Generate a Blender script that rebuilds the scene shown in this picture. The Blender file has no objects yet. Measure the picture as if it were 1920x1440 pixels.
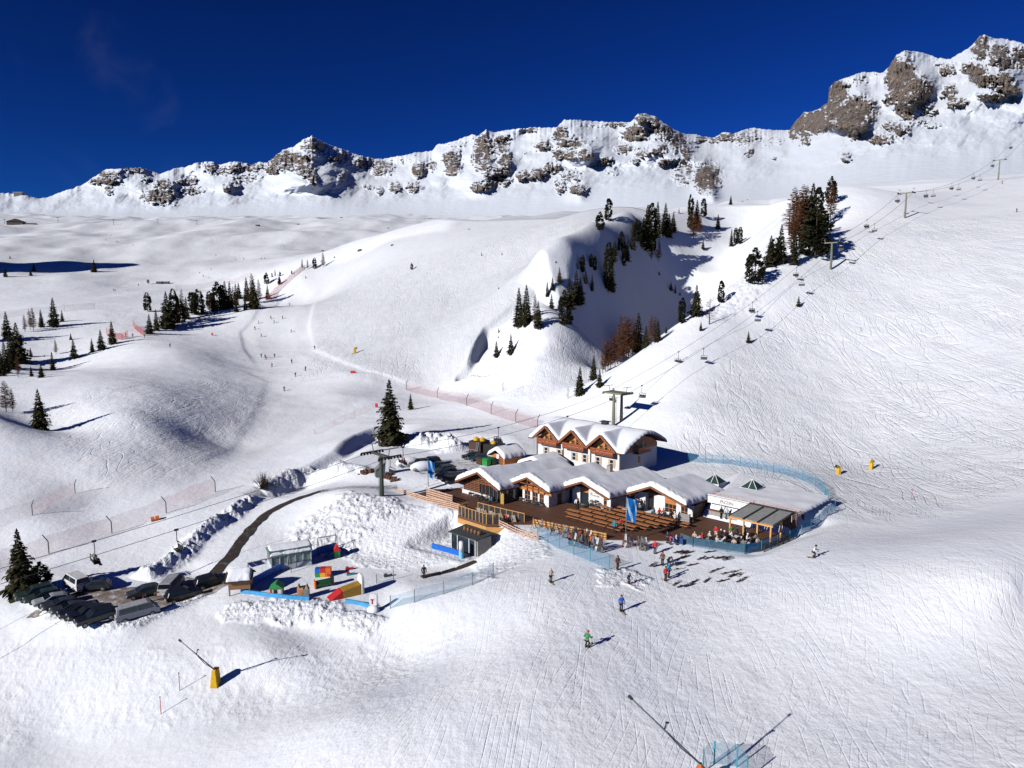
import bpy, bmesh, math, random
import numpy as np
from mathutils import Vector, Matrix
R = math.radians
random.seed(7)
scn = bpy.context.scene
COL = scn.collection

# ------------------------------------------------------------------ camera model (used to survey the photograph)
F = 1300.0; PITCH = R(7); H = 32.0; CP, SP = math.cos(PITCH), math.sin(PITCH)
def ray(u, v):
    t = (v - 720) / F
    return np.array([(u - 960) / F, CP - t * SP, -(t * CP + SP)])
def at_depth(u, v, D):
    r = ray(u, v)
    return r[0] * D, r[1] * D, H + r[2] * D
# ------------------------------------------------------------------ numpy noise
def _hash(ix, iy, seed):
    h = (ix.astype(np.int64) * 374761393 + iy.astype(np.int64) * 668265263 + seed * 1442695041) & 0xffffffff
    h = ((h ^ (h >> 13)) * 1274126177) & 0xffffffff
    return (h ^ (h >> 16)) & 0xffffffff
def perlin(x, y, seed=0):
    ix = np.floor(x); iy = np.floor(y); fx = x - ix; fy = y - iy
    ix = ix.astype(np.int64); iy = iy.astype(np.int64)
    def g(dx, dy):
        a = _hash(ix + dx, iy + dy, seed) * (2 * np.pi / 4294967296.0)
        return np.cos(a) * (fx - dx) + np.sin(a) * (fy - dy)
    sx = fx * fx * fx * (fx * (fx * 6 - 15) + 10); sy = fy * fy * fy * (fy * (fy * 6 - 15) + 10)
    n0 = g(0, 0) * (1 - sx) + g(1, 0) * sx; n1 = g(0, 1) * (1 - sx) + g(1, 1) * sx
    return (n0 * (1 - sy) + n1 * sy) * 1.5
def fbm(x, y, seed=0, oct=4, gain=.5, lac=2.03, ridged=False):
    s = 0; a = 1; t = 0
    for k in range(oct):
        n = perlin(x, y, seed + k * 17)
        if ridged: n = 1 - 2 * np.abs(n)
        s = s + a * n; t += a; a *= gain; x = x * lac + 3.1; y = y * lac + 7.7
    return s / t
def sstep(a, b, x):
    t = np.clip((x - a) / (b - a), 0, 1); return t * t * (3 - 2 * t)
# ------------------------------------------------------------------ terrain control points
CP_UVD = [ # pixel u, v and depth along the view axis
(300,1205,75.6),(300,1228,73.8),(100,1365,67.5),(500,1200,75),(500,1228,72.5),(500,1300,68.7),(760,1230,72),(560,1175,78.6),(560,1122,83.8),
(760,1140,78),(900,1080,83),(1000,1030,89.5),(960,985,98.7),(900,1070,90),(800,1060,93.3),(680,1050,95.7),(640,925,112),(600,940,112),(560,1000,104),
(390,1085,90.6),(450,1010,102.5),(500,960,112),(570,925,119),(640,912,121),(740,912,119),(800,870,131),(920,870,130),(735,830,143),(640,830,150),(560,885,133),
(0,1040,101),(200,985,111),(310,955,116),(400,920,125),(230,1050,97.9),(60,1100,89.3),(230,1110,87),(170,1170,79),(0,1130,85),(0,1200,77.8),
(60,965,111.6),(140,915,123.7),(200,880,131),(250,682,242),(250,780,161),(250,720,197),(78,805,158),(0,785,150),(80,727,190),(140,700,215),(350,676,250),(330,760,178),
(100,690,260),(120,640,290),(190,580,350),(0,640,280),(0,560,420),(250,630,300),(330,655,270),(470,690,265),(300,610,330),(470,575,370),(540,510,470),(400,540,520),
(600,560,430),(545,575,400),(560,640,320),(550,700,255),(535,740,225),(400,830,165),(480,780,190),(640,740,215),(700,700,240),(830,710,235),
(700,600,310),(800,600,290),(900,560,290),(800,520,350),(1000,490,310),(985,550,258),(940,600,245),(900,650,232),(700,478,430),(850,445,400),(1000,415,390),(1100,392,380),(1250,378,410),
(700,462,700),(1000,405,800),(920,690,225),(985,612,225),(1060,605,230),(1000,680,205),(960,740,190),(1100,690,207),(1400,420,410),(1380,385,440),
(1060,497,268),(1020,525,262),(1110,545,270),(1150,600,268),(1190,640,262),(1120,464,300),(1160,500,303),(1200,545,305),(1260,590,300),(1180,445,335),(1220,480,338),(1260,520,338),(1310,550,330),(1240,420,365),(1290,460,368),(1350,500,360),(1290,400,395),(1390,450,390),(1110,660,228),(1150,662,248),
(1060,775,170),(1130,712,178),(1200,660,187),(1290,600,200),(1380,540,215),(1430,500,230),(1480,455,250),(1500,400,300),(1560,350,340),
(1130,700,222),(1290,590,290),(1380,490,350),(1430,430,385),(1470,400,370),
(1200,760,160),(1300,780,150),(1300,850,138),(1400,700,172),(1400,600,200),(1558,497,231),(1697,402,280),(1872,332,382),(1600,700,172),(1600,870,131),(1500,850,136),(1760,940,105),(1750,800,140),
(1900,850,118),(1900,700,150),(1900,600,175),(1900,500,205),(1900,420,250),(1800,380,310),(1600,420,270),(1620,360,350),(1700,325,420),(1870,316,440),(1550,338,430),(1420,366,450),
(1525,1044,80),(1700,1000,88),(1900,1100,65.5),(1900,1000,77),
(1700,312,560),(1700,318,800),(1900,306,600),(1450,352,650),(1450,362,900),(1300,376,650),(1300,390,900),(1100,389,800),(900,398,950),(600,400,1150),(300,405,1250),(100,397,1400),(-300,395,1400),(100,402,1700),(600,408,1600),(1000,402,1500),
(600,450,750),(400,450,750),(200,450,750),(50,420,950),(50,475,640),(150,530,520),(400,500,600),(700,440,820),(850,415,880),(330,480,660),
(-300,450,750),(-300,560,420),(-300,640,280),(-300,785,150),(-300,880,131),(-300,1000,105)]
CP_UDZ = [(-500,22,-9),(0,22,-5),(480,22,-2),(960,22,0),(1440,22,1),(1920,22,3),(2500,22,6),(-500,45,-11),(0,45,-8),(480,45,-4),(960,45,0),(1440,45,.6),(1920,45,2.6),(2500,45,8),
(0,64,-10),(300,62,-8.5),(640,58,-3),(960,60,0),(1300,60,.2),(1700,60,2),(1920,65,4),(2500,65,12),(960,75,0),(1200,70,0),(1200,80,0),(1350,82,.2),(1100,95,0),(1250,105,0),(1400,90,.6),
(1060,110,0),(1400,105,.6),(1250,125,.6),(1480,118,1.2),(1000,125,.4),(1140,130,.8),(1200,142,1.5),(980,140,2),
(1200,212,15.5),(1130,196,9.5),(1290,232,24),(1380,252,35),(1430,275,43),(2400,100,12),(2400,150,30),(2400,250,80),(2400,400,130),(2400,800,200)]
def _ctrl():
    P = [at_depth(*c) for c in CP_UVD]
    for u, D, z in CP_UDZ:
        t = ((H - z) / D - SP) / CP
        P.append(at_depth(u, 720 + t * F, D))
    P = np.array(P)
    return P[:, 0] / P[:, 1], np.log(P[:, 1]), P[:, 2] / P[:, 1]
_ca, _cb, _cg = _ctrl()
def _tps_fit(lam=2e-5):
    n = len(_ca)
    d2 = (_ca[:, None] - _ca) ** 2 + (_cb[:, None] - _cb) ** 2
    K = d2 * np.log(d2 + 1e-12) * .5 + np.eye(n) * lam
    Pm = np.stack([np.ones(n), _ca, _cb], 1)
    A = np.block([[K, Pm], [Pm.T, np.zeros((3, 3))]])
    return np.linalg.solve(A, np.concatenate([_cg, np.zeros(3)]))
_W = _tps_fit()
GA = np.concatenate([np.linspace(-1.15, -.84, 32)[:-1], np.arange(-.84, .84, .0013), np.linspace(.84, 1.15, 32)])
GB = np.concatenate([np.arange(math.log(18), 3.8, .03), np.arange(3.8, 4.09, .004), np.arange(4.09, 5.7, .0026), np.arange(5.7, 7.45, .005)])
NA, NB = len(GA), len(GB)
def tps(a, b):
    out = _W[-3] + _W[-2] * a + _W[-1] * b
    for k in range(len(_ca)):
        d2 = (a - _ca[k]) ** 2 + (b - _cb[k]) ** 2
        out += _W[k] * .5 * d2 * np.log(d2 + 1e-12)
    return out
_sa = GA[::3] if GA[::3][-1] == GA[-1] else np.append(GA[::3], GA[-1])
_sb = GB[::3] if GB[::3][-1] == GB[-1] else np.append(GB[::3], GB[-1])
_AA, _BB = np.meshgrid(GA, GB)      # rows: distance, columns: azimuth
YY = np.exp(_BB); XX = _AA * YY
ZZ = tps(_AA.copy(), _BB.copy()) * YY
def _interp(arr, a, b):
    i = np.clip(np.searchsorted(GB, b) - 1, 0, NB - 2); j = np.clip(np.searchsorted(GA, a) - 1, 0, NA - 2)
    tb = np.clip((b - GB[i]) / (GB[i + 1] - GB[i]), 0, 1); ta = np.clip((a - GA[j]) / (GA[j + 1] - GA[j]), 0, 1)
    return (arr[i, j] * (1 - tb) * (1 - ta) + arr[i + 1, j] * tb * (1 - ta) + arr[i, j + 1] * (1 - tb) * ta + arr[i + 1, j + 1] * tb * ta)
def hgt(x, y):
    "height of the snow surface at a place"
    return float(_interp(ZZ, np.array([x / y]), np.array([math.log(y)]))[0])
def hgts(x, y):
    x = np.asarray(x, float); y = np.asarray(y, float)
    return _interp(ZZ, x / y, np.log(y))
_MB = np.arange(math.log(20), 7.44, .0012)
def gnd(u, v, dmin=0.0):
    "first point of the snow surface seen along a sight line, beyond dmin metres"
    r = ray(u, v); y = np.exp(_MB); z = H + r[2] / r[1] * y
    h = _interp(ZZ, np.full_like(_MB, r[0] / r[1]), _MB)
    ok = np.nonzero((h >= z) & (y > dmin))[0]
    k = ok[0] if len(ok) else len(y) - 1
    if k > 0:
        d0 = z[k - 1] - h[k - 1]; d1 = z[k] - h[k]
        t = d0 / (d0 - d1) if d0 > 0 and d0 != d1 else 1
        yy = y[k - 1] + (y[k] - y[k - 1]) * t
    else: yy = y[k]
    x = r[0] / r[1] * yy
    return Vector((x, yy, hgt(x, yy)))
# ------------------------------------------------------------------ site frame: l along the fronts of the buildings, d away from the camera
TH = R(-43.5); EX = (math.cos(TH), math.sin(TH)); EY = (-EX[1], EX[0]); OX, OY = 3.1254, 98.41
def S(l, d, z=0.0): return Vector((OX + l * EX[0] + d * EY[0], OY + l * EX[1] + d * EY[1], z))
LL = (XX - OX) * EX[0] + (YY - OY) * EX[1]; DD = (XX - OX) * EY[0] + (YY - OY) * EY[1]
SITE = Matrix.Translation((OX, OY, 0)) @ Matrix.Rotation(TH, 4, 'Z')
# ------------------------------------------------------------------ terrain features
ROUGH = np.zeros_like(ZZ); DIRT = np.zeros_like(ZZ); GROOM = np.zeros_like(ZZ)
def seg_dist(P, x, y):
    "distance to a polyline, signed side (right of travel +), and parameter 0..1"
    best = np.full(x.shape, 1e9); side = np.zeros(x.shape); par = np.zeros(x.shape)
    n = len(P) - 1
    for k in range(n):
        ax, ay = P[k][0], P[k][1]; bx, by = P[k + 1][0], P[k + 1][1]
        vx, vy = bx - ax, by - ay; L2 = vx * vx + vy * vy + 1e-9
        t = np.clip(((x - ax) * vx + (y - ay) * vy) / L2, 0, 1)
        d = np.hypot(x - ax - t * vx, y - ay - t * vy)
        m = d < best
        best = np.where(m, d, best); par = np.where(m, (k + t) / n, par)
        side = np.where(m, np.sign((x - ax) * vy - (y - ay) * vx), side)
    return best, side, par
def near(P, r):
    xs = [p[0] for p in P]; ys = [p[1] for p in P]
    m = (XX > min(xs) - r) & (XX < max(xs) + r) & (YY > min(ys) - r) & (YY < max(ys) + r)
    return np.nonzero(m)
def px(*uv): return [gnd(*q) for q in uv]
def step_line(P, h, w, rec):
    "a drop of h metres on the right of the line, steep over w metres, recovering over rec metres"
    i = near(P, rec + w); d, s, t = seg_dist(P, XX[i], YY[i]); sd = d * s
    e = np.minimum(1, np.minimum(t, 1 - t) * 8 + .0)
    ZZ[i] -= h * e * sstep(0, w, sd) * (1 - sstep(w, rec, sd))
def berm(P, h, w, seed, chunk=.9, dirt=0):
    i = near(P, w * 4); x, y = XX[i], YY[i]; d, s, t = seg_dist(P, x, y)
    d = d + fbm(x / 2.2, y / 2.2, seed, 3) * w * .5
    e = np.minimum(1, np.minimum(t, 1 - t) * 14)
    k = np.exp(-(d / w) ** 2) * e
    n = fbm(x / 1.5, y / 1.5, seed + 5, 4, ridged=True)
    ZZ[i] += k * h * (.75 + .5 * perlin(x / 3.7, y / 3.7, seed + 9) + chunk * .4 * n)
    ROUGH[i] = np.maximum(ROUGH[i], np.clip(k * 1.6, 0, 1))
    if dirt: DIRT[i] = np.maximum(DIRT[i], np.clip(k * 1.3, 0, 1) * dirt)
def poly_mask(P, x, y, soft):
    "1 inside a polygon, fading to 0 over soft metres outside"
    inside = np.zeros(x.shape, bool); n = len(P)
    for k in range(n):
        ax, ay = P[k][0], P[k][1]; bx, by = P[(k + 1) % n][0], P[(k + 1) % n][1]
        c = ((ay > y) != (by > y)) & (x < (bx - ax) * (y - ay) / (by - ay + 1e-12) + ax)
        inside ^= c
    d, _, _ = seg_dist(list(P) + [P[0]], x, y)
    return np.where(inside, 1.0, 1 - sstep(0, soft, d)), d * np.where(inside, -1, 1)
def flat(P, z, soft):
    i = near(P, soft + 1); m, _ = poly_mask(P, XX[i], YY[i], soft)
    zz = z if not callable(z) else z(XX[i], YY[i])
    ZZ[i] = ZZ[i] * (1 - m) + zz * m
def rough_area(P, amp, scale, seed, soft=3, mark=.8, dirt=0, ridged=True):
    i = near(P, soft + 4); x, y = XX[i], YY[i]; m, _ = poly_mask(P, x + fbm(x / 3, y / 3, seed + 40, 3) * 3, y + fbm(x / 3, y / 3, seed + 50, 3) * 3, soft)
    n = fbm(x / scale, y / scale, seed, 4, gain=.6, ridged=ridged)
    ZZ[i] += amp * n * m
    ROUGH[i] = np.maximum(ROUGH[i], m * mark)
    if dirt: DIRT[i] = np.maximum(DIRT[i], m * dirt * sstep(-.1, .5, fbm(x / 1.3, y / 1.3, seed + 3, 3)))
def cloth_mesh(name, verts, faces): # helper for big numpy grids
    me = bpy.data.meshes.new(name); nv = len(verts); nf = len(faces)
    me.vertices.add(nv); me.vertices.foreach_set('co', np.ascontiguousarray(verts, np.float32).ravel())
    me.loops.add(nf * 4); me.loops.foreach_set('vertex_index', np.ascontiguousarray(faces, np.int32).ravel())
    me.polygons.add(nf); me.polygons.foreach_set('loop_start', np.arange(0, nf * 4, 4, dtype=np.int32))
    try: me.polygons.foreach_set('loop_total', np.full(nf, 4, np.int32))
    except Exception: pass
    me.polygons.foreach_set('use_smooth', np.ones(nf, bool))
    me.update(calc_edges=True)
    return me
def grid_faces(nr, nc):
    i = np.arange((nr - 1) * (nc - 1)); r = i // (nc - 1); c = i % (nc - 1); a = r * nc + c
    return np.stack([a, a + 1, a + nc + 1, a + nc], 1)
def fattr(me, name, arr):
    at = me.attributes.new(name, 'FLOAT', 'POINT'); at.data.foreach_set('value', np.ascontiguousarray(arr, np.float32).ravel())
# ------------------------------------------------------------------ materials
class NT:
    def __init__(s, name):
        s.m = bpy.data.materials.new(name); s.m.use_nodes = True; s.t = s.m.node_tree; s.t.nodes.clear()
    def n(s, typ, ins=None, **kw):
        x = s.t.nodes.new(typ)
        for k, v in kw.items(): setattr(x, k, v)
        for k, v in (ins or {}).items():
            if isinstance(v, bpy.types.NodeSocket): s.t.links.new(v, x.inputs[k])
            else: x.inputs[k].default_value = v
        return x
    def math(s, op, a, b=0.0, c=None, clamp=False):
        x = s.n('ShaderNodeMath', {0: a, 1: b} if c is None else {0: a, 1: b, 2: c}, operation=op, use_clamp=clamp); return x.outputs[0]
    def mix(s, f, a, b):
        x = s.n('ShaderNodeMix', data_type='RGBA')
        for k, v in ((0, f), (6, a), (7, b)):
            if isinstance(v, bpy.types.NodeSocket): s.t.links.new(v, x.inputs[k])
            else: x.inputs[k].default_value = (*v, 1) if isinstance(v, tuple) and len(v) == 3 else v
        return x.outputs[2]
    def noise(s, vec, scale, detail=3.0, rough=.55, dist=0.0):
        x = s.n('ShaderNodeTexNoise', {'Scale': scale, 'Detail': detail, 'Roughness': rough, 'Distortion': dist})
        if vec is not None: s.t.links.new(vec, x.inputs['Vector'])
        return x.outputs[0]
    def remap(s, v, a, b, c=0.0, d=1.0, smooth=False):
        x = s.n('ShaderNodeMapRange', {0: v, 1: a, 2: b, 3: c, 4: d}, interpolation_type='SMOOTHSTEP' if smooth else 'LINEAR'); return x.outputs[0]
    def out(s, sh): 
        o = s.n('ShaderNodeOutputMaterial'); s.t.links.new(sh, o.inputs[0]); return s.m
    def attr(s, name): return s.n('ShaderNodeAttribute', attribute_name=name).outputs['Fac']
    def pos(s): return s.n('ShaderNodeNewGeometry').outputs['Position']
    def obj(s): return s.n('ShaderNodeTexCoord').outputs['Object']
    def mapv(s, vec, scale=(1, 1, 1), rot=(0, 0, 0), loc=(0, 0, 0)):
        return s.n('ShaderNodeMapping', {0: vec, 1: loc, 2: rot, 3: scale}).outputs[0]
MATS = {}
def mat(name, col, rough=.7, metal=0.0, var=.12, scale=3.0, bump=0.0, emit=0.0):
    "plain surface with a little uneven wear"
    if name in MATS: return MATS[name]
    t = NT(name); c = t.obj(); nz = t.noise(c, scale, 4)
    d = tuple(x * (1 - var * 2.2) for x in col); l = tuple(min(1, x * (1 + var)) for x in col)
    cc = t.mix(t.remap(nz, .3, .7), d, l)
    b = t.n('ShaderNodeBsdfPrincipled', {'Base Color': cc, 'Roughness': rough, 'Metallic': metal})
    if bump:
        bp = t.n('ShaderNodeBump', {'Strength': .6, 'Distance': bump, 'Height': t.noise(c, scale * 3, 4)}); t.t.links.new(bp.outputs[0], b.inputs['Normal'])
    MATS[name] = t.out(b.outputs[0]); return MATS[name]
def mat_planks(name, a, b, width=.15, axis='Z', rough=.65, contrast=1.0):
    "boards of slightly different tone with dark joints"
    if name in MATS: return MATS[name]
    t = NT(name); c = t.obj(); sep = t.n('ShaderNodeSeparateXYZ', {0: c})
    q = t.math('DIVIDE', sep.outputs[axis], width); fl = t.math('FLOOR', q); fr = t.math('FRACT', q)
    wn = t.n('ShaderNodeTexWhiteNoise', {'W': fl}, noise_dimensions='1D').outputs[0]
    g = t.noise(t.mapv(c, (2, 2, 2)), 4.0, 5)
    k = t.math('ADD', t.math('MULTIPLY', wn, .6), t.math('MULTIPLY', g, .5))
    cc = t.mix(k, a, b)
    joint = t.math('LESS_THAN', fr, .09)
    cc = t.mix(t.math('MULTIPLY', joint, .75 * contrast), cc, tuple(x * .12 for x in a))
    bs = t.n('ShaderNodeBsdfPrincipled', {'Base Color': cc, 'Roughness': rough})
    MATS[name] = t.out(bs.outputs[0]); return MATS[name]
def mat_net(name, col, density, mesh=.0):
    if name in MATS: return MATS[name]
    t = NT(name); c = t.obj()
    d = t.n('ShaderNodeBsdfDiffuse', {0: (*col, 1)}); tr = t.n('ShaderNodeBsdfTransparent')
    tl = t.n('ShaderNodeBsdfTranslucent', {0: (*col, 1)})
    dd = t.n('ShaderNodeMixShader', {0: .5, 1: d.outputs[0], 2: tl.outputs[0]})
    f = t.remap(t.noise(c, .7, 3), .3, .7, density * .8, density * 1.2)
    MATS[name] = t.out(t.n('ShaderNodeMixShader', {0: f, 1: tr.outputs[0], 2: dd.outputs[0]}).outputs[0]); return MATS[name]
def mat_glass(name, col=(.02, .03, .04), rough=.08):
    if name in MATS: return MATS[name]
    t = NT(name)
    b = t.n('ShaderNodeBsdfPrincipled', {'Base Color': (*col, 1), 'Roughness': rough, 'IOR': 1.5})
    MATS[name] = t.out(b.outputs[0]); return MATS[name]

def snow_material():
    t = NT('snow'); P = t.pos()
    rough = t.attr('rough'); dirt = t.attr('dirt'); trk = t.attr('track')
    # uneven grain of the surface
    big = t.noise(t.mapv(P, (.12, .12, .12)), 1.0, 4)
    # groups of curved ski tracks
    hs = None
    for k, (rot, sx, sy, K, fr, wd, seed) in enumerate(((.42, .04, .022, 8, .85, .085, 0), (.60, .035, .02, 9, .95, .085, 40), (.25, .04, .022, 8, .8, .08, 90), (.70, .035, .02, 7, .8, .06, 150), (.50, .08, .045, 7, 1.9, .14, 210), (.12, .07, .04, 6, 1.7, .13, 300), (.85, .07, .04, 7, 1.8, .13, 360))):
        vec = t.mapv(P, (sx, sy, .01), (0, 0, rot), (seed, seed * .7, 0))
        rx = t.n('ShaderNodeSeparateXYZ', {0: t.mapv(P, (1, 1, 1), (0, 0, rot))}).outputs[0]
        q = t.math('ADD', t.math('MULTIPLY', t.noise(vec, 1.0, 1, .4), K), t.math('MULTIPLY', rx, fr))
        g = t.remap(t.math('ABSOLUTE', t.math('SUBTRACT', t.math('FRACT', q), .5)), 0, wd, 1.0, 0.0, True)
        mk = t.remap(t.noise(t.mapv(P, (.40, .075, .05), (0, 0, rot), (seed, 0, 3)), 1.0, 3), .52, .60, 0.0, 1.0, True)
        g = t.math('MULTIPLY', g, mk)
        hs = g if hs is None else t.math('ADD', hs, g)
    cv = None
    for k, (rot, sx, sy, K, wd, seed) in enumerate(((.75, .10, .022, 22, .10, 0), (.40, .085, .02, 24, .10, 40), (1.2, .09, .02, 20, .09, 90))):
        q = t.math('MULTIPLY', t.noise(t.mapv(P, (sx, sy, .01), (0, 0, rot), (seed + 5, seed, 0)), 1.0, 1.2, .4), K)
        g = t.remap(t.math('ABSOLUTE', t.math('SUBTRACT', t.math('FRACT', q), .5)), 0, wd, 1.0, 0.0, True)
        mk = t.remap(t.noise(t.mapv(P, (.07, .035, .05), (0, 0, rot), (seed, 0, 8)), 1.0, 3), .46, .58, 0.0, 1.0, True)
        g = t.math('MULTIPLY', g, mk); cv = g if cv is None else t.math('ADD', cv, g)
    cv = t.math('MULTIPLY', cv, t.remap(trk, .55, .95, 0, 1, True))
    fine = t.noise(t.mapv(P, (1.0, 1.0, .6)), 1.3, 5, .6)
    chop = t.noise(t.mapv(P, (1.5, .42, .5), (0, 0, .75)), .8, 4, .62)
    chop2 = t.noise(t.mapv(P, (.16, .5, .3), (0, 0, .4)), .8, 4, .6)
    far = t.noise(t.mapv(P, (.30, .20, .2), (0, 0, .6)), 1.0, 5, .62)
    hgt_ = t.math('ADD', t.math('MULTIPLY', t.math('MULTIPLY', hs, trk), -.055), t.math('MULTIPLY', fine, .085))
    hgt_ = t.math('ADD', hgt_, t.math('MULTIPLY', t.math('MULTIPLY', chop, trk), .17))
    hgt_ = t.math('ADD', hgt_, t.math('MULTIPLY', cv, -.12))
    hgt_ = t.math('ADD', hgt_, t.math('MULTIPLY', t.math('MULTIPLY', chop2, trk), .16))
    hgt_ = t.math('ADD', hgt_, t.math('MULTIPLY', t.math('MULTIPLY', far, t.math('ADD', trk, .25)), .40))
    lump = t.noise(P, 1.9, 4, .65, .4)
    hgt_ = t.math('ADD', hgt_, t.math('MULTIPLY', t.math('MULTIPLY', lump, rough), .50))
    bump = t.n('ShaderNodeBump', {'Strength': .85, 'Distance': 1.0, 'Height': hgt_})
    c = t.mix(t.remap(big, .3, .7), (.88, .915, .965), (.95, .965, .985))
    c = t.mix(t.attr('dim_grey'), c, (.0, .0, .0))  # sunlit snow dimmed through its colour; groomed piste greyer in itself
    dn = t.remap(t.noise(P, 2.4, 5, .7), .42, .62, 0, 1, True)
    c = t.mix(t.math('MULTIPLY', dirt, dn), c, (.20, .12, .07))
    b = t.n('ShaderNodeBsdfPrincipled', {'Base Color': c, 'Roughness': .62, 'Normal': bump.outputs[0], 'Specular IOR Level': .25})
    return t.out(b.outputs[0])
def mountain_material():
    t = NT('snow_and_rock'); P = t.pos(); rk = t.attr('rock'); 
    geo = t.n('ShaderNodeNewGeometry'); nz = t.n('ShaderNodeSeparateXYZ', {0: geo.outputs['Normal']}).outputs['Z']
    n1 = t.noise(t.mapv(P, (.05, .05, .02)), 1.0, 6, .65); n2 = t.noise(t.mapv(P, (.03, .03, .075), (.25, .2, 0)), 1.0, 7, .72, .4)
    n3 = t.noise(t.mapv(P, (.15, .15, .05)), 1.0, 4, .6)
    n4 = t.noise(t.mapv(P, (.075, .075, .012)), 1.0, 5, .65)
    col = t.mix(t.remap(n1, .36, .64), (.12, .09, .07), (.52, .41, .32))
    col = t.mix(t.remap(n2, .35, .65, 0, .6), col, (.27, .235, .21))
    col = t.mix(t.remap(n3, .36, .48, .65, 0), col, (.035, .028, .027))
    col = t.mix(t.remap(n4, .36, .48, .6, 0), col, (.05, .04, .036))  # vertical cracks, with rock shading contrast painted into the colour
    ledge = t.math('ADD', t.math('MULTIPLY', n2, .9), t.math('MULTIPLY', nz, .55))
    s = t.math('ADD', rk, t.math('MULTIPLY', t.math('SUBTRACT', n2, .5), 1.5))
    s = t.math('ADD', s, t.math('MULTIPLY', t.math('SUBTRACT', n3, .5), .5))
    s = t.math('SUBTRACT', s, t.math('MULTIPLY', t.remap(nz, .45, .85), .45))
    f = t.remap(s, .45, .49, 0, 1, True)
    lump = t.noise(t.mapv(P, (.08, .08, .08)), 1.0, 5, .6)
    hh = t.math('ADD', t.math('MULTIPLY', t.math('MULTIPLY', n3, f), 9.0), t.math('MULTIPLY', t.math('MULTIPLY', n4, f), 38.0))
    hh = t.math('ADD', hh, t.math('MULTIPLY', lump, 1.0))
    bump = t.n('ShaderNodeBump', {'Strength': .9, 'Distance': 1.0, 'Height': hh})
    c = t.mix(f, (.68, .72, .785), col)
    b = t.n('ShaderNodeBsdfPrincipled', {'Base Color': c, 'Roughness': .75, 'Normal': bump.outputs[0], 'Specular IOR Level': .2})
    return t.out(b.outputs[0])
# ------------------------------------------------------------------ shape the snow field
_r = np.random.RandomState(3)
ZZ += fbm(XX / 130, YY / 150, 11, 2) * 11 * sstep(420, 800, YY) * (1 - .5 * sstep(100, 500, XX))
ZZ += fbm(XX / 45, YY / 60, 21, 2) * 3.2 * sstep(380, 600, YY)
ZZ += fbm(XX / 24, YY / 24, 31, 3) * .38 * sstep(110, 190, YY) + fbm(XX / 7, YY / 7, 41, 3) * .10 * sstep(60, 140, YY)
_uu = 960 + F * _AA * .975
_vf = np.interp(_uu, [-500,0,100,300,560,700,900,1100,1250,1350,1420,1480,1560,1700,1850,2000,2400],[404,404,400,406,402,400,402,394,384,374,372,354,338,330,321,318,312])
_cap = H + YY * -(((_vf - 720) / F) * CP + SP) / (CP - (_vf - 720) / F * SP)
_yf = np.interp(_uu, [-500,100,300,600,900,1100,1300,1450,1700,2000,2400],[1350,1350,1240,1130,930,790,640,600,520,560,600])
ZZ = np.where(YY > 380, np.minimum(ZZ, _cap - 4 + 9 * np.clip(fbm(XX / 60, YY / 80, 201, 2), -.6, 1) * sstep(450, 700, YY)), ZZ) - np.maximum(0, YY - _yf * 1.12) * .35
def ridge_line(P, h, w):
    i = near(P, w * 3); d, s, t = seg_dist(P, XX[i], YY[i]); ZZ[i] += h * np.exp(-(d / w) ** 2) * np.minimum(1, np.minimum(t, 1 - t) * 6)
_crest = px((1000,538),(1025,520),(1062,497),(1120,465),(1180,446),(1225,428)); _floor = px((1140,668),(1190,640),(1260,592),(1310,552),(1340,515))
ridge_line(_crest, 11, 10); ridge_line(_floor, -12, 20)
_ridge = px((848,718),(854,703),(872,680),(886,645),(905,612),(950,574),(1000,538),(1060,494),(1122,460))
step_line(_ridge[:5], 4.3, 3.0, 30)
step_line(_ridge[2:], 2.6, 3.0, 18)
step_line(px((478,690),(452,652),(446,622),(470,598),(520,562),(560,525)), .3, 2.2, 8)
step_line(px((602,562),(584,610),(598,655),(690,692),(840,722)), .4, 2.4, 9)
step_line(px((330,890),(420,840),(470,770),(490,715),(440,690)), .2, 3, 9)
step_line(px((440,925),(520,893),(570,872),(620,845),(660,815),(705,797)), 2.6, 4.2, 16)
step_line(px((1012,622),(1030,640),(1005,668),(985,690),(1000,720)), 3.0, 6, 22)
# a hill outside the left edge that shades the far slopes
for hx, hy, hh, hr in ((-494,512,105,46),(-640,690,60,40)): ZZ += hh * np.exp(-(((XX - hx) / hr) ** 2 + ((YY - hy) / hr) ** 2) ** 1.5) * sstep(-.80, -.86, XX / YY)
def P2(*ld): return [S(*q) for q in ld]
# level ground for the lots, the terrace and the buildings
flat(P2((-26,-4.5),(-9,-4.8),(-2,-5),(2,-2),(13,.6),(20,6.2),(29,8.6),(31,20),(31,24),(-24,22)), 0.0, 4)
flat(P2((-26,22),(0,24),(1,42),(-26,42)), .8, 6)
flat(P2((18.5,20.6),(29.2,20.6),(29.4,32),(22,38),(14,38)), 2.3, 3.2)
flat(P2((-47,-1),(-26,5),(-24,16),(-40,28),(-55,16)), .7, 8)
flat(P2((-10,-13.5),(-1.5,-12.0),(-1.2,-7),(-10,-6.8)), -3.4, 2.2)
flat([gnd(*q) for q in ((445,1125),(700,1140),(690,1060),(640,1040),(520,1072),(455,1100))], -3.7, 5)
flat([gnd(*q) for q in ((30,1095),(90,1075),(180,1090),(330,1070),(400,1085),(330,1130),(250,1170),(100,1165),(60,1130))], -4.7, 4)
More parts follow.
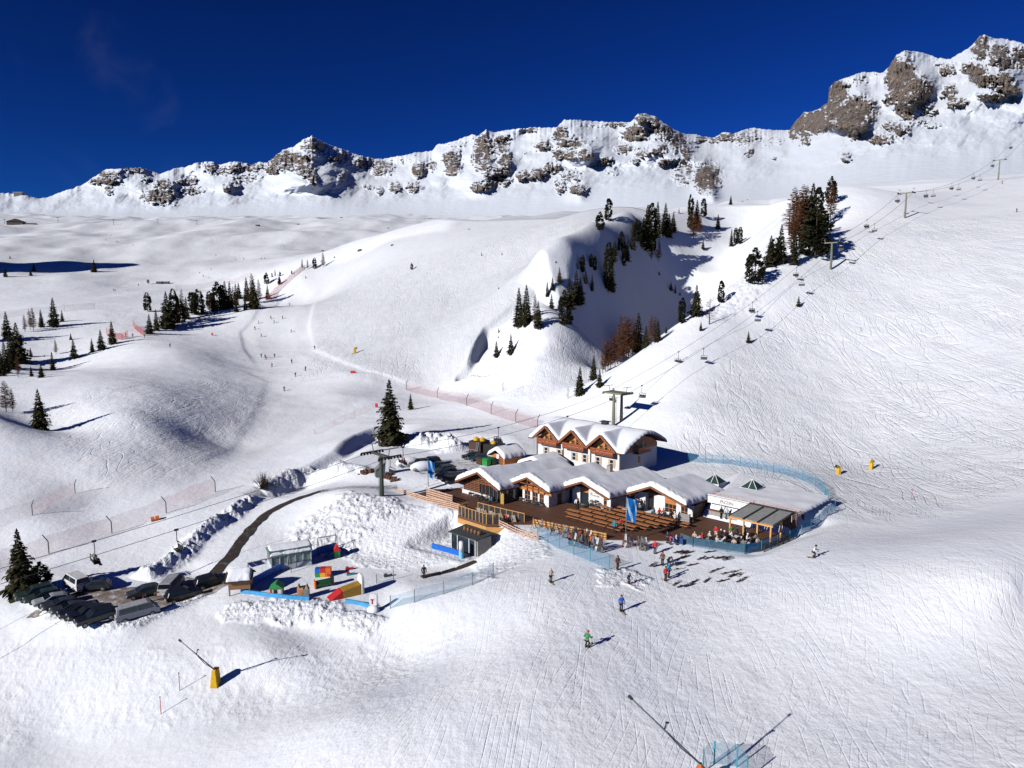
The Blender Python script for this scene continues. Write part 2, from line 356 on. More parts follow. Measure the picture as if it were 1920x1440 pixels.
# ploughed banks and heaps
berm(px((262,1088),(295,1072),(330,1052),(368,1012),(408,985),(448,958),(482,932)), 1.5, 1.5, 61)
berm(px((490,920),(540,905),(580,900),(640,885)), 1.7, 1.7, 67, dirt=.25)
berm(px((778,840),(800,832),(830,836),(862,848)), 2.2, 2.6, 71, 1.2)
berm(px((150,1088),(160,1100),(180,1106)), .9, .9, 73)
berm(px((60,1120),(100,1160),(170,1178),(250,1172),(330,1140),(400,1110)), .45, .9, 75, 1.2)
berm(px((690,880),(640,870),(660,885)), .5, 1.2, 77)
berm(px((830,905),(880,895),(850,885)), .5, 1.2, 78)
rough_area(px((560,1000),(600,965),(650,930),(720,940),(745,955),(690,985),(640,1030),(590,1035)), .38, 1.6, 81, 3, .75, .55)
rough_area(px((640,1040),(690,990),(750,950),(830,950),(835,1010),(860,1050),(760,1062),(690,1062)), .12, .9, 83, 2, .45)
rough_area(px((450,1128),(560,1128),(690,1150),(690,1175),(560,1162),(440,1150)), .30, 1.3, 85, 2, .7)
rough_area(px((900,1060),(925,1000),(960,995),(1010,1015),(1010,1030),(960,1062),(920,1082)), .16, 1.0, 87, 2, .55)
rough_area(px((0,1225),(300,1232),(500,1236),(700,1225),(820,1200),(830,1215),(700,1290),(500,1325),(250,1350),(0,1362)), .08, 1.5, 89, 3, .16)
rough_area(px((840,965),(862,960),(862,1020),(845,1010)), .2, .8, 91, 1, .6)
rough_area(px((1130,1075),(1190,1070),(1195,1095),(1140,1092)), .14, .7, 92, 1, .6)
rough_area(px((1290,600),(1430,470),(1470,440),(1480,470),(1400,560)), .5, 2.4, 93, 6, .3, .75)
_i = near(P2((30,5),(40,5),(40,30)), 12)
# where skiers have cut the surface
TRACK = np.full_like(ZZ, .18)
def track_area(P, a, soft):
    i = near(P, soft + 1); m, _ = poly_mask(P, XX[i], YY[i], soft); TRACK[i] = np.maximum(TRACK[i], a * m)
track_area(px((1310,840),(1400,690),(1560,520),(1720,420),(1919,400),(1919,880),(1640,960)), 1.0, 14)
track_area(px((600,700),(640,540),(780,500),(1000,430),(1080,420),(980,540),(870,670)), .85, 18)
track_area(px((90,800),(200,730),(420,720),(480,740),(330,880),(220,890)), .75, 12)
track_area(px((600,1240),(1000,1110),(1400,1090),(1900,1100),(1900,1439),(600,1439)), .45, 12)
track_area(px((1010,750),(940,740),(1000,700),(1130,640),(1100,700)), .8, 5)
track_area(px((0,560),(200,440),(560,440),(560,500),(250,600)), .5, 40)
DIM_GREY = .19 * sstep(420, 640, YY) * (1 - .35 * sstep(0, 250, XX))  # painted dimming that offsets strong sun on slopes and plateau
def dim_grey_area(P, a, soft):
    i = near(P, soft + 1); m, _ = poly_mask(P, XX[i], YY[i], soft); DIM_GREY[i] = np.maximum(DIM_GREY[i], a * m)
dim_grey_area(px((600,540),(575,505),(700,470),(850,436),(1000,404),(1100,380),(1180,376),(1190,430),(1118,455),(1000,530),(900,620),(860,690),(700,675),(600,640)), .27, 14)
dim_grey_area(px((560,522),(600,520),(600,560),(580,610),(600,655),(700,690),(700,730),(560,800),(330,900),(0,985),(0,960),(150,905),(330,840),(470,740),(480,690),(450,640),(480,600)), .10, 5)  # groomed piste, greyer snow of its own
dim_grey_area(px((1300,840),(1400,640),(1560,480),(1720,380),(1919,330),(1919,870),(1640,950)), .13, 16)
dim_grey_area(px((0,1215),(300,1225),(700,1210),(830,1190),(960,1010),(1010,1020),(900,1130),(800,1260),(400,1360),(0,1400)), .10, 6)
def build_terrain():
    V = np.stack([XX, YY, ZZ], -1).reshape(-1, 3)
    me = cloth_mesh('snow_ground', V, grid_faces(NB, NA))
    fattr(me, 'rough', ROUGH); fattr(me, 'dirt', DIRT); fattr(me, 'track', TRACK); fattr(me, 'dim_grey', DIM_GREY)
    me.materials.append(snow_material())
    o = bpy.data.objects.new('snow_ground', me); o['kind'] = 'structure'; COL.objects.link(o)
# ------------------------------------------------------------------ mountains: a relief surveyed from its skyline and foot
SKY = [(-500,350),(-200,372),(0,362),(40,363),(70,372),(90,370),(102,365),(127,356),(150,349),(162,341),(180,329),(200,317),(232,316),(260,314),(275,317),(300,327),(325,316),(345,314),(365,306),(397,302),(410,310),(422,306),(442,302),(470,309),(485,304),(500,305),(525,286),(530,281),(552,274),(567,262),(585,255),(600,264),(615,271),(640,279),(665,288),(680,292),(700,298),(725,297),(760,290),(810,282),(820,271),(850,265),(885,252),(895,255),(911,243),(925,248),(941,245),(960,243),(995,239),(1044,239),(1058,224),(1090,226),(1131,228),(1182,229),(1196,213),(1209,212),(1228,218),(1245,230),(1261,241),(1282,251),(1304,252),(1320,256),(1339,258),(1356,247),(1374,251),(1410,239),(1429,242),(1461,244),(1481,243),(1490,229),(1507,211),(1532,206),(1552,192),(1555,163),(1565,153),(1591,144),(1616,135),(1655,136),(1665,127),(1681,103),(1697,95),(1723,97),(1758,108),(1781,111),(1804,97),(1823,85),(1836,69),(1846,65),(1862,72),(1888,73),(1920,82),(2000,70),(2150,95),(2400,120)]
FOOT = [(-500,410),(0,410),(100,408),(300,416),(560,412),(700,408),(900,410),(1100,402),(1250,394),(1350,384),(1420,384),(1480,377),(1560,364),(1700,355),(1850,347),(2000,340),(2400,334)]
DFOOT = [(-500,1350),(100,1350),(300,1240),(600,1130),(900,930),(1100,790),(1300,640),(1450,600),(1700,520),(2000,560),(2400,600)]
DSKY = [(-500,2000),(100,2000),(300,2050),(585,2000),(720,2150),(900,1800),(1200,1700),(1340,1850),(1480,1700),(1560,1350),(1690,1300),(1850,1250),(2400,1200)]
ROCKS = [(200,325,25,7,.9),(185,338,22,6,.9),(205,338,18,6,.9),(245,318,22,5,.9),(262,318,12,6,.9),(203,352,8,5,.8),(204,361,6,4,.8),(275,337,9,4,.8),(305,346,18,9,1),(300,368,33,14,1),(350,340,19,6,.9),(360,358,20,8,.95),(395,314,14,9,.9),(420,318,18,9,.85),(440,314,16,8,.9),(475,312,20,9,.9),(426,352,9,7,.9),(455,333,22,9,.65),(440,346,14,6,.7),
(535,300,33,19,1),(570,310,17,20,1),(585,330,10,18,1),(510,318,13,10,1),(600,275,34,10,.7),(640,295,22,12,.75),(680,303,18,14,.85),(640,330,9,9,.8),(715,313,22,15,.95),(590,265,30,8,.7),(740,350,13,9,.9),(775,352,15,9,.9),(710,357,9,7,.8),(690,350,10,5,.7),(785,318,12,15,1),(810,312,9,9,.9),(848,303,16,24,1),(850,270,30,6,.55),
(905,285,20,38,1),(940,270,14,22,.95),(947,300,13,17,1),(930,322,24,12,.8),(995,243,9,5,1),(1018,272,14,10,.85),(1050,250,12,20,.9),(1070,268,33,11,.9),(1050,290,13,9,1),(1070,290,11,10,1),(1098,288,14,12,1),(1035,315,16,9,1),(1010,325,14,11,1),(985,330,16,10,.9),(895,350,14,9,.95),(915,345,15,9,.95),(942,340,16,9,.9),(1070,330,19,11,.85),(1050,345,12,9,.85),(1083,355,15,9,1),(1048,354,9,6,.9),(1110,232,26,8,.5),
(1136,302,11,7,.9),(1170,278,18,9,.9),(1190,250,24,15,.95),(1205,220,15,11,1),(1230,225,15,11,1),(1245,245,18,16,1),(1270,265,15,18,1),(1285,288,11,16,1),(1235,280,16,11,.9),(1205,285,12,9,.85),(1155,231,24,5,.9),(1250,305,15,6,.9),(1190,301,8,6,.9),(1283,327,24,18,.85),(1325,334,26,30,1.1),(1320,259,22,7,.9),(1345,261,15,7,.9),(1150,320,16,7,.6),
(1370,256,24,9,.9),(1400,257,22,15,.85),(1415,246,12,7,.9),(1450,265,18,8,.7),(1405,287,7,7,1),(1450,297,7,4,.8),(1500,235,22,18,1.05),(1530,226,30,23,1.05),(1560,206,28,32,1.05),(1570,170,20,24,1.05),(1610,208,30,30,1.1),(1585,218,26,28,1.1),(1605,150,24,12,.6),(1690,152,28,46,1.15),(1712,165,32,28,1.1),(1675,182,16,14,1),(1485,252,9,9,1),(1510,259,10,11,1),(1600,248,13,14,1),(1617,238,12,12,1),(1645,262,15,8,.95),(1670,236,16,9,.9),(1700,210,17,17,1),(1685,242,22,10,.95),(1735,195,16,10,.85),(1745,212,12,7,.8),(1780,172,13,14,1),(1775,130,13,11,.95),(1760,118,7,6,.9),(1790,192,20,9,.95),(1840,86,15,24,1),(1870,95,19,15,1),(1830,130,24,13,.95),(1880,117,26,14,.95),(1850,150,26,12,.95),(1885,155,18,21,1.05),(1910,110,17,22,.95),(1902,170,13,9,.9),(1860,182,26,8,.75),(1587,295,9,9,.9),(1655,262,15,9,.95),(1720,225,26,9,.65),(1750,235,26,6,.6),(1660,255,25,12,.7)]
# spurs: (line of u,v), metres forward, pixels of fall-off to the left and to the right
SPURS = [([(585,250),(590,300),(592,350)],170,110,40),([(905,240),(910,300),(900,360)],70,40,22),([(1060,222),(1090,270),(1108,300)],110,70,30),([(1100,280),(1090,340),(1085,370)],40,30,16),([(1245,225),(1275,260),(1292,300)],150,80,26),([(1318,305),(1330,340),(1335,370)],80,30,14),
([(848,260),(850,320)],40,25,14),([(785,300),(790,335)],30,20,10),([(320,315),(318,350),(318,385)],60,60,18),([(262,312),(255,360)],40,40,20),([(397,300),(400,330)],40,30,14),([(1690,95),(1715,150),(1705,200)],90,50,30),([(1590,140),(1615,200),(1610,240)],80,50,25),([(1840,65),(1885,130),(1905,175)],90,60,28),([(1530,205),(1560,235)],50,40,15),([(1700,190),(1712,215)],26,12,6),([(1012,240),(1010,330)],35,30,14),([(1205,212),(1190,262)],50,30,14),([(1380,250),(1405,275)],40,30,14),([(445,300),(430,350)],40,30,14),([(715,295),(722,325)],40,18,12)]
def build_mountains():
    us = np.concatenate([np.arange(-480, -30, 9.0), np.arange(-30, 1950, 1.45), np.arange(1950, 2380, 9.0)])
    nt = 215
    ip = lambda T, x: np.interp(x, [p[0] for p in T], [p[1] for p in T])
    vs = ip(SKY, us); vs = vs + fbm(us / 7, us * 0 + .3, 5, 4, .6) * 3.0 * sstep(0, 40, 390 - vs); vm = np.interp(us, us[::1], np.convolve(np.pad(ip(SKY, us), 40, 'edge'), np.ones(81) / 81, 'valid'))
    vf = ip(FOOT, us); df = ip(DFOOT, us); ds = ip(DSKY, us)
    vf = np.convolve(np.pad(vf, 40, 'edge'), np.ones(81) / 81, 'valid')
    for k in range(3): df = np.convolve(np.pad(df, 40, 'edge'), np.ones(81) / 81, 'valid'); ds = np.convolve(np.pad(ds, 12, 'edge'), np.ones(25) / 25, 'valid')
    T = np.linspace(0, 1, nt)[:, None]
    U = np.broadcast_to(us, (nt, len(us))); V = vf + (vm - vf) * T + (vs - vm) * T ** 5
    rock = np.zeros_like(V)
    wu = U + fbm(U / 11, V / 11, 91, 4, .6) * 13; wv = V + fbm(U / 12, V / 9, 95, 4, .6) * 8
    for (a, b, ra, rb, s) in ROCKS:
        m = (np.abs(U - a) < ra * 2 + 12) & (np.abs(V - b) < rb * 2 + 10)
        q = ((wu[m] - a) / ra) ** 2 + ((wv[m] - b) / rb) ** 2
        rock[m] = np.maximum(rock[m], s * np.clip(1.25 - q * .62, 0, 1))
    rib = fbm(U / 7.5, V / 26, 101, 4, .55, ridged=True); led = fbm(U / 40, V / 6.5, 111, 4, .55); knob = fbm(U / 26, V / 22, 121, 4, .5)
    tilt = (V - .25 * U)
    rock = rock + np.where(rock > .05, .42 * fbm(U / 9, tilt / 4.5, 151, 4, .6) + .25 * fbm(U / 5, V / 12, 161, 3), 0)
    rock = np.maximum(rock, sstep(.30, .62, fbm(U / 11, tilt / 5.5, 171, 4, .62) + .22 * sstep(.45, .95, T)) * .62 * sstep(.35, .6, T) * sstep(.0, .35, fbm(U / 60, V / 45, 191, 2)))
    rock = np.clip(rock, 0, 1.1)
    prof = T ** .92
    D = df * (ds / df) ** prof
    for line, A, wl, wr in SPURS:
        lv = [p[1] for p in line]; lu = [p[0] for p in line]
        c = np.interp(V, lv, lu) + fbm(V / 9, V * 0, int(lu[0]), 2) * 4; x = U - c
        vert = sstep(lv[0] - 20, lv[0], V) * (1 - sstep(lv[-1] - 8, lv[-1] + 18, V))
        g = np.where(x < 0, np.exp(-(x / wl) ** 2), np.exp(-(x / wr) ** 2))
        D = D - A * g * vert
    k = sstep(.15, .9, rock); m_all = sstep(.05, .25, T) * (1 - .6 * sstep(.93, 1, T))
    D = D - (k * (24 + 24 * rib * sstep(.6, 1.05, rock) + 8 * rib + 9 * led + 14 * knob)) * (D / 1500) * m_all
    talus = fbm(U / 38 + V / 160, V / 120, 131, 3)
    D = D - (knob * 7 * k + fbm((U + .7 * V) / 80, (V - .2 * U) / 55, 145, 2) * 125 * sstep(.1, .7, T) + fbm((U + V) / 26, (V - .3 * U) / 22, 147, 3) * 24 * sstep(.1, .4, T) + fbm(U / 9, V / 9, 141, 3) * 2.5 * k) * (D / 1500) * sstep(.02, .35, T)
    fan = fbm(U / 40 + V / 260, V / 240, 211, 3)
    D = D - 8 * fan * (D / 1400) * sstep(.0, .22, T) * (1 - .75 * sstep(.45, .85, T))
    t = (V - 720) / F
    X = (U - 960) / F * D; Y = D * CP - t * D * SP; Z = H - D * (t * CP + SP)
    # a back side that falls away behind the skyline
    Xb, Yb, Zb = X[-1:] * 1.12, Y[-1:] * 1.12, Z[-1:] * .80
    X = np.concatenate([X, Xb]); Y = np.concatenate([Y, Yb]); Z = np.concatenate([Z, Zb])
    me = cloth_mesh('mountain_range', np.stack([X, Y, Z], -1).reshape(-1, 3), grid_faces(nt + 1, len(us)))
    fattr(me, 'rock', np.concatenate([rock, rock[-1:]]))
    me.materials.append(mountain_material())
    o = bpy.data.objects.new('mountain_range', me); o['kind'] = 'structure'; COL.objects.link(o)
build_terrain(); build_mountains()
# ------------------------------------------------------------------ mesh building helpers
class MB:
    def __init__(s, off=(0, 0, 0)): s.v = []; s.f = []; s.o = Vector(off)
    def add(s, vs, fs):
        k = len(s.v); s.v += [Vector(p) - s.o for p in vs]; s.f += [tuple(i + k for i in q) for q in fs]; return s
    def box(s, x0, x1, y0, y1, z0, z1):
        return s.add([(x0,y0,z0),(x1,y0,z0),(x1,y1,z0),(x0,y1,z0),(x0,y0,z1),(x1,y0,z1),(x1,y1,z1),(x0,y1,z1)],
                     [(3,2,1,0),(4,5,6,7),(0,1,5,4),(1,2,6,5),(2,3,7,6),(3,0,4,7)])
    def cbox(s, c, sz, rz=0.0, tilt=None):
        M = Matrix.Rotation(rz, 3, 'Z')
        if tilt: M = M @ tilt
        h = [x / 2 for x in sz]
        vs = [Vector(c) + M @ Vector((a * h[0], b * h[1], d * h[2])) for d in (-1, 1) for a, b in ((-1,-1),(1,-1),(1,1),(-1,1))]
        return s.add(vs, [(3,2,1,0),(4,5,6,7),(0,1,5,4),(1,2,6,5),(2,3,7,6),(3,0,4,7)])
    def beam(s, p, q, w, h):
        p, q = Vector(p), Vector(q); d = (q - p).normalized()
        up = Vector((0, 0, 1)) if abs(d.z) < .95 else Vector((1, 0, 0))
        a = d.cross(up).normalized() * (w / 2); b = a.cross(d).normalized() * (h / 2)
        vs = [p - a - b, p + a - b, p + a + b, p - a + b, q - a - b, q + a - b, q + a + b, q - a + b]
        return s.add(vs, [(0,1,2,3),(7,6,5,4),(4,5,1,0),(5,6,2,1),(6,7,3,2),(7,4,0,3)])
    def tube(s, p, q, r0, r1=None, n=8, cap=True):
        r1 = r0 if r1 is None else r1; p, q = Vector(p), Vector(q); d = (q - p).normalized()
        up = Vector((0, 0, 1)) if abs(d.z) < .95 else Vector((1, 0, 0))
        a = d.cross(up).normalized(); b = a.cross(d)
        vs = [c + (a * math.cos(t) + b * math.sin(t)) * r for c, r in ((p, r0), (q, r1)) for t in (2 * math.pi * i / n for i in range(n))]
        fs = [(i, (i + 1) % n, n + (i + 1) % n, n + i) for i in range(n)]
        if cap: fs += [tuple(range(n))[::-1], tuple(range(n, 2 * n))]
        return s.add(vs, fs)
    def path(s, pts, r, n=6):
        for a, b in zip(pts, pts[1:]): s.tube(a, b, r, r, n)
        return s
    def prism(s, pts, ext):
        n = len(pts); e = Vector(ext); vs = [Vector(p) for p in pts] + [Vector(p) + e for p in pts]
        return s.add(vs, [tuple(range(n))[::-1], tuple(range(n, 2 * n))] + [(i, (i + 1) % n, n + (i + 1) % n, n + i) for i in range(n)])
    def ball(s, c, r, nu=10, nv=7):
        c = Vector(c); r = r if hasattr(r, '__len__') else (r, r, r); vs = [c + Vector((0, 0, -r[2]))]; fs = []
        for j in range(1, nv):
            a = -math.pi / 2 + math.pi * j / nv
            for i in range(nu):
                b = 2 * math.pi * i / nu; vs.append(c + Vector((r[0] * math.cos(a) * math.cos(b), r[1] * math.cos(a) * math.sin(b), r[2] * math.sin(a))))
        vs.append(c + Vector((0, 0, r[2]))); T = len(vs) - 1
        for i in range(nu):
            fs.append((0, 1 + (i + 1) % nu, 1 + i)); fs.append((T, T - nu + i, T - nu + (i + 1) % nu))
            for j in range(nv - 2):
                a = 1 + j * nu; fs.append((a + i, a + (i + 1) % nu, a + nu + (i + 1) % nu, a + nu + i))
        return s.add(vs, fs)
    def build(s, name, m, parent=None, smooth=False, bevel=0):
        me = bpy.data.meshes.new(name); me.from_pydata([tuple(p) for p in s.v], [], s.f); me.update()
        if smooth: me.polygons.foreach_set('use_smooth', [True] * len(me.polygons))
        if bevel:
            bm = bmesh.new(); bm.from_mesh(me)
            bmesh.ops.bevel(bm, geom=[e for e in bm.edges if len(e.link_faces) == 2 and e.calc_face_angle(0) > .5], offset=bevel, segments=1, affect='EDGES'); bm.to_mesh(me); bm.free()
        o = bpy.data.objects.new(name, me); COL.objects.link(o)
        if m is not None: me.materials.append(m)
        if parent is not None: o.parent = parent
        return o
def tag(o, label=None, cat=None, group=None, kind=None):
    for k, v in (('label', label), ('category', cat), ('group', group), ('kind', kind)):
        if v: o[k] = v
    return o
def thing(name, label, cat, loc=(0, 0, 0), rz=0.0, group=None):
    o = bpy.data.objects.new(name, None); COL.objects.link(o); o.location = loc; o.rotation_euler = (0, 0, rz); o.empty_display_size = .2
    return tag(o, label, cat, group)
def dup(root, loc, rz=0.0, label=None, group=None, scale=1.0, first=[]):
    "the thing itself the first time it is used, afterwards a copy of it with copies of its parts"
    def cp(o, parent):
        c = o.copy(); COL.objects.link(c)
        if parent is not None: c.parent = parent
        for ch in o.children: cp(ch, c)
        return c
    if root.get('_used') is None: root['_used'] = 1; r = root
    else:
        r = cp(root, None)
    r.location = loc; r.rotation_euler = (0, 0, rz)
    r.scale = (scale,) * 3 if not hasattr(scale, '__len__') else scale
    return tag(r, label, None, group)
def recol(o, m):
    o.material_slots[0].link = 'OBJECT'; o.material_slots[0].material = m
def child(o, name):
    return [c for c in o.children if c.name.split('.')[0] == name]
ORD = ['first', 'second', 'third', 'fourth', 'fifth', 'sixth', 'seventh', 'eighth', 'ninth', 'tenth', 'eleventh', 'twelfth', 'thirteenth', 'fourteenth', 'fifteenth', 'sixteenth', 'seventeenth', 'eighteenth', 'nineteenth', 'twentieth', 'twenty-first', 'twenty-second', 'twenty-third', 'twenty-fourth', 'twenty-fifth', 'twenty-sixth', 'twenty-seventh', 'twenty-eighth', 'twenty-ninth', 'thirtieth','thirty-first','thirty-second','thirty-third','thirty-fourth','thirty-fifth','thirty-sixth','thirty-seventh','thirty-eighth','thirty-ninth','fortieth']
def text_mesh(txt, size, m, parent, M, name='lettering', depth=.01):
    cu = bpy.data.curves.new(name, 'FONT'); cu.body = txt; cu.size = size; cu.extrude = depth
    o = bpy.data.objects.new(name, cu); COL.objects.link(o)
    me = bpy.data.meshes.new_from_object(o); bpy.data.objects.remove(o); bpy.data.curves.remove(cu)
    for p in me.vertices: p.co = M @ p.co
    me.materials.clear(); me.materials.append(m)
    r = bpy.data.objects.new(name, me); COL.objects.link(r); r.parent = parent
    return r
# common materials
def M_(n):
    T = dict(white_wall=((.78,.77,.74),.8), dark_wood=((.055,.028,.016),.6), black=((.012,.012,.013),.5), dark_metal=((.03,.035,.033),.5), grey_metal=((.30,.31,.32),.45,.6),
     green_steel=((.045,.06,.04),.6), blue_mat=((.005,.13,.55),.5), light_blue_mat=((.06,.33,.62),.55), red=((.55,.02,.02),.6), orange=((.75,.16,.02),.6), yellow=((.72,.42,.01),.5), white=((.8,.8,.8),.6),
     rubber=((.02,.02,.02),.8), skin=((.55,.33,.24),.6), green=((.02,.25,.05),.5), teal=((.02,.3,.35),.5), grey=((.22,.22,.22),.7), asphalt=((.04,.036,.034),.9), stone=((.33,.3,.27),.85), tan=((.45,.30,.16),.7))
    a = T[n]; return mat(n, a[0], a[1], a[2] if len(a) > 2 else 0.0)
def W_(n):
    T = dict(orange_boards=((.42,.13,.03),(.62,.24,.06),.16,'Z'), brown_boards=((.16,.055,.02),(.28,.10,.035),.16,'Z'), dark_boards=((.04,.02,.012),(.075,.035,.02),.16,'Z'), deck_boards=((.085,.038,.022),(.155,.072,.042),.14,'Y'),
     fence_boards=((.55,.27,.08),(.70,.38,.13),.2,'Z'), pale_boards=((.50,.30,.20),(.66,.43,.30),.25,'Z'), bench_wood=((.42,.15,.045),(.6,.25,.09),.1,'Y'), upright_boards=((.38,.24,.05),(.50,.34,.09),.14,'X'), hut_boards=((.16,.075,.03),(.26,.13,.06),.13,'Z'), grey_boards=((.2,.19,.19),(.32,.3,.29),.12,'Z'))
    a = T[n]; return mat_planks(n, a[0], a[1], a[2], a[3])
def roof_snow(name, x0, x1, y0, y1, prof, thick, parent, off, seed, chunk=.5, nx=60, ny=70, ends=.22):
    "a blanket of snow over a roof: prof(x) is the roof height, the rim is rounded and lumpy at the front"
    xs = np.linspace(x0, x1, nx); ys = np.linspace(y0, y1, ny); X, Y = np.meshgrid(xs, ys)
    P = prof(X, Y)
    e = np.minimum(np.minimum(X - x0, x1 - X), np.minimum(Y - y0, y1 - Y))
    r = np.clip(e / .7, 0, 1); r = np.sqrt(1 - (1 - r) ** 2)
    n = fbm(X / 3.6, Y / 4.5, seed, 2) * .11; c = fbm(X / .75, Y / .75, seed + 4, 3, ridged=True) * np.exp(-(Y - y0) / .8) * chunk * .28
    Z = P + thick * (ends + (1 - ends) * r) * (1 + .5 * n) + n * r + c * np.clip(r * 3, 0, 1)
    wob = fbm(X / .8, Y / .8, seed + 8, 3) * .15 * (1 - np.clip(e / .6, 0, 1))
    Xd = X + np.sign(X - (x0 + x1) / 2) * wob * (np.minimum(X - x0, x1 - X) < .6); Yd = Y + np.sign(Y - (y0 + y1) / 2) * wob * (np.minimum(Y - y0, y1 - Y) < .6)
    top = np.stack([Xd, Yd, Z], -1)
    # skirt down to the roof
    ring = [(0, j) for j in range(nx)] + [(i, nx - 1) for i in range(1, ny)] + [(ny - 1, j) for j in range(nx - 2, -1, -1)] + [(i, 0) for i in range(ny - 2, 0, -1)]
    V = list(map(tuple, top.reshape(-1, 3))); Fs = [tuple(int(i) for i in q) for q in grid_faces(ny, nx)]; b0 = len(V)
    for (i, j) in ring: V.append((Xd[i, j], Yd[i, j], P[i, j] + .02))
    m = len(ring)
    for k in range(m):
        a = ring[k]; b = ring[(k + 1) % m]; Fs.append((b0 + k, b0 + (k + 1) % m, b[0] * nx + b[1], a[0] * nx + a[1]))
    q = MB(off); q.add(V, Fs)
    return q.build(name, ROOFSNOW, parent, smooth=True)
def _rs():
    t = NT('roof_snow'); P = t.pos()
    h = t.math('ADD', t.math('MULTIPLY', t.noise(P, 1.2, 5, .6), .05), t.math('MULTIPLY', t.noise(P, 6, 3), .02))
    bp = t.n('ShaderNodeBump', {'Strength': .7, 'Distance': 1.0, 'Height': h})
    return t.out(t.n('ShaderNodeBsdfPrincipled', {'Base Color': (.88, .90, .935, 1), 'Roughness': .6, 'Normal': bp.outputs[0], 'Specular IOR Level': .25}).outputs[0])
ROOFSNOW = _rs()
GLASS = mat_glass('window_glass'); 
# ================================================================== THE RESTAURANT: four gabled wings stepping back to the right
FALL = .07
def gable(l0, hl, hr, zl, zr, za, d0=None):
    return lambda x, y: -(0 if d0 is None else FALL * (y - d0)) + np.where(x < l0, za - (za - zl) * np.sqrt(((l0 - x) / hl) ** 2 + .004), za - (za - zr) * np.sqrt(((x - l0) / hr) ** 2 + .004))
def gable_roof(q, l0, hl, hr, zl, zr, za, d0, d1, th=.22, fall=0.0):
    q.prism([(l0 - hl, d0, zl), (l0, d0, za), (l0 + hr, d0, zr), (l0 + hr, d0, zr - th), (l0, d0, za - th), (l0 - hl, d0, zl - th)], (0, d1 - d0, -fall * (d1 - d0)))
RB = S(-1, 10, 0); OFF = (-1, 10, 0)
rest = thing('mountain_restaurant', 'long low mountain restaurant of four snow-covered gabled wings behind the wooden terrace', 'restaurant', RB, TH)
WINGS = [(-12.6, 5.2, 4.7, 2.35, 2.6, 4.7, .65, 2.0, 21.5), (-5.0, 3.9, 4.3, 2.8, 3.0, 4.6, 4.0, 5.6, 22.0), (2.7, 3.9, 4.9, 2.95, 2.9, 4.6, 7.9, 10.5, 25.0), (11.8, 4.2, 5.7, 2.75, 2.9, 4.65, 12.6, 15.6, 25.0)]
for k, (l0, hl, hr, zl, zr, za, d0, dw, d1) in enumerate(WINGS):
    q = MB(OFF); gable_roof(q, l0, hl, hr, zl, zr, za, d0, d1, fall=FALL)
    for x in ((l0 - hl + .6), l0, (l0 + hr - .6)):          # purlin ends under the overhang
        z = za - .34 if x == l0 else (zl if x < l0 else zr) - .22
        q.beam((x, d0 + .15, z), (x, dw, z), .2, .24)
    rf = q.build('roof', W_('dark_boards'), rest)
    q = MB(OFF)
    q.beam((l0 - hl, d0 - .04, zl - .12), (l0, d0 - .04, za - .12), .06, .3); q.beam((l0, d0 - .04, za - .12), (l0 + hr, d0 - .04, zr - .12), .06, .3)
    q.build('bargeboard', W_('brown_boards'), rest)
    roof_snow('roof_snow', l0 - hl - .15, l0 + hr + .15, d0 + .12, d1 + .1, gable(l0, hl + .15, hr + .15, zl, zr, za - .02, d0), .66, rest, OFF, 30 + k * 7, 1.7)
def timber_gable(l0, hl, hr, zl, zr, za, d, zb, m):
    q = MB(OFF); q.prism([(l0 - hl + .5, d, zb), (l0 + hr - .5, d, zb), (l0 + hr - .5, d, zr - .02), (l0, d, za - .25), (l0 - hl + .5, d, zl - .02)], (0, .15, 0)); return q.build('gable_wall', m, rest)
def wall(x0, x1, y0, y1, z0, z1, m, name='wall'): return MB(OFF).box(x0, x1, y0, y1, z0, z1).build(name, m, rest)
def window(x0, x1, d, z0, z1, nm=1, nh=1, frame=None, par=None, name='window', off=OFF, t=.07):
    g = MB(off).box(x0, x1, d + .05, d + .1, z0, z1).build(name, GLASS, par or rest)
    q = MB(off)
    for i in range(nm + 2): x = x0 + (x1 - x0) * i / (nm + 1); q.box(x - t / 2, x + t / 2, d - .02, d + .05, z0, z1)
    for i in range(nh + 2): z = z0 + (z1 - z0) * i / (nh + 1); q.box(x0 + t / 2, x1 - t / 2, d - .015, d + .045, z - t / 2, z + t / 2)
    q.build('frame', frame or W_('orange_boards'), g); return g
WW = M_('white_wall'); OB, BB, DB = W_('orange_boards'), W_('brown_boards'), W_('dark_boards')
# wing with the timber lattice and glass front
l0, hl, hr, zl, zr, za, d0, dw, d1 = WINGS[0]
MB(OFF).prism([(-17.4, 2.25, .7), (-8.5, 2.25, .0), (-8.5, 2.25, 2.3), (-12.6, 2.25, 4.4), (-17.4, 2.25, 2.2)], (0, .06, 0)).build('glass_front', GLASS, rest)
q = MB(OFF)
for i in range(11):
    x = -17.3 + i * .87; zt = (4.4 - (abs(x + 12.6) / 5.2 * 2.3 if x < -12.6 else (x + 12.6) / 4.7 * 2.1)); q.box(x - .05, x + .05, 2.1, 2.25, 0 if x > -11 else .75, zt)
for z in (1.05, 1.35, 1.65, 1.95, 2.25, 2.55, 2.85, 3.15, 3.5, 3.85):
    xl = max(-17.3, -12.6 - (4.4 - z) / 2.3 * 5.2); xr = min(-13.4 if z < 2.5 else -8.6, -12.6 + (4.4 - z) / 2.1 * 4.7); q.box(xl, xr, 2.04, 2.12, z - .07, z + .07)
q.box(-17.3, -8.6, 2.02, 2.12, 2.45, 2.6)
q.build('timber_lattice', BB, rest)
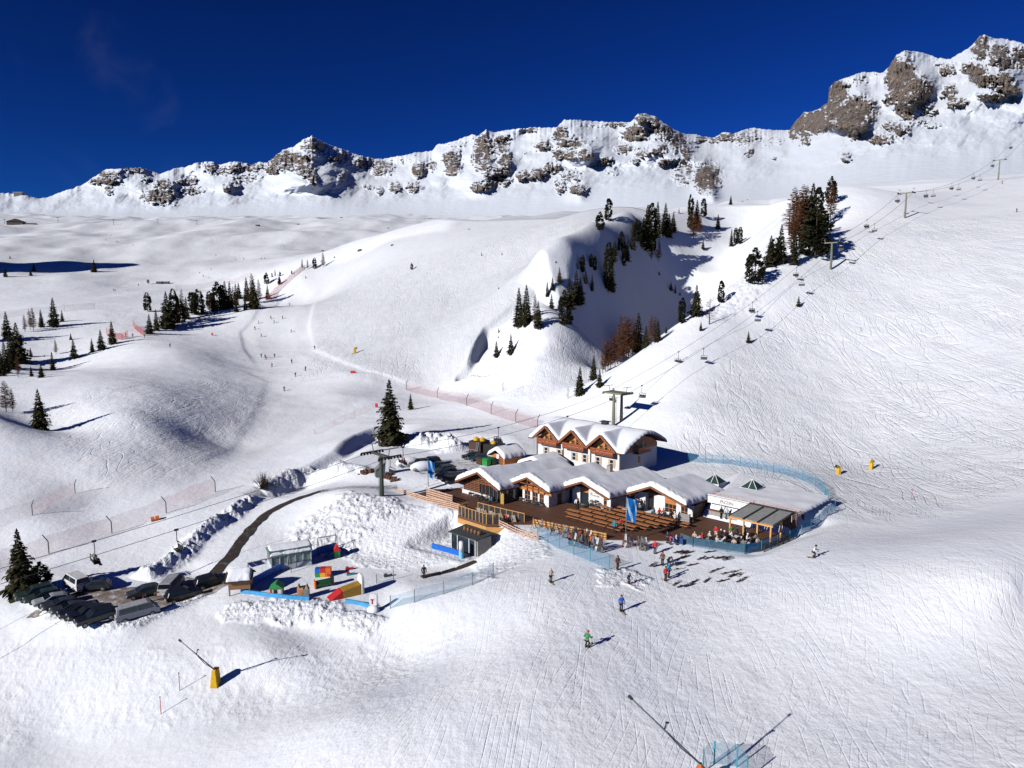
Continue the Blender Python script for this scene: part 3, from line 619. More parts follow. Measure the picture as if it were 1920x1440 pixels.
wall(-17.6, -11.2, 2.0, 2.3, 0, .75, WW); wall(-17.6, -17.4, 2.3, 20, 0, 1.0, WW); wall(-8.6, -7.9, 1.9, 2.1, 0, 2.3, W_('upright_boards'), 'side_panel')
wall(-8.2, -8.0, 2.3, 6.0, 0, 2.4, GLASS, 'side_window')
# wing with three windows between white piers
l0, hl, hr, zl, zr, za, d0, dw, d1 = WINGS[1]
timber_gable(l0, hl, hr, zl, zr, za, 5.55, 1.95, OB)
wall(-8.6, -7.2, 5.9, 6.1, 0, 2, DB, 'door_recess'); wall(-7.2, -6.75, 5.5, 5.9, 0, 1.95, WW)
for a, b in ((-6.75, -5.6), (-5.15, -4.0), (-3.65, -2.75)): window(a, b, 5.6, .5, 1.95, 1, 1)
for a, b in ((-5.6, -5.15), (-4.0, -3.65), (-2.75, -1.75)): wall(a, b, 5.52, 5.9, .05, 1.95, WW)
wall(-6.75, -2.75, 5.54, 5.8, 0, .5, WW, 'plinth')
wall(-2.0, -1.75, 5.9, 10.6, 0, 2.75, WW, 'side_wall'); wall(-1.76, -1.70, 7.6, 8.6, 0, 1.9, DB, 'side_door')
q = MB(OFF)
for x in (-7.6, -6.2, -5.0, -3.8, -2.6): q.box(x - .06, x + .06, 5.35, 5.5, 1.9, 3.2)
q.beam((-8.4, 5.42, 2.5), (-1.6, 5.42, 2.5), .12, .16); q.beam((-5, 4.2, 3.4), (-5, 4.2, 4.3), .12, .12); q.beam((-6.6, 4.2, 3.5), (-3.4, 4.2, 3.5), .12, .14)
q.build('gable_beams', BB, rest)
# entrance wing
l0, hl, hr, zl, zr, za, d0, dw, d1 = WINGS[2]
timber_gable(l0, hl, hr, zl, zr, za, 10.9, 2.7, DB)
wall(-1.7, -1.1, 10.55, 10.75, 0, 2.7, M_('black'), 'dark_door'); wall(-1.1, .45, 10.5, 10.8, 0, 2.75, WW); wall(.45, 2.15, 10.85, 10.95, 0, 2.0, GLASS, 'entrance_door'); wall(.45, 2.15, 10.8, 10.9, 2.0, 2.75, OB, 'door_head')
ew = wall(2.15, 5.0, 10.45, 10.75, 0, 2.85, M_('white_wall'), 'entrance_wall')
FR = Matrix(((1, 0, 0), (0, 0, -1), (0, 1, 0))).to_4x4()
lm = mat('letter_grey', (.23, .21, .21), .8)
for s_, z_, x_, sz in (('Cima', 2.33, 3.35, .33), ('R', 1.85, 2.5, .75), ('ucson', 1.85, 2.98, .52)):
    text_mesh(s_, sz, lm, rest, Matrix.Translation((x_ + 1, 10.42 - 10, z_)) @ FR, 'wall_lettering')
wall(3.4, 4.2, 10.41, 10.45, 1.12, 1.32, M_('black'), 'name_plate')
window(5.0, 5.6, 10.5, .2, 2.3, 0, 2); wall(5.6, 6.3, 10.45, 10.8, 0, 2.75, WW); wall(6.1, 6.3, 10.8, 15.7, 0, 2.75, mat('white_wall_shaded', (.5,.49,.48), .85), 'side_wall')  # side wall is white too; its shade is painted in as grey
# right wing
l0, hl, hr, zl, zr, za, d0, dw, d1 = WINGS[3]
timber_gable(l0, hl, hr, zl, zr, za, 15.95, 2.6, DB)
window(6.35, 7.35, 15.6, .0, 2.35, 1, 2); wall(7.35, 7.6, 15.6, 15.8, 0, 2.5, BB, 'post'); wall(7.6, 9.55, 14.9, 15.3, 0, 2.75, WW, 'pier'); wall(9.3, 9.55, 15.3, 15.9, 0, 2.75, mat('white_wall_shaded', (.5,.49,.48), .85), 'pier_side')  # right side of the white pier gets the painted shade tone
wall(9.6, 10.7, 15.9, 15.98, 1.9, 2.6, BB, 'door_head'); wall(9.6, 10.7, 15.85, 15.9, 0, 1.9, M_('black'), 'dark_door')
wall(10.7, 12.6, 15.5, 15.8, 0, 2.6, WW); wall(12.6, 14.5, 15.55, 15.8, 1.65, 2.55, OB, 'timber_band'); window(12.6, 14.5, 15.6, .3, 1.65, 2, 1); wall(12.6, 14.5, 15.53, 15.8, 0, .3, WW, 'plinth')
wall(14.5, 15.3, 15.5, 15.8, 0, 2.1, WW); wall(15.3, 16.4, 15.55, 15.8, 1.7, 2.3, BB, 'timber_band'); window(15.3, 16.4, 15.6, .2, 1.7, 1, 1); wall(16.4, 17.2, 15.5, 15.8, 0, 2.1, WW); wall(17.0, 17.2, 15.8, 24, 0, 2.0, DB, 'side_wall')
wall(-17.2, 16.9, 20.8, 21.0, 0, 1.0, WW, 'back_wall')
MB(OFF).box(-1.3, -.6, 19.9, 20.7, 2.0, 4.3).build('chimney', M_('stone'), rest)
# ================================================================== THE TERRACE
DECK = [(-22.5,-4.9),(-9.1,-4.9),(-9.1,-6.7),(-3.0,-6.7),(-1.7,-5.4),(1.9,-2.0),(13,-.05),(16,2.5),(20.2,6),(23,6.3),(28.6,8.3),(30,10),(30.4,18.6),(17.4,18.6),(17.2,16),(-17.5,4),(-22.5,3)]
dk = thing('wooden_terrace', 'wide brown plank terrace in front of the restaurant', 'terrace', S(0, 3, 0), TH)
def prism_ld(P, z0, z1, off): return MB(off).prism([(a, b, z0) for a, b in P], (0, 0, z1 - z0))
prism_ld([(l, d) for l, d in DECK], -.25, .12, (0, 3, 0)).build('deck', W_('deck_boards'), dk)
MB((0, 3, 0)).prism([(-9.1, -6.75, -.25), (-3, -6.75, -.25), (-3, -6.75, -1.35), (-9.1, -6.75, -1.0)], (0, .12, 0)).build('balcony_cladding', W_('fence_boards'), dk)
MB((0, 3, 0)).prism([(-2.98, -6.72, -.25), (-.6, -4.9, -.25), (-1.6, -5.6, -1.25), (-2.6, -6.3, -1.5), (-2.98, -6.72, -1.35)], (.08, -.1, 0)).build('balcony_cladding', W_('fence_boards'), dk)
MB((0, 3, 0)).box(-9, -3, -6.6, -4, -.9, -.26).build('joists', DB, dk)
def post_fence(name, label, cat, pts, h, boards, m, pw=.1, step=1.6, z=0.12, group=None, slat_gap=.55, glassy=None):
    "posts and rails along a line of site points; z is the foot of the fence"
    P = [Vector(p) for p in pts]; c = P[len(P) // 2]
    o = thing(name, label, cat, (c.x, c.y, c.z), 0, group); off = tuple(c)
    for a, b in zip(P, P[1:]):
        n = max(1, round((b - a).length / step)); e = (b - a)
        for i in range(n + (b == P[-1])):
            p = a + e * (i / n); MB(off).beam(p, p + Vector((0, 0, h + .05)), pw, pw).build('post', m, o)
        nrm = Vector((e.y, -e.x, 0)).normalized() * (pw * .5 + .02)
        if boards:
            q = MB(off); sh = h / boards
            for j in range(boards):
                zc = sh * (j + .5) + .02; q.beam(a + nrm + Vector((0, 0, zc)), b + nrm + Vector((0, 0, zc)), .03, sh * slat_gap)
            q.build('boards', m, o)
        if glassy: MB(off).beam(a + Vector((0, 0, h * .5)), b + Vector((0, 0, h * .5)), .02, h * .9).build('glass_panel', glassy, o); MB(off).beam(a + Vector((0, 0, h)), b + Vector((0, 0, h)), .09, .07).build('handrail', m, o)
    return o
FB, PB = W_('fence_boards'), W_('pale_boards')
post_fence('board_fence', 'sunlit golden board fence along the front edge of the terrace behind the ski racks', 'fence', [S(1.9, -2.16, 0), S(13.05, -.08, 0)], 1.0, 3, FB, slat_gap=.72)
post_fence('board_fence', 'pale pinkish slatted board fence at the left end of the terrace', 'fence', [S(-25.8, -5, -.4), S(-18.3, -5.05, -.35), S(-12.5, -5.05, .05), S(-9.15, -5.1, .1)], 1.15, 4, PB, slat_gap=.66)
post_fence('board_fence', 'higher pale slatted board fence standing behind the left terrace fence', 'fence', [S(-20.2, -3.4, .1), S(-14, -3.4, .1)], 1.45, 4, PB, slat_gap=.66)
clear = mat_net('clear_glass', (.12, .13, .14), .45)
post_fence('glass_railing', 'timber and glass railing around the orange balcony above the lower entrance', 'railing', [S(-9.0, -4.9, .12), S(-9.0, -6.62, .12), S(-3.05, -6.62, .12), S(-1.75, -5.35, .12)], 1.5, 0, FB, pw=.12, step=.75, glassy=clear)
post_fence('glass_railing', 'long thin timber railing with glass across the terrace behind the deck chairs', 'railing', [S(-8.6, -3.0, .12), S(-3.0, -2.6, .12), S(.2, -2.2, .12)], 1.25, 0, FB, pw=.1, step=1.1, glassy=clear)
post_fence('ramp_fence', 'weathered plank fence sloping down along the snow ramp below the terrace', 'fence', [S(-1.5, -5.6, .0), S(2.2, -6.2, -.15), S(6.5, -6.3, -.2)], .95, 3, W_('pale_boards'), slat_gap=.5)
MB(tuple(S(3, -4.2, .2))).beam(S(-.6, -4.3, .22), S(9.4, -2.9, .22), .35, .12).build('ramp_kerb', M_('grey'), None)
tag(bpy.data.objects['ramp_kerb'], 'straight grey kerb beam lying along the snow ramp beside the ski racks', 'kerb')
# ================================================================== BAR AND PERGOLA
bar = thing('pizzeria_bar', 'low flat-roofed bar with a white lettered fascia and snow-covered roof terrace', 'bar', S(22, 20, 0), TH); BO = (22, 20, 0)
MB(BO).box(17.9, 24.3, 18.6, 18.9, 2.2, 3.25).build('fascia', WW, bar)
MB(BO).box(17.9, 24.3, 18.55, 18.95, 3.26, 3.34).build('coping', M_('dark_metal'), bar)
MB(BO).box(17.9, 24.3, 18.5, 18.9, 3.345, 3.42).build('snow_edge', ROOFSNOW, bar)
MB(BO).box(18.0, 30.6, 22.2, 22.4, 0, 2.2).build('back_wall', DB, bar)
MB(BO).box(18.3, 22.6, 18.3, 18.8, .12, 1.15).build('counter', M_('stone'), bar); MB(BO).box(18.2, 22.7, 18.2, 18.9, 1.155, 1.22).build('counter_top', BB, bar)
MB(BO).tube((20.1, 18.45, 1.2), (20.1, 18.45, 2.3), .07).build('post', M_('white'), bar)
MB(BO).box(24.3, 30.9, 18.9, 19.2, .1, 3.1).build('rear_wall', DB, bar)
text_mesh('PIZZfAI', .62, lm, bar, Matrix.Translation((19.9 - 22, 18.57 - 20, 2.5)) @ FR, 'fascia_lettering')
roof_snow('roof_snow', 17.2, 30.6, 19.0, 34.0, lambda x, y: 2.5 + 0 * x - .028 * (y - 19), .38, bar, BO, 77, .3, 70, 80, .2)
def rail(l0, d0, l1, d1, z, name='roof_railing'):
    q = MB(BO); n = max(1, int(math.hypot(l1 - l0, d1 - d0) / 1.2))
    for i in range(n + 1): t = i / n; x, y = l0 + (l1 - l0) * t, d0 + (d1 - d0) * t; q.box(x - .04, x + .04, y - .04, y + .04, z, z + .85)
    for k in (.25, .52, .82): q.beam((l0, d0, z + k), (l1, d1, z + k), .04, .09)
    q.build(name, mat('rail_timber', (.52, .35, .30), .7), bar)
rail(18.2, 19.3, 24.5, 19.3, 2.85); rail(24.6, 19.6, 31.0, 19.9, 2.75); rail(31.0, 19.9, 31.0, 16.8, 2.55)
for k, (l, d, w) in enumerate(((14.0, 28.3, 1.0), (19.8, 29.4, 1.0))):
    t = thing('skylight', ('glazed pyramid skylight nearer the restaurant gables', 'glazed pyramid skylight nearer the blue net')[k], 'skylight', S(l, d, 2.2), TH, 'pyramid skylights on the snowy roof')
    MB().box(-1.4, 1.4, -1.4, 1.4, -1.8, .5).build('kerb', M_('white'), t)
    MB().add([(-1.35, -1.35, .5), (1.35, -1.35, .5), (1.35, 1.35, .5), (-1.35, 1.35, .5), (0, 0, 1.75)], [(0, 1, 4), (1, 2, 4), (2, 3, 4), (3, 0, 4)]).build('glazing', mat_glass('green_glass', (.03, .06, .055)), t)
    q = MB()
    for a in ((-1.35, -1.35), (1.35, -1.35), (1.35, 1.35), (-1.35, 1.35), (0, -1.35)): q.beam((*a, .52), (0, 0, 1.78), .09, .07)
    q.build('glazing_bars', M_('white'), t)
pg = thing('pergola', 'timber pergola with three grey retractable awnings over the bar tables', 'pergola', S(27.2, 15.5, 0), TH); PO = (27.2, 15.5, 0)
q = MB(PO)
for x in (24.4, 26.3, 28.2, 30.0): q.box(x - .1, x + .1, 12.5, 12.7, .12, 2.65)
q.box(24.2, 30.3, 12.42, 12.62, 2.65, 2.88); q.box(30.0, 30.2, 15.5, 15.7, .1, 2.7)
q.build('frame', W_('fence_boards'), pg)
q = MB(PO)
for x in (24.25, 26.3, 28.3, 30.35): q.beam((x, 12.4, 2.95), (x, 19.3, 3.2), .26 if 25 < x < 30 else .14, .16)
q.box(24.2, 30.4, 18.7, 19.3, 3.12, 3.3); q.build('rafters', M_('dark_metal'), pg)
for a, b in ((24.35, 26.1), (26.5, 28.1), (28.5, 30.25)):
    MB(PO).add([(a, 12.5, 2.93), (b, 12.5, 2.93), (b, 18.7, 3.16), (a, 18.7, 3.16), (a, 12.5, 2.98), (b, 12.5, 2.98), (b, 18.7, 3.21), (a, 18.7, 3.21)], [(3,2,1,0),(4,5,6,7),(0,1,5,4),(1,2,6,5),(2,3,7,6),(3,0,4,7)]).build('awning', mat('awning_grey', (.33, .33, .31), .85), pg)
post_fence('glass_railing', 'dark railing running down the right edge of the bar terrace under the awning', 'railing', [S(30.5, 9.6, .1), S(30.9, 13, .1), S(31.1, 17.5, .1)], 1.05, 0, M_('dark_wood'), step=1.4, glassy=clear)
# ================================================================== HOTEL
HO = (-13, 31, .6)
hot = thing('alpine_hotel', 'white alpine hotel with three timber gables, balconies and a thick snow roof', 'hotel', S(HO[0], HO[1], HO[2] + .55), TH)
def hb(n, m, *b): 
    q = MB(HO)
    for x in b: q.box(*x)
    return q.build(n, m, hot)
L0, L1, D0, D1 = -22.6, -3.0, 26.5, 38.3
hb('wall', WW, (L0, L1, D0, D1, -.6, 4.1))
hb('timber_storey', OB, (L0 + .03, L1 + .02, D0 + .03, D1 - .03, 4.1, 4.85))
# side gable in boards
MB(HO).prism([(L1 - .15, D0 + .1, 4.85), (L1 - .15, 29, 6.0), (L1 - .15, 32.5, 6.75), (L1 - .15, 36, 6.0), (L1 - .15, D1 - .1, 4.85)], (.2, 0, 0)).build('side_gable', BB, hot)
MB(HO).prism([(L1 - .12, D0 + .05, 4.1), (L1 - .12, D1 - .05, 4.1), (L1 - .12, D1 - .05, 4.85), (L1 - .12, D0 + .05, 4.85)], (.2, 0, 0)).build('side_boards', BB, hot)
GX = (-19.2, -12.8, -6.3); GH = 3.2; ZA, ZV = 7.5, 4.85
def main_prof(x, y): 
    t = np.clip(np.abs(y - 32.4) / 7.2, 0, 1); return 7.35 - (7.35 - 4.75) * t ** 1.6
def hotel_prof(x, y):
    m = main_prof(x, y); g = np.full_like(x, -9.0)
    for c in GX: g = np.maximum(g, ZA - (ZA - ZV) * np.sqrt(((x - c) / GH) ** 2 + .003))
    return np.where(y < 32.4, np.maximum(m * 1.0, g), m)
def hotel_under(x, y): return hotel_prof(x, y)
xs = np.linspace(L0 - 1.0, L1 + 1.5, 140); ys = np.linspace(24.9, 39.4, 70); X, Y = np.meshgrid(xs, ys)
def sheet(prof_z, th, name, m):
    Z = prof_z; V = np.concatenate([np.stack([X, Y, Z], -1).reshape(-1, 3), np.stack([X, Y, Z - th], -1).reshape(-1, 3)]); n = X.size; f = grid_faces(*X.shape)
    Fs = [tuple(map(int, q)) for q in f] + [tuple(int(i) + n for i in q[::-1]) for q in f]
    nr, nc = X.shape
    ring = [(0, j) for j in range(nc)] + [(i, nc - 1) for i in range(1, nr)] + [(nr - 1, j) for j in range(nc - 2, -1, -1)] + [(i, 0) for i in range(nr - 2, 0, -1)]
    for k in range(len(ring)):
        a = ring[k]; b = ring[(k + 1) % len(ring)]; ia, ib = a[0] * nc + a[1], b[0] * nc + b[1]; Fs.append((ia, ia + n, ib + n, ib))
    return MB(HO).add(list(map(tuple, V)), Fs).build(name, m, hot)
# the front edge of the roof is set back between the gables
def front(x): return np.min([np.abs(x - c) for c in GX], 0)
sheet(np.where((Y < 26.2) & (front(X) > GH * .93), hotel_prof(X, Y) , hotel_prof(X, Y)), .16, 'roof', DB)
roof_snow('roof_snow', L0 - 1.1, L1 + 1.6, 25.1, 39.5, lambda x, y: hotel_prof(x, y) + .0, .55, hot, HO, 55, .1, 150, 80, .06)
for c in GX:
    MB(HO).prism([(c - GH + .3, 26.42, 4.85), (c + GH - .3, 26.42, 4.85), (c, 26.42, ZA - .3)], (0, .1, 0)).build('gable_wall', OB, hot)
    q = MB(HO)
    q.beam((c - GH, 24.78, ZV - .08), (c, 24.78, ZA - .08), .16, .42); q.beam((c, 24.78, ZA - .08), (c + GH, 24.78, ZV - .08), .16, .42)
    q.build('bargeboard', W_('brown_boards'), hot)
    for a, b in ((-1.25, -.55), (-.1, .55), (.95, 1.5)): window(c + a, c + b, 26.35, 4.3, 5.9 if abs(a) < 1.2 and b < 1 else 5.3, 0, 1, par=hot, off=HO)
    MB(HO).box(c - 1.75, c - 1.25, 26.3, 26.36, 4.3, 5.5).build('shutter', W_('upright_boards'), hot)
    bal = MB(HO).box(c - 2.5, c + 2.4, 25.2, 26.4, 3.75, 3.9).build('balcony', BB, hot)
    q = MB(HO)
    for z in (4.0, 4.22, 4.44, 4.66): q.box(c - 2.5, c + 2.4, 25.2, 25.26, z, z + .15)
    for i in range(6): x = c - 2.46 + i * .97; q.box(x - .05, x + .05, 25.26, 25.34, 3.9, 4.85)
    q.box(c - 2.55, c + 2.45, 25.15, 25.32, 4.84, 4.92); q.box(c - 2.5, c - 2.44, 25.26, 26.4, 4.0, 4.8); q.box(c + 2.34, c + 2.4, 25.26, 26.4, 4.0, 4.8)
    q.build('balustrade', mat('red_brown_timber', (.34, .09, .028), .6), bal)
for x in (-20.3, -17.0, -13.4, -10.9, -7.9, -4.9):
    window(x - .4, x + .4, 26.38, 1.6, 3.0, 0, 1, par=hot, off=HO, frame=M_('white'))
    for s in (-1, 1): MB(HO).box(x + s * .42 - (.32 if s < 0 else 0), x + s * .42 + (.32 if s > 0 else 0), 26.4, 26.46, 1.55, 3.05).build('shutter', mat('shutter_tan', (.62, .40, .22), .7), hot)
for x in (-22.5, -16.0, -9.55, -3.1): MB(HO).tube((x, 26.3, .3), (x, 26.3, 4.8), .07).build('downpipe', M_('dark_metal'), hot)
sb = MB(HO).box(L1, L1 + 1.2, 30.2, 34.5, 3.75, 3.9).build('balcony', BB, hot)
q = MB(HO)
for z in (4.0, 4.25, 4.5, 4.7): q.box(L1 + 1.14, L1 + 1.2, 30.2, 34.5, z, z + .15)
q.build('balustrade', mat('red_brown_timber', (.34, .09, .028), .6), sb)
for d in (30.8, 33.0): MB(HO).box(L1 + .06, L1 + .12, d, d + .8, 4.1, 5.6).build('side_window', GLASS, hot)
MB(HO).box(L1 + .0, L1 + .05, 32.0, 32.6, 1.8, 3.0).build('side_shutter', BB, hot)
MB(HO).box(-11.4, -10.2, 32.0, 32.9, 7.4, 8.35).build('chimney', M_('black'), hot)
MB(HO).box(-11.7, -9.9, 31.8, 33.1, 8.36, 8.5).build('chimney_cap', M_('dark_metal'), hot)
# annexe roof between hotel and restaurant
ann = thing('snowy_annexe', 'snow-covered gabled annexe roof between the hotel and the restaurant', 'annexe', S(-17, 22, 0), TH); AO = (-17, 22, 0)
MB(AO).box(-20, -14.2, 19.5, 24.5, 0, 1.6).build('wall', WW, ann)
q = MB(AO); gable_roof(q, -17, 3.4, 3.4, 1.7, 1.7, 3.0, 18.5, 25.2); q.build('roof', DB, ann)
roof_snow('roof_snow', -20.5, -13.5, 18.4, 25.3, gable(-17, 3.5, 3.5, 1.7, 1.7, 3.0), .6, ann, AO, 99, .4, 40, 40)
# ================================================================== LOWER ENTRANCE
le = thing('lower_entrance', 'dark glazed entrance pavilion with white frame below the orange balcony', 'pavilion', S(-4.2, -9, -3.4), TH); EO = (-4.2, -9, -3.4)
MB(EO).box(-6.6, -1.6, -10.1, -7.4, -3.4, -1.0).build('glass_walls', GLASS, le)
MB(EO).box(-1.58, -1.3, -10.0, -7.4, -2.4, -1.0).build('side_cladding', W_('grey_boards'), le); MB(EO).box(-1.58, -1.3, -10.0, -7.4, -3.4, -2.42).build('side_plinth', M_('stone'), le)
MB(EO).prism([(-6.9, -10.5, -1.0), (-1.2, -10.4, -1.0), (-1.2, -7.0, -.75), (-6.9, -7.0, -.75)], (0, 0, .14)).build('flat_roof', mat('roof_felt', (.05, .06, .06), .7), le)
q = MB(EO)
for x in (-6.6, -5.3, -2.9, -1.65): q.box(x - .06, x + .06, -10.2, -10.08, -3.4, -1.0)
q.box(-6.66, -1.6, -10.22, -10.06, -1.12, -1.0); q.build('white_frame', M_('white'), le)
for i in range(5):
    b = thing('wooden_barrel', f'brown barrel planter {["at the left end","second from left","in the middle","fourth from left","at the right end"][i]} of the row on the pavilion roof', 'barrel', S(-5.1 + i * .72, -8.9, -.72), TH, 'barrels on the pavilion roof')
    q = MB()
    for a, r0, r1 in ((0, .2, .27), (.2, .27, .27), (.4, .27, .2)): q.tube((0, 0, a), (0, 0, a + .2), r0, r1, 10)
    q.build('staves', W_('hut_boards'), b); MB().tube((0, 0, .16), (0, 0, .2), .285, .285, 10).tube((0, 0, .4), (0, 0, .44), .285, .285, 10).build('hoops', M_('dark_metal'), b)
pb = S(-2.6, -11.9, 0); pb.z = hgt(pb.x, pb.y)
ad = thing('advertising_column', 'upright inflated white and pale blue column in front of the dark entrance', 'column', pb)
MB().tube((0, 0, 0), (0, 0, 1.0), .34, .34, 14).build('lower_band', mat('pale_blue', (.25, .58, .78), .6), ad); q = MB(); q.tube((0, 0, 1.002), (0, 0, 2.3), .335, .33, 14); q.ball((0, 0, 2.3), (.33, .33, .18), 14, 6); q.build('upper_band', M_('white'), ad, True)
# ================================================================== SNOWY TANK SHED, HUTS, BINS
def place(u, v, dmin=0): return gnd(u, v, dmin)
p = place(912, 852); TS = thing('storage_shed', 'black slatted storage shed with yellow snow machine hoods on top', 'shed', p, TH + .15)
MB().box(-3.3, -.3, -1.6, 1.6, .5, 2.7).build('left_cabin', W_('dark_boards'), TS); MB().box(.1, 3.4, -1.2, 1.9, .5, 2.4).build('right_cabin', M_('black'), TS)
q = MB(); q.box(-3.8, -.2, -2.4, -1.6, .3, .5)
for x in (-3.1, -2.2, -1.3, -.5): q.box(x - .05, x + .05, -2.3, -2.2, -.6, 1.2)
q.box(-3.1, -.5, -2.3, -2.24, 1.1, 1.2); q.build('platform', W_('grey_boards'), TS)
q = MB(); q.beam((-1.4, -1.9, .4), (-1.0, -1.65, 2.7), .08, .08); q.beam((-1.0, -1.9, .4), (-.6, -1.65, 2.7), .08, .08)
for i in range(7): q.beam((-1.4 + i * .055, -1.87 + i * .035, .6 + i * .32), (-1.0 + i * .055, -1.87 + i * .035, .6 + i * .32), .05, .05)
q.build('ladder', M_('grey_metal'), TS)
for i, (x, y) in enumerate(((-2.4, -.2), (-1.0, .1), (1.6, .3))):
    q = MB(); q.tube((x, y, 2.7 if x < 0 else 2.4), (x, y, 3.05 if x < 0 else 2.75), .62, .58, 14); q.ball((x, y, 3.05 if x < 0 else 2.75), (.6, .6, .25), 14, 6); q.tube((x, y, 3.2), (x, y, 3.5), .1, .1); q.build('yellow_hood', M_('yellow'), TS)
p = place(945, 868); HU = thing('timber_hut', 'small orange timber hut with snow roof beside the green bins', 'hut', p, TH - .1)
MB().box(-1.8, 1.8, -1.4, 3, -.2, 1.9).build('wall', OB, HU); MB().box(-.5, .2, -1.46, -1.4, -.2, 1.9).build('white_pier', M_('white'), HU); MB().box(.3, 1.4, -1.45, -1.4, -.2, 1.6).build('door', BB, HU)
q = MB(); q.prism([(-2.5, -2, 1.5), (0, -2, 2.9), (2.5, -2, 1.5), (2.5, -2, 1.35), (0, -2, 2.7), (-2.5, -2, 1.35)], (0, 5.4, 0)); q.build('roof', DB, HU)
roof_snow('roof_snow', -2.6, 2.6, -2.1, 3.5, lambda x, y: 2.9 - 1.4 * np.sqrt((x / 2.5) ** 2 + .01), .75, HU, (0, 0, 0), 101, .4, 30, 34)
def bin_(u, v, label, m):
    t = thing('waste_bin', label, 'bin', place(u, v), TH); MB().prism([(-.65, -.5, .1), (.65, -.5, .1), (.75, -.55, 1.2), (-.75, -.55, 1.2)], (0, 1.05, 0)).build('bin_body', m, t)
    MB().prism([(-.78, -.6, 1.21), (-.78, .6, 1.21), (-.78, .3, 1.42), (-.78, -.3, 1.42)], (1.56, 0, 0)).build('lid', m, t); return t
bin_(901, 871, 'dark brown waste bin left of the green bin behind the restaurant roof', W_('dark_boards')); bin_(912, 873, 'bright green waste bin behind the restaurant roof', M_('green')); bin_(922, 871, 'dark green waste bin nearest the timber hut', mat('dark_green', (.01, .08, .03), .5))
# ================================================================== CARS
def car_proto(kind, name, cat):
    "profile swept across the width, narrower at the roof"
    t = thing(name, '', cat)
    if kind == 'van': Lg, Wd, pr, cab = 5.0, 1.9, [(-2.5,.35),(-2.5,1.0),(-2.42,1.15),(2.0,1.15),(2.42,.95),(2.5,.4)], [(-2.44,1.15),(-2.3,1.92),(1.15,1.95),(1.55,1.8),(2.15,1.15)]
    elif kind == 'suv': Lg, Wd, pr, cab = 4.5, 1.85, [(-2.2,.4),(-2.25,.95),(-2.1,1.05),(1.0,1.05),(2.0,.98),(2.2,.8),(2.25,.4)], [(-2.12,1.04),(-1.85,1.62),(-1.5,1.68),(.1,1.68),(.35,1.62),(1.05,1.04)]
    else: Lg, Wd, pr, cab = 4.3, 1.76, [(-2.1,.35),(-2.15,.85),(-2.0,.95),(.95,.95),(1.95,.8),(2.12,.65),(2.15,.35)], [(-2.0,.94),(-1.55,1.38),(-1.2,1.45),(-.1,1.47),(.2,1.42),(1.05,.94)]
    w = Wd / 2
    b = MB(); n = len(pr)
    for s, y in ((0, -w), (1, w)): b.v += [Vector((x, y * (.97 if z < .5 or z > .9 else 1), z)) for x, z in pr]
    b.f += [tuple(range(n))[::-1], tuple(range(n, 2 * n))] + [(i, (i + 1) % n, n + (i + 1) % n, n + i) for i in range(n)]
    k = len(b.v); m = len(cab)
    for y in (-1, 1): b.v += [Vector((x, y * w * (.96 if i in (0, m - 1) else .78), z)) for i, (x, z) in enumerate(cab)]
    b.f += [tuple(range(k, k + m))[::-1], tuple(range(k + m, k + 2 * m))] + [(k + i, k + (i + 1) % m, k + m + (i + 1) % m, k + m + i) for i in range(m)]
    b.build('body', mat('car_paint', (.03, .03, .03), .3), t, bevel=.05)
    def scaled(f, z):  # a point of the cabin side
        return f
    q = MB(); zb, zt = cab[0][1] + .05, max(z for x, z in cab) - .12
    xb0, xb1 = cab[0][0] + .35, cab[-1][0] - .35; xt0, xt1 = cab[1][0] + .3, cab[-2][0] - .12
    for y in (-1, 1):
        yb, yt = y * (w * .945 + .012), y * (w * .80 + .012); xm = (xb0 + xb1) / 2 + .1
        for a0, a1, c0, c1 in ((xb0, xm - .05, xt0, xm - .05), (xm + .05, xb1, xm + .05, xt1)):
            q = MB(); vs = [(a0, yb, zb), (a1, yb, zb), (c1, yt, zt), (c0, yt, zt)]; q.add(vs, [(0, 1, 2, 3)] if y < 0 else [(3, 2, 1, 0)]); q.build('side_window', GLASS, t)
    def slanted(a, b_, nm):
        (x0, z0), (x1, z1) = a, b_; e = .012 if x0 > 0 else -.012; f0, f1 = .12, .9
        P0 = (x0 + (x1 - x0) * f0 + e, z0 + (z1 - z0) * f0 + .01); P1 = (x0 + (x1 - x0) * f1 + e, z0 + (z1 - z0) * f1 + .01)
        vs = [(P0[0], -w * .86, P0[1]), (P0[0], w * .86, P0[1]), (P1[0], w * .74, P1[1]), (P1[0], -w * .74, P1[1])]
        MB().add(vs, [(0, 1, 2, 3), (3, 2, 1, 0)]).build(nm, GLASS, t)
    slanted(cab[-1], cab[-2], 'windscreen'); slanted(cab[0], cab[1], 'rear_window')
    for x in (-Lg * .30, Lg * .31):
        for y in (-1, 1):
            wl = MB().tube((x, y * (w - .2), .33), (x, y * (w + .015), .33), .33, .33, 14).build('wheel', M_('rubber'), t)
            MB().tube((x, y * (w + .016), .33), (x, y * (w + .03), .33), .2, .18, 10).build('rim', M_('grey_metal'), wl)
    for y in (-1, 1):
        MB().box(pr[-2][0] - .1, pr[-2][0] + .03, y * w * .72 - .2, y * w * .72 + .2, pr[-2][1] - .12, pr[-2][1] + .03).build('headlight', mat('lamp_glass', (.75, .75, .72), .15), t)
        MB().box(pr[1][0] - .03, pr[1][0] + .05, y * w * .8 - .12, y * w * .8 + .12, pr[1][1] - .2, pr[1][1]).build('tail_light', mat('tail_red', (.4, .01, .01), .2), t)
    MB().box(pr[1][0] - .035, pr[1][0] - .01, -.26, .26, .5, .62).build('number_plate', M_('white'), t)
    return t
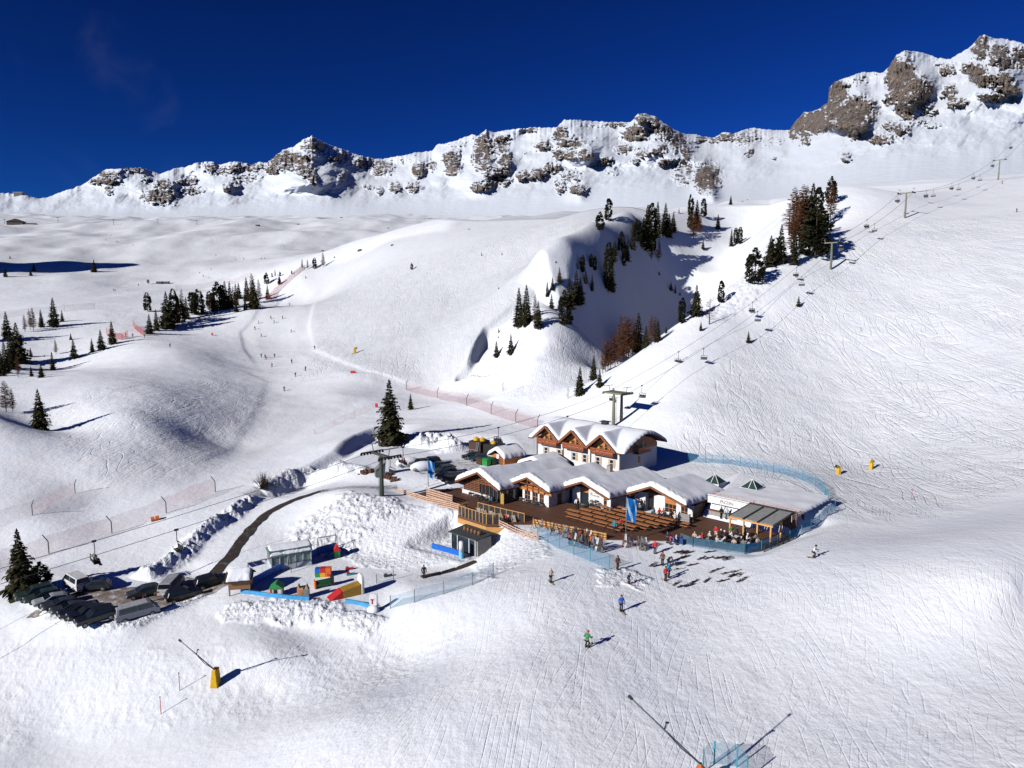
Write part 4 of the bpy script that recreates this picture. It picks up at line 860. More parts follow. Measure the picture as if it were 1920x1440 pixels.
CARS = {'van': car_proto('van', 'parked_van', 'van'), 'suv': car_proto('suv', 'parked_car', 'car'), 'car': car_proto('car', 'parked_car', 'car')}
def ground_fit(o, x, y, rz):
    "stand a thing on the slope it rests on"
    c, s = math.cos(rz), math.sin(rz); a = hgt(x + c * 1.3, y + s * 1.3) - hgt(x - c * 1.3, y - s * 1.3)
    o.rotation_euler = Matrix.Rotation(rz, 3, 'Z').to_4x4().to_euler() if abs(a) < .01 else (Matrix.Rotation(rz, 3, 'Z') @ Matrix.Rotation(-math.atan2(a, 2.6), 3, 'Y')).to_euler()
def park(kind, u, v, rz, col, label, group, colname, at=None):
    p = place(u, v) if at is None else Vector((at.x, at.y, hgt(at.x, at.y))); p.z += .05; o = dup(CARS[kind], p, rz, label, group, .92); ground_fit(o, p.x, p.y, rz); o.location.z = max(p.z, hgt(p.x, p.y) + .05)
    recol(child(o, 'body')[0], mat('car_' + colname, col, .28)); return o
BLK, DGR, SIL, WHT, DGN, NAV = ((.012,.012,.013),'black'), ((.045,.05,.055),'graphite'), ((.42,.43,.44),'silver'), ((.75,.75,.73),'white'), ((.03,.05,.045),'dark_green'), ((.02,.05,.08),'navy')
G1 = 'cars in the lower snowy car park'
low = [('suv',DGN,'half hidden under the big spruce, left end of the row'),('car',DGN,'second from the left end of the row'),('car',SIL,'third from the left end of the row'),('car',DGR,'fourth from the left end of the row'),('car',DGR,'fifth from the left, beside the black cars'),('suv',BLK,'third from the right end of the row'),('suv',BLK,'second from the right end of the row'),('suv',BLK,'at the right end of the row beside the long van')]
CN = {'black': 'black', 'graphite': 'dark grey', 'silver': 'silver', 'white': 'white', 'dark_green': 'dark greenish', 'navy': 'dark blue'}
_a, _b = gnd(66, 1122), gnd(182, 1166)
for i, (kd, c, w_) in enumerate(low):
    q_ = _a.lerp(_b, i / 7); park(kd, 0, 0, R(222), c[0], f'{CN[c[1]]} {"off-road car" if kd == "suv" else "low car"} {w_}', G1, c[1], q_)
park('van', 258, 1158, R(38), SIL[0], 'long silver white van with dark side windows at the edge of the lower car park', G1, 'silver')
park('van', 144, 1102, R(142), WHT[0], 'white minibus parked facing left under the big spruce', G1, 'white')
park('car', 175, 1106, R(200), DGR[0], 'dark grey car in shade just right of the white minibus', G1, 'graphite')
park('car', 270, 1118, R(215), DGR[0], 'dark silver-sided car parked against the snow bank', G1, 'graphite')
park('van', 322, 1108, R(95), SIL[0], 'grey van partly hidden behind the snow bank', G1, 'silver')
park('suv', 345, 1124, R(38), BLK[0], 'black estate car facing away at the edge of the bank', G1, 'black'); park('suv', 398, 1098, R(35), BLK[0], 'black off-road car at the foot of the dark road', G1, 'black')
G2 = 'cars in the upper car park behind the flag'
for kd, u, v, rz, c, l in [('suv',787,876,205,BLK,'black car at the far left of the upper car park'),('suv',806,872,205,BLK,'black car in the back of the upper row'),('car',818,880,205,BLK,'black low car in the middle of the upper row'),('suv',832,888,205,DGR,'dark grey car behind the blue flag'),('suv',838,896,205,BLK,'black off-road car nearest the timber lattice gable'),('van',850,904,200,BLK,'large black van nearest the terrace in the upper car park'),('car',884,861,190,BLK,'black car parked below the storage shed'),('car',896,864,190,NAV,'dark blue car parked below the storage shed')]:
    park(kd, u, v, R(rz), c[0], l, G2, c[1])
for i, (u, v) in enumerate(((765, 874), (792, 882))):
    p = place(u, v); o = dup(CARS['car'], p, R(205), ('car buried under a rounded snow hood left of the black cars', 'car buried under a rounded snow hood right behind the blue flag')[i], G2)
    q = MB(); q.ball((0, 0, .7), (2.35, 1.1, 1.05), 20, 12); q.build('snow_hood', ROOFSNOW, o, True); recol(child(o, 'body')[0], mat('car_white', (.75,.75,.73), .28))
# ================================================================== ROAD AND LOTS laid on the snow
def strip(name, pts, w, m, lift=.05, n=90):
    P = np.array([[p[0], p[1]] for p in pts]); s = np.concatenate([[0], np.cumsum(np.hypot(*np.diff(P, axis=0).T))]); t = np.linspace(0, s[-1], n)
    for _ in range(1): X = np.interp(t, s, P[:, 0]); Y = np.interp(t, s, P[:, 1])
    k = np.ones(9) / 9; X = np.convolve(np.pad(X, 4, 'edge'), k, 'valid'); Y = np.convolve(np.pad(Y, 4, 'edge'), k, 'valid')
    dx = np.gradient(X); dy = np.gradient(Y); L = np.hypot(dx, dy); nx, ny = -dy / L, dx / L; V = []; m_ = 9
    for j in range(m_):
        o = (j / (m_ - 1) - .5) * w + fbm(t / 2.5, t * 0 + j * .3, 5, 3) * .5 * (1 if j in (0, m_ - 1) else .2); x = X + nx * o; y = Y + ny * o; V.append(np.stack([x, y, hgts(x, y) + lift], -1))
    V = np.stack(V, 1).reshape(-1, 3); me = cloth_mesh(name, V, grid_faces(n, m_)); me.materials.append(m)
    o = bpy.data.objects.new(name, me); COL.objects.link(o); o['kind'] = 'structure'; return o
def road_mat(name, dark, mixin, lo, hi):
    t = NT(name); P = t.pos(); f = t.remap(t.noise(P, .9, 6, .7), lo, hi, 0, 1, True); g = t.noise(P, 5, 4)
    c = t.mix(f, t.mix(g, tuple(x * .7 for x in dark), tuple(x * 1.4 for x in dark)), mixin)
    bp = t.n('ShaderNodeBump', {'Strength': .6, 'Distance': .08, 'Height': t.noise(P, 2.5, 5, .65)})
    return t.out(t.n('ShaderNodeBsdfPrincipled', {'Base Color': c, 'Roughness': .8, 'Normal': bp.outputs[0]}).outputs[0])
strip('road', px((388,1088),(405,1075),(428,1050),(447,1022),(470,992),(500,962),(540,942),(580,928),(612,919)), 1.75, road_mat('wet_road', (.035, .025, .02), (.30, .27, .25), .52, .85))
strip('road', px((600,922),(640,915),(690,914),(745,913)), 2.8, road_mat('snowy_road', (.22, .20, .19), (.75, .76, .78), .35, .6))
strip('parking_lot', px((100,1126),(150,1130),(220,1128),(300,1122),(360,1108),(398,1090)), 8.5, road_mat('slushy_lot', (.20, .155, .13), (.72, .71, .72), .44, .72), .035)
strip('parking_lot', px((770,880),(830,872),(900,872)), 9, road_mat('upper_lot', (.30, .29, .29), (.78, .79, .82), .36, .6), .035)
# ================================================================== FLAGS
def flag(u, v, h, fw, fh, label, top, face):
    p = place(u, v); t = thing('flagpole', label, 'flag', p, face); MB().tube((0, 0, -.2), (0, 0, h), .07, .05).ball((0, 0, h), .08, 8, 6).build('pole', M_('grey_metal'), t, True)
    nx, nz = 14, 22; q = MB(); V = []
    for j in range(nz):
        for i in range(nx):
            a, b = i / (nx - 1), j / (nz - 1); V.append((.06 + fw * a * (1 - .15 * b), .16 * a * math.sin(a * 7 + b * 4) + .08 * math.sin(b * 5) * a, top - fh * b - .25 * a * a + .1 * a * math.sin(b * 6)))
    q.add(V, [tuple(map(int, f)) for f in grid_faces(nz, nx)])
    m = NT('flag_blue'); c = m.obj(); n1 = m.n('ShaderNodeTexWave', {'Vector': m.mapv(c, (1, 1, .35), (0, .5, 0)), 'Scale': .42, 'Distortion': 6.0, 'Detail': 3.0}).outputs['Fac']
    cc = m.mix(m.remap(n1, .62, .9, 0, .8, True), (.01, .12, .42), (.45, .72, .85)); d = m.n('ShaderNodeBsdfDiffuse', {0: cc}); tl = m.n('ShaderNodeBsdfTranslucent', {0: cc})
    q.build('flag_cloth', m.out(m.n('ShaderNodeMixShader', {0: .3, 1: d.outputs[0], 2: tl.outputs[0]}).outputs[0]), t, True); return t
flag(1173, 1020, 6.3, 1.35, 3.0, 'tall flagpole with a rippling blue flag in front of the terrace benches', 6.2, R(-10))
flag(803, 912, 4.6, 1.15, 2.9, 'flagpole with a blue and white flag beside the upper parked cars', 4.5, R(-20))
# ================================================================== NETS
def net_fence(label, pts, h, m, postm, post_every=6, pw=.05, lean=0.0, bent=False, cat='net fence', posts=None, drop=.0):
    "a net hung between posts along points that lie on the snow"
    P = [Vector(p) for p in pts]; c = P[len(P) // 2]; o = thing('net_fence', label, cat, c); off = tuple(c)
    s = [0]
    for a, b in zip(P, P[1:]): s.append(s[-1] + (b - a).length)
    def pt(t):
        for k in range(len(P) - 1):
            if t <= s[k + 1] + 1e-6: f = (t - s[k]) / max(1e-6, s[k + 1] - s[k]); q = P[k].lerp(P[k + 1], f); q.z = hgt(q.x, q.y); return q
        return P[-1]
    n = max(8, int(s[-1] / .8)); V = []; lv = Vector((lean, 0, 0))
    for i in range(n + 1):
        q = pt(s[-1] * i / n)
        for j in range(4):
            k = j / 3; V.append(q + Vector((0, 0, .03 + h * k * (1 - .05 * math.sin(i * .9)))) + Vector((.05 * math.sin(i * .7 + k), .05 * math.cos(i * .5), 0)))
    MB(off).add(V, [tuple(map(int, f)) for f in grid_faces(n + 1, 4)]).build('net', m, o)
    ts = [s[-1] * i / max(1, round(s[-1] / post_every)) for i in range(max(1, round(s[-1] / post_every)) + 1)] if posts is None else posts
    for t in ts:
        q = pt(t) if not isinstance(t, Vector) else t; k = MB(off)
        if bent: k.tube(q - Vector((0, 0, .3)), q + Vector((0, 0, h * .72)), pw, pw, 6); k.tube(q + Vector((0, 0, h * .72)), q + Vector((bent * .55, -.3, h * 1.12)), pw, pw, 6)
        else: k.tube(q - Vector((0, 0, .3)), q + Vector((0, 0, h * 1.05)), pw, pw, 6)
        k.build('post', postm, o)
    return o
RN, BN = mat_net('red_net', (.80, .28, .27), .20), mat_net('blue_net', (.22, .56, .82), .34); PINK = mat_net('pink_net', (.78, .35, .34), .14); BN2 = mat_net('pale_blue_net', (.30, .62, .78), .32); BSOL = mat_net('blue_dense_net', (.05, .32, .66), .62)
net_fence('red safety net on bent posts along the slope behind the lower car park', px((-60,1085),(0,1066),(92,1038),(210,1000),(312,962),(404,922)), 2.6, RN, M_('dark_metal'), bent=-1, pw=.07, posts=px((92,1038),(210,1000),(312,962),(404,922)))
net_fence('pale red safety net on bent posts at the upper left of the lower piste', px((-40,1000),(0,985),(61,966),(102,948),(141,925)), 2.3, PINK, M_('dark_metal'), bent=1, pw=.06, posts=px((61,966),(141,925)))
net_fence('long red safety net on bent posts across the slope above the hotel', px((760,730),(820,746),(875,761),(921,777),(967,792),(1010,804)), 3.0, RN, M_('dark_metal'), bent=1, pw=.08, posts=px((762,731),(820,746),(875,761),(921,777),(967,792),(1008,803)))
net_fence('bright red net at the top of the narrow piste by the larches', px((500,566),(515,550),(535,533),(560,512),(572,506)), 3.4, mat_net('bright_red_net', (.8, .16, .13), .42), M_('red'), 9)
net_fence('orange red net beside the spruces at the neck of the left piste', px((200,627),(212,634),(228,638),(240,632)), 2.8, mat_net('bright_red_net', (.8, .16, .13), .42), M_('red'), 6)
net_fence('orange red net at the inside of the bend under the dark trees', px((250,612),(256,620),(270,630)), 2.8, mat_net('bright_red_net', (.8, .16, .13), .42), M_('red'), 6)
net_fence('faint pink net across the far left slope above the small spruces', px((0,596),(60,590),(120,584),(178,580)), 3.2, PINK, M_('grey'), 14)
net_fence('faint pink net behind the dark tree belt on the left', px((330,545),(420,530),(470,522)), 4, PINK, M_('grey'), 30)
net_fence('thin pink net with small posts left of the tall spruce', px((590,815),(640,790),(700,764)), 1.3, mat_net('thin_pink', (.7, .35, .33), .10), M_('red'), 10, .03)
net_fence('blue net fence along the foot of the ski rack area', px((1008,1008),(1040,1025),(1090,1047),(1142,1067)), 1.7, BN, M_('teal'), 3)
net_fence('turquoise net fence along the front of the bar terrace', [S(20.6,6.0,0), S(23,5.6,0), S(26,6.6,0), S(28.9,7.6,0)], 1.25, BN, M_('dark_metal'), 2.2)
net_fence('deep blue net fence on the bank right of the bar pergola', [S(28.9,7.6,0), S(30.6,13,0), S(31.6,20,0), S(31.8,31,1)], 1.35, BSOL, M_('teal'), 3.0)
net_fence('blue net fence curving round the snowy roof up to the hotel shadow', px((1552,942),(1545,925),(1530,912),(1500,899),(1470,890),(1430,881),(1400,876),(1370,871),(1330,868),(1290,866)), 1.7, BN, M_('teal'), 3.2)
net_fence('pale blue net fence from the playground to the dark entrance slope', px((732,1141),(770,1132),(820,1118),(870,1103),(905,1090),(925,1078)), 1.5, BN2, M_('grey_metal'), 3.4)
net_fence('blue net guarding the snow lance at the bottom edge of the picture', px((1318,1448),(1325,1432),(1362,1434),(1390,1440),(1400,1462)), 1.6, BN2, M_('teal'), 1.6)
net_fence('small pale net panel in the playground behind the slide', px((706,1094),(738,1087)), 1.2, mat_net('thin_blue', (.6, .75, .8), .12), M_('grey_metal'), 4)
# ================================================================== CHAIRLIFT
def at_line(u, v, X=None, Y=None):
    r = ray(u, v); k = Y / r[1]; return Vector((r[0] * k, Y, H + r[2] * k))
LDIR = Vector((.73, .683, 0)); LPER = Vector((-.683, .73, 0))
def lift_tower(label, base, h, legs=1, w=5.2, tilt=0.0):
    t = thing('lift_tower', label, 'lift tower', base, math.atan2(LDIR.y, LDIR.x), 'towers of the chairlift')
    gm = M_('green_steel') if legs == 1 and base.y < 140 else mat('olive_concrete', (.20, .20, .13), .8)
    for k in range(legs):
        x = 0 if legs == 1 else (-1.4, 1.4)[k]; MB().tube((x, 0, -1.5), (x, 0, h - .25), .42, .27, 12).build('mast', gm, t, True)
    q = MB(); q.box(-.22 if legs == 1 else -1.7, .22 if legs == 1 else 1.7, -w / 2, w / 2, h - .35, h)
    q.build('crossarm', gm, t)
    for s in (-1, 1):
        b = MB().beam((-2.1, s * w / 2, h - .05), (2.1, s * w / 2, h - .05), .14, .22).build('sheave_beam', M_('dark_metal'), t); q = MB()
        for i in range(8): x = -2.0 + i * .57; q.tube((x, s * (w / 2) - .06, h - .27), (x, s * (w / 2) + .06, h - .27), .2, .2, 10)
        q.build('sheaves', M_('rubber'), b)
        q = MB(); q.beam((0, s * w * .42, h), (0, s * w * .5, h + 1.25), .1, .1); q.beam((-1.6, s * w * .5, h + 1.25), (1.6, s * w * .5, h + 1.25), .1, .1); q.build('lifting_frame', M_('grey_metal'), t)
    q = MB()
    for s in (-.15, .15): q.beam((-.45, s, .3), (-.42, s, h - .3), .035, .035)
    for i in range(int(h / .6)): q.beam((-.45, -.15, .5 + i * .6), (-.45, .15, .5 + i * .6), .03, .03)
    q.build('ladder', M_('grey_metal'), t)
    return t
TW = []
b = place(716, 930); TW.append((b, 6.9)); lift_tower('dark green lift tower standing at the left end of the terrace fence', b, 6.9)
b2 = Vector((23.5, 152.5, 0)); b2.z = hgt(b2.x, b2.y); h2 = at_line(1165, 735, Y=152.5).z - b2.z; TW.append((b2, h2)); lift_tower('double-legged lift tower with long sheave trains above the hotel roof', b2, h2, 2, 5.2)
for (u, v, Y, vt, l) in ((1558, 497, 231, 454, 'pale lift tower standing right of the tall dark trees'), (1697, 402, 281, 361, 'lift tower halfway up the right slope right of the brown larch'), (1872, 332, 383, 299, 'highest near lift tower close to the right edge')):
    bb = at_line(u, v, Y=Y); bb.z = hgt(bb.x, bb.y); ht = at_line(u, vt, Y=Y).z - bb.z; ht = max(6, min(11, ht)); TW.append((bb, ht)); lift_tower(l, bb, ht)
tops = [b_ + Vector((0, 0, h_ - .1)) for b_, h_ in TW]
t0 = tops[0] - LDIR * 75 + Vector((0, 0, -8)); t9 = tops[-1] + LDIR * 260 + Vector((0, 0, 120)); tops = [t0] + tops + [t9]
W2 = 2.6
def rope_pt(seg, t, side):
    a, b = tops[seg], tops[seg + 1]; p = a.lerp(b, t) + LPER * (W2 * side); p.z -= (b - a).length * .025 * 4 * t * (1 - t) * (.5 if seg in (0, 5) else 1); return p
q = MB()
for side in (-1, 1):
    for sg in range(len(tops) - 1):
        q.path([rope_pt(sg, i / 14, side) for i in range(15)], .035 if sg < 3 else .05, 5)
tag(q.build('haul_rope', M_('dark_metal'), None), 'long chairlift rope loop running from the car park up the right slope', 'cable')
def chair_proto():
    t = thing('lift_chair', '', 'lift chair')
    MB().box(-.25, .25, -.1, .1, -.12, .12).build('grip', M_('dark_metal'), t)
    MB().path([(0, 0, 0), (0, 0, -1.5), (-.35, 0, -1.75)], .05).build('hanger', M_('dark_metal'), t)
    MB().path([(-.35, -.85, -2.65), (-.35, -.85, -1.75), (-.35, .85, -1.75), (-.35, .85, -2.65)], .045).build('bow', M_('dark_metal'), t)
    MB().box(-.3, .25, -.85, .85, -2.72, -2.62).build('seat', M_('black'), t)
    MB().prism([(-.36, -.85, -2.6), (-.30, -.85, -2.6), (-.40, -.85, -2.1), (-.46, -.85, -2.1)], (0, 1.7, 0)).build('backrest', M_('black'), t)
    MB().path([(.2, -.8, -2.3), (.35, -.8, -2.35), (.35, .8, -2.35), (.2, .8, -2.3)], .03).build('safety_bar', M_('grey_metal'), t)
    return t
CH = chair_proto(); CHAIRS = []
def find_t(seg, side, u):
    best = min((abs(960 + F * rope_pt(seg, i / 400, side).x / (rope_pt(seg, i / 400, side).y * CP - (rope_pt(seg, i / 400, side).z - H) * SP) - u), i / 400) for i in range(401)); return best[1]
for i, (seg, side, u, occ, l) in enumerate([(0,1,175,2,'occupied lift chair hanging over the lower car park'),(0,-1,330,0,'empty lift chair above the snow bank by the dark road'),(1,-1,655,0,'empty lift chair just left of the green tower'),(1,1,755,2,'lift chair with a red rider just past the green tower'),(1,1,935,3,'occupied lift chair above the storage shed'),(1,-1,1064,0,'empty lift chair right above the hotel roof'),(2,-1,1203,0,'empty lift chair beside the double tower'),(2,1,1150,2,'occupied lift chair behind the double tower'),(2,1,1272,3,'occupied lift chair above the larch slope'),(2,-1,1319,0,'empty lift chair right of the larches'),(2,1,1411,3,'occupied lift chair below the wide dark pine'),(2,-1,1420,0,'empty lift chair below the wide dark pine'),(2,1,1494,2,'occupied lift chair left of the pale tower'),(2,-1,1503,0,'empty lift chair left of the pale tower'),(3,-1,1577,0,'empty lift chair just above the pale tower'),(3,1,1626,3,'occupied lift chair halfway between the two upper towers'),(3,-1,1640,0,'empty lift chair halfway between the two upper towers'),(3,1,1684,2,'occupied lift chair reaching the middle tower'),(4,1,1737,3,'occupied lift chair above the middle tower'),(4,-1,1750,0,'empty lift chair above the middle tower'),(4,1,1785,2,'occupied lift chair midway up to the highest tower'),(4,-1,1798,0,'empty lift chair midway up to the highest tower'),(4,1,1826,2,'occupied lift chair just below the highest tower'),(4,-1,1838,0,'empty lift chair just below the highest tower'),(4,1,1862,2,'occupied lift chair at the highest tower'),(5,1,1896,2,'occupied lift chair nearest the right edge')]):
    p = rope_pt(seg, find_t(seg, side, u), side); rz = math.atan2(LDIR.y, LDIR.x) + (0 if side > 0 else math.pi)
    dup(CH, p, rz, l, 'chairs of the chairlift'); CHAIRS.append((p, rz, occ, l))
# small lift pylons far away
def far_tower(u, v, hpx, label, dmin=0, wide=1.0):
    p = place(u, v, dmin); D = p.y; h = hpx * D / F; t = thing('lift_pylon', label, 'lift pylon', p, .3); MB().tube((0, 0, -1), (0, 0, h), h * .045, h * .035, 6).build('mast', M_('grey'), t); MB().box(-h * .3 * wide, h * .3 * wide, -h * .03, h * .03, h * .93, h).build('crossarm', M_('dark_metal'), t)
for u, v, l, hp in ((9,420,'at the far left edge',9),(109,417,'on the snow ridge left of centre',9),(213,422,'above the long dune shadow',10),(296,420,'in the middle of the far plateau',8),(369,421,'rightmost on the far plateau',8)): far_tower(u, v, hp, f'tiny T-shaped lift pylon {l}', 380)
# ================================================================== SNOW LANCES AND GUNS
def lance(u, v, e, label, box=True):
    p = place(u, v); t = thing('snow_lance', label, 'snow lance', p)
    e = Vector(e); s = Vector((0, 0, 1.6)); d = e - s
    MB().tube(s - d * .16, s + d * .62, .075, .06).tube(s + d * .62, e, .05, .035).build('boom', M_('grey_metal'), t)
    MB().tube(e - d.normalized() * .05, e + d.normalized() * .28, .09, .11, 8).build('nozzle_head', M_('dark_metal'), t)
    c = s + d * .55; MB().tube(c + Vector((0, 0, .05)), c + Vector((.1, 0, .45)), .05, .04).ball(c + Vector((.15, 0, .48)), (.14, .1, .06), 8, 6).build('bracket', M_('dark_metal'), t)
    MB().path([s + Vector((.1, -.06, 0)), s + d * .3 + Vector((.0, -.14, -.1)), s + d * .5 + Vector((0, -.09, 0))], .03).build('hose', M_('rubber'), t)
    if box: MB().prism([(-.42, -.45, -.2), (.42, -.45, -.2), (.30, -.45, 1.75), (-.14, -.45, 1.75)], (0, .9, 0)).build('padding', M_('yellow'), t, bevel=.08); MB().tube((0, 0, -.2), (0, 0, 1.9), .09).build('standpipe', M_('orange'), t)
    else: MB().tube((0, 0, -.5), (0, 0, 1.7), .1).build('standpipe', M_('orange'), t); MB().ball((.0, 0, 1.2), (.32, .3, .3), 12, 8).build('padding', M_('orange'), t, True)
lance(404, 1284, (-1.2, -4, 6.7), 'slanting snow lance with a yellow padded base on the left bank')
lance(1312, 1476, (-5.3, -4.0, 8.6), 'long slanting snow lance with orange base at the bottom edge', False)
def gun(u, v, rz, label, sc=1.0):
    p = place(u, v); t = thing('snow_gun', label, 'snow gun', p, rz); t.scale = (sc,) * 3
    MB().prism([(-.45, -.4, -.2), (.45, -.4, -.2), (.35, -.4, 1.5), (-.35, -.4, 1.5)], (0, .8, 0)).build('yellow_cover', M_('yellow'), t, bevel=.1)
    MB().tube((-.1, 0, 1.55), (.75, 0, 1.9), .32, .4, 12).build('barrel', mat('dark_yellow', (.45, .25, .01), .5), t); MB().tube((.76, 0, 1.905), (.79, 0, 1.92), .34, .3, 12).build('fan_grille', M_('black'), t)
    q = MB()
    for a in (-.5, .5): q.beam((0, 0, .2), (a * 1.5, -.7, -.15), .08, .08); q.beam((0, 0, .2), (a * 1.5, .7, -.15), .08, .08)
    q.build('stand', M_('dark_metal'), t)
gun(1572, 889, R(200), 'upright yellow snow gun at the foot of the right slope', .8); gun(1633, 880, R(40), 'tilted yellow snow gun right of the upright one', .8); gun(665, 663, R(10), 'yellow snow gun on a stand alone on the middle piste', 1.25)
p = place(291, 976); t = thing('marker_drum', 'orange padded drum lying on the snow beside the red net', 'drum', p, .5); MB().tube((-.6, 0, .25), (.6, 0, .4), .4, .4, 12).build('padding', M_('orange'), t); MB().tube((-.05, 0, .32), (.08, 0, .34), .42, .42, 12).build('band', M_('white'), t)
def pole_marker(u, v, h, label, m): 
    p = place(u, v); t = thing('piste_pole', label, 'piste marker', p); MB().tube((0, 0, -.2), (0, 0, h), .035, .03, 6).build('pole', m, t); MB().tube((0, 0, h), (0, 0, h + .12), .05, .05, 6).build('cap', M_('dark_metal'), t)
pole_marker(337, 1295, 1.8, 'thin dark marker pole left of the yellow snow lance', M_('grey')); pole_marker(302, 1339, 1.7, 'thin red marker pole below the yellow snow lance', M_('red')); pole_marker(1709, 937, 1.6, 'thin red marker pole on the right piste edge', M_('red'))
for u, v, l in ((398, 629, 'small red marker board on the left slope'), (662, 700, 'red marker board lying on the middle piste'), (706, 764, 'red post just left of the tall spruce')):
    t = thing('marker_board', l, 'piste marker', place(u, v)); MB().box(-.9 if u == 662 else -.4, .9 if u == 662 else .4, -.1, .1, .1, 1.2 if u != 662 else .9).build('board', M_('red'), t); MB().tube((0, .12, -.2), (0, .12, 1.0), .05).build('post', M_('dark_metal'), t)
for u, v, l in ((278, 533, 'small dark sign board standing on the far left piste'),):
    t = thing('sign_board', l, 'sign', place(u, v)); MB().box(-1.0, 1.0, -.1, .1, 1.0, 3.6).build('panel', M_('dark_wood'), t); MB().box(-.12, .12, .1, .2, -.3, 1.0).build('post', M_('dark_metal'), t)
for i, u in enumerate((299, 312)):
    t = thing('equipment_box', ('left', 'right')[i] + ' one of two dark boxes on the far left piste', 'box', place(u, 532)); MB().box(-2.2, 2.2, -1, 1, 0, 1.8).build('box_body', M_('dark_metal'), t); MB().box(-2.3, 2.3, -1.1, 1.1, 1.805, 2.0).build('snow_cap', ROOFSNOW, t)
t = thing('far_hut', 'dark mountain hut low on the snow at the far left', 'hut', place(32, 421, 300), .2)
MB().box(-11, 9, -4, 4, -1, 3.5).build('wall', M_('dark_wood'), t); MB().prism([(-12, -5, 3.5), (0, -5, 7.5), (11, -5, 3.5)], (0, 10, 0)).build('roof', M_('black'), t); MB().box(9, 24, -3, 3, -2, 2).build('side_wing', M_('dark_wood'), t)
for u, v, s, l in ((38,366,9,'dark summit station block on the far left skyline'),):
    t = thing('summit_hut', l, 'hut', Vector(at_depth(u, v, 1950)), 0); MB().box(-s * 1.6, s, -6, 6, -8, 6).build('wall', M_('dark_metal'), t); MB().box(-s * 1.8, s * 1.2, -7, 7, 6.01, 8).build('roof', M_('grey'), t)
# ================================================================== PLAYGROUND
def mat_board(label, pts, h, m):
    for a, b in zip(pts, pts[1:]): pass
    c = pts[len(pts) // 2]; o = thing('padded_barrier', label, 'barrier', c); off = tuple(c)
    for a, b in zip(pts, pts[1:]): q = MB(off); q.beam(a + Vector((0, 0, h / 2)), b + Vector((0, 0, h / 2)), .18, h); q.build('panel', m, o)
mat_board('bright blue padded barrier along the front of the playground', px((452,1112),(490,1117),(530,1122),(580,1126)), .48, M_('light_blue_mat'))
mat_board('short blue padded barrier behind the snow rim right of the slide', px((648,1130),(672,1134),(696,1140)), .48, M_('light_blue_mat'))
mat_board('dark blue padded barrier in shadow at the left side of the playground', px((468,1100),(500,1082),(530,1068),(548,1062)), .9, M_('blue_mat'))
mat_board('dark blue padded barrier behind the glazed tent', px((575,1052),(600,1038),(630,1030)), 1.0, M_('blue_mat'))
mat_board('blue padded barrier left of the dark entrance pavilion', px((810,1028),(840,1036),(868,1044)), .75, M_('blue_mat'))
p = place(543, 1058); tn = thing('glazed_tent', 'white framed transparent play tent with a snow-covered roof', 'tent', p, R(28))
q = MB(); q.box(-2.6, 2.6, -1.7, 1.7, .0, .75); q.build('lower_panels', mat('tent_white', (.68, .74, .76), .5), tn)
MB().box(-2.5, 2.5, -1.62, 1.62, .76, 2.1).build('clear_panels', mat('tent_film', (.20, .27, .27), .15), tn)
q = MB()
for x in (-2.55, -1.5, -.5, .5, 1.5, 2.55):
    for y in (-1.66, 1.66): q.box(x - .06, x + .06, y - .06, y + .06, 0, 2.2)
for y in (-.55, .55):
    for x in (-2.56, 2.56): q.box(x - .05, x + .05, y - .05, y + .05, 0, 2.2)
q.build('frame', mat('tent_frame', (.55, .62, .62), .5), tn)
MB().prism([(-2.75, -1.85, 2.1), (-2.75, 1.85, 2.1), (-2.75, 1.4, 2.6), (-2.75, 0, 2.85), (-2.75, -1.4, 2.6)], (5.5, 0, 0)).build('roof', mat('tent_roof', (.10, .17, .16), .5), tn)
roof_snow('roof_snow', -2.7, 2.7, -1.8, 1.8, lambda x, y: 2.85 - .75 * (np.abs(y) / 1.85) ** 1.8, .16, tn, (0, 0, 0), 131, .2, 36, 26, .4)
p = place(452, 1110); sh = thing('stilt_hut', 'small brown timber hut on stilts with snow on its roof', 'hut', p, R(12))
MB().box(-1.25, 1.25, -1.0, 1.2, .75, 1.95).build('wall', W_('hut_boards'), sh); q = MB()
for x in (-1.15, 1.15):
    for y in (-.9, 1.1): q.box(x - .07, x + .07, y - .07, y + .07, -.2, .75)
q.build('stilts', BB, sh); q = MB(); q.prism([(-1.6, -1.5, 1.85), (-1.6, .1, 2.7), (-1.6, 1.7, 1.85), (-1.6, 1.7, 1.75), (-1.6, .1, 2.58), (-1.6, -1.5, 1.75)], (3.2, 0, 0)); q.build('roof', DB, sh)
roof_snow('roof_snow', -1.4, 1.4, -1.35, 1.5, lambda x, y: 2.7 - .85 * np.abs(y - .1) / 1.6, .35, sh, (0, 0, 0), 133, .3, 24, 24)
def swing(u, v, rz, label, w=2.6):
    p = place(u, v); t = thing('swing_frame', label, 'swing', p, rz); q = MB()
    for s in (-1, 1): q.tube((s * w / 2, -.9, -.1), (s * w / 2, 0, 2.2), .05, .05, 6); q.tube((s * w / 2, .9, -.1), (s * w / 2, 0, 2.2), .05, .05, 6)
    q.tube((-w / 2, 0, 2.2), (w / 2, 0, 2.2), .06, .06, 6); q.build('frame', M_('grey'), t)
    for x in (-.6, .6): s_ = MB().box(x - .22, x + .22, -.1, .1, .45, .5).build('seat', M_('red'), t); MB().tube((x - .2, 0, .5), (x - .2, 0, 2.15), .015, .015, 4).tube((x + .2, 0, .5), (x + .2, 0, 2.15), .015, .015, 4).build('chains', M_('grey'), s_)
swing(505, 1078, R(35), 'metal swing frame in front of the glazed tent', 5.2); swing(614, 1034, R(30), 'metal swing frame behind the glazed tent', 2.6)
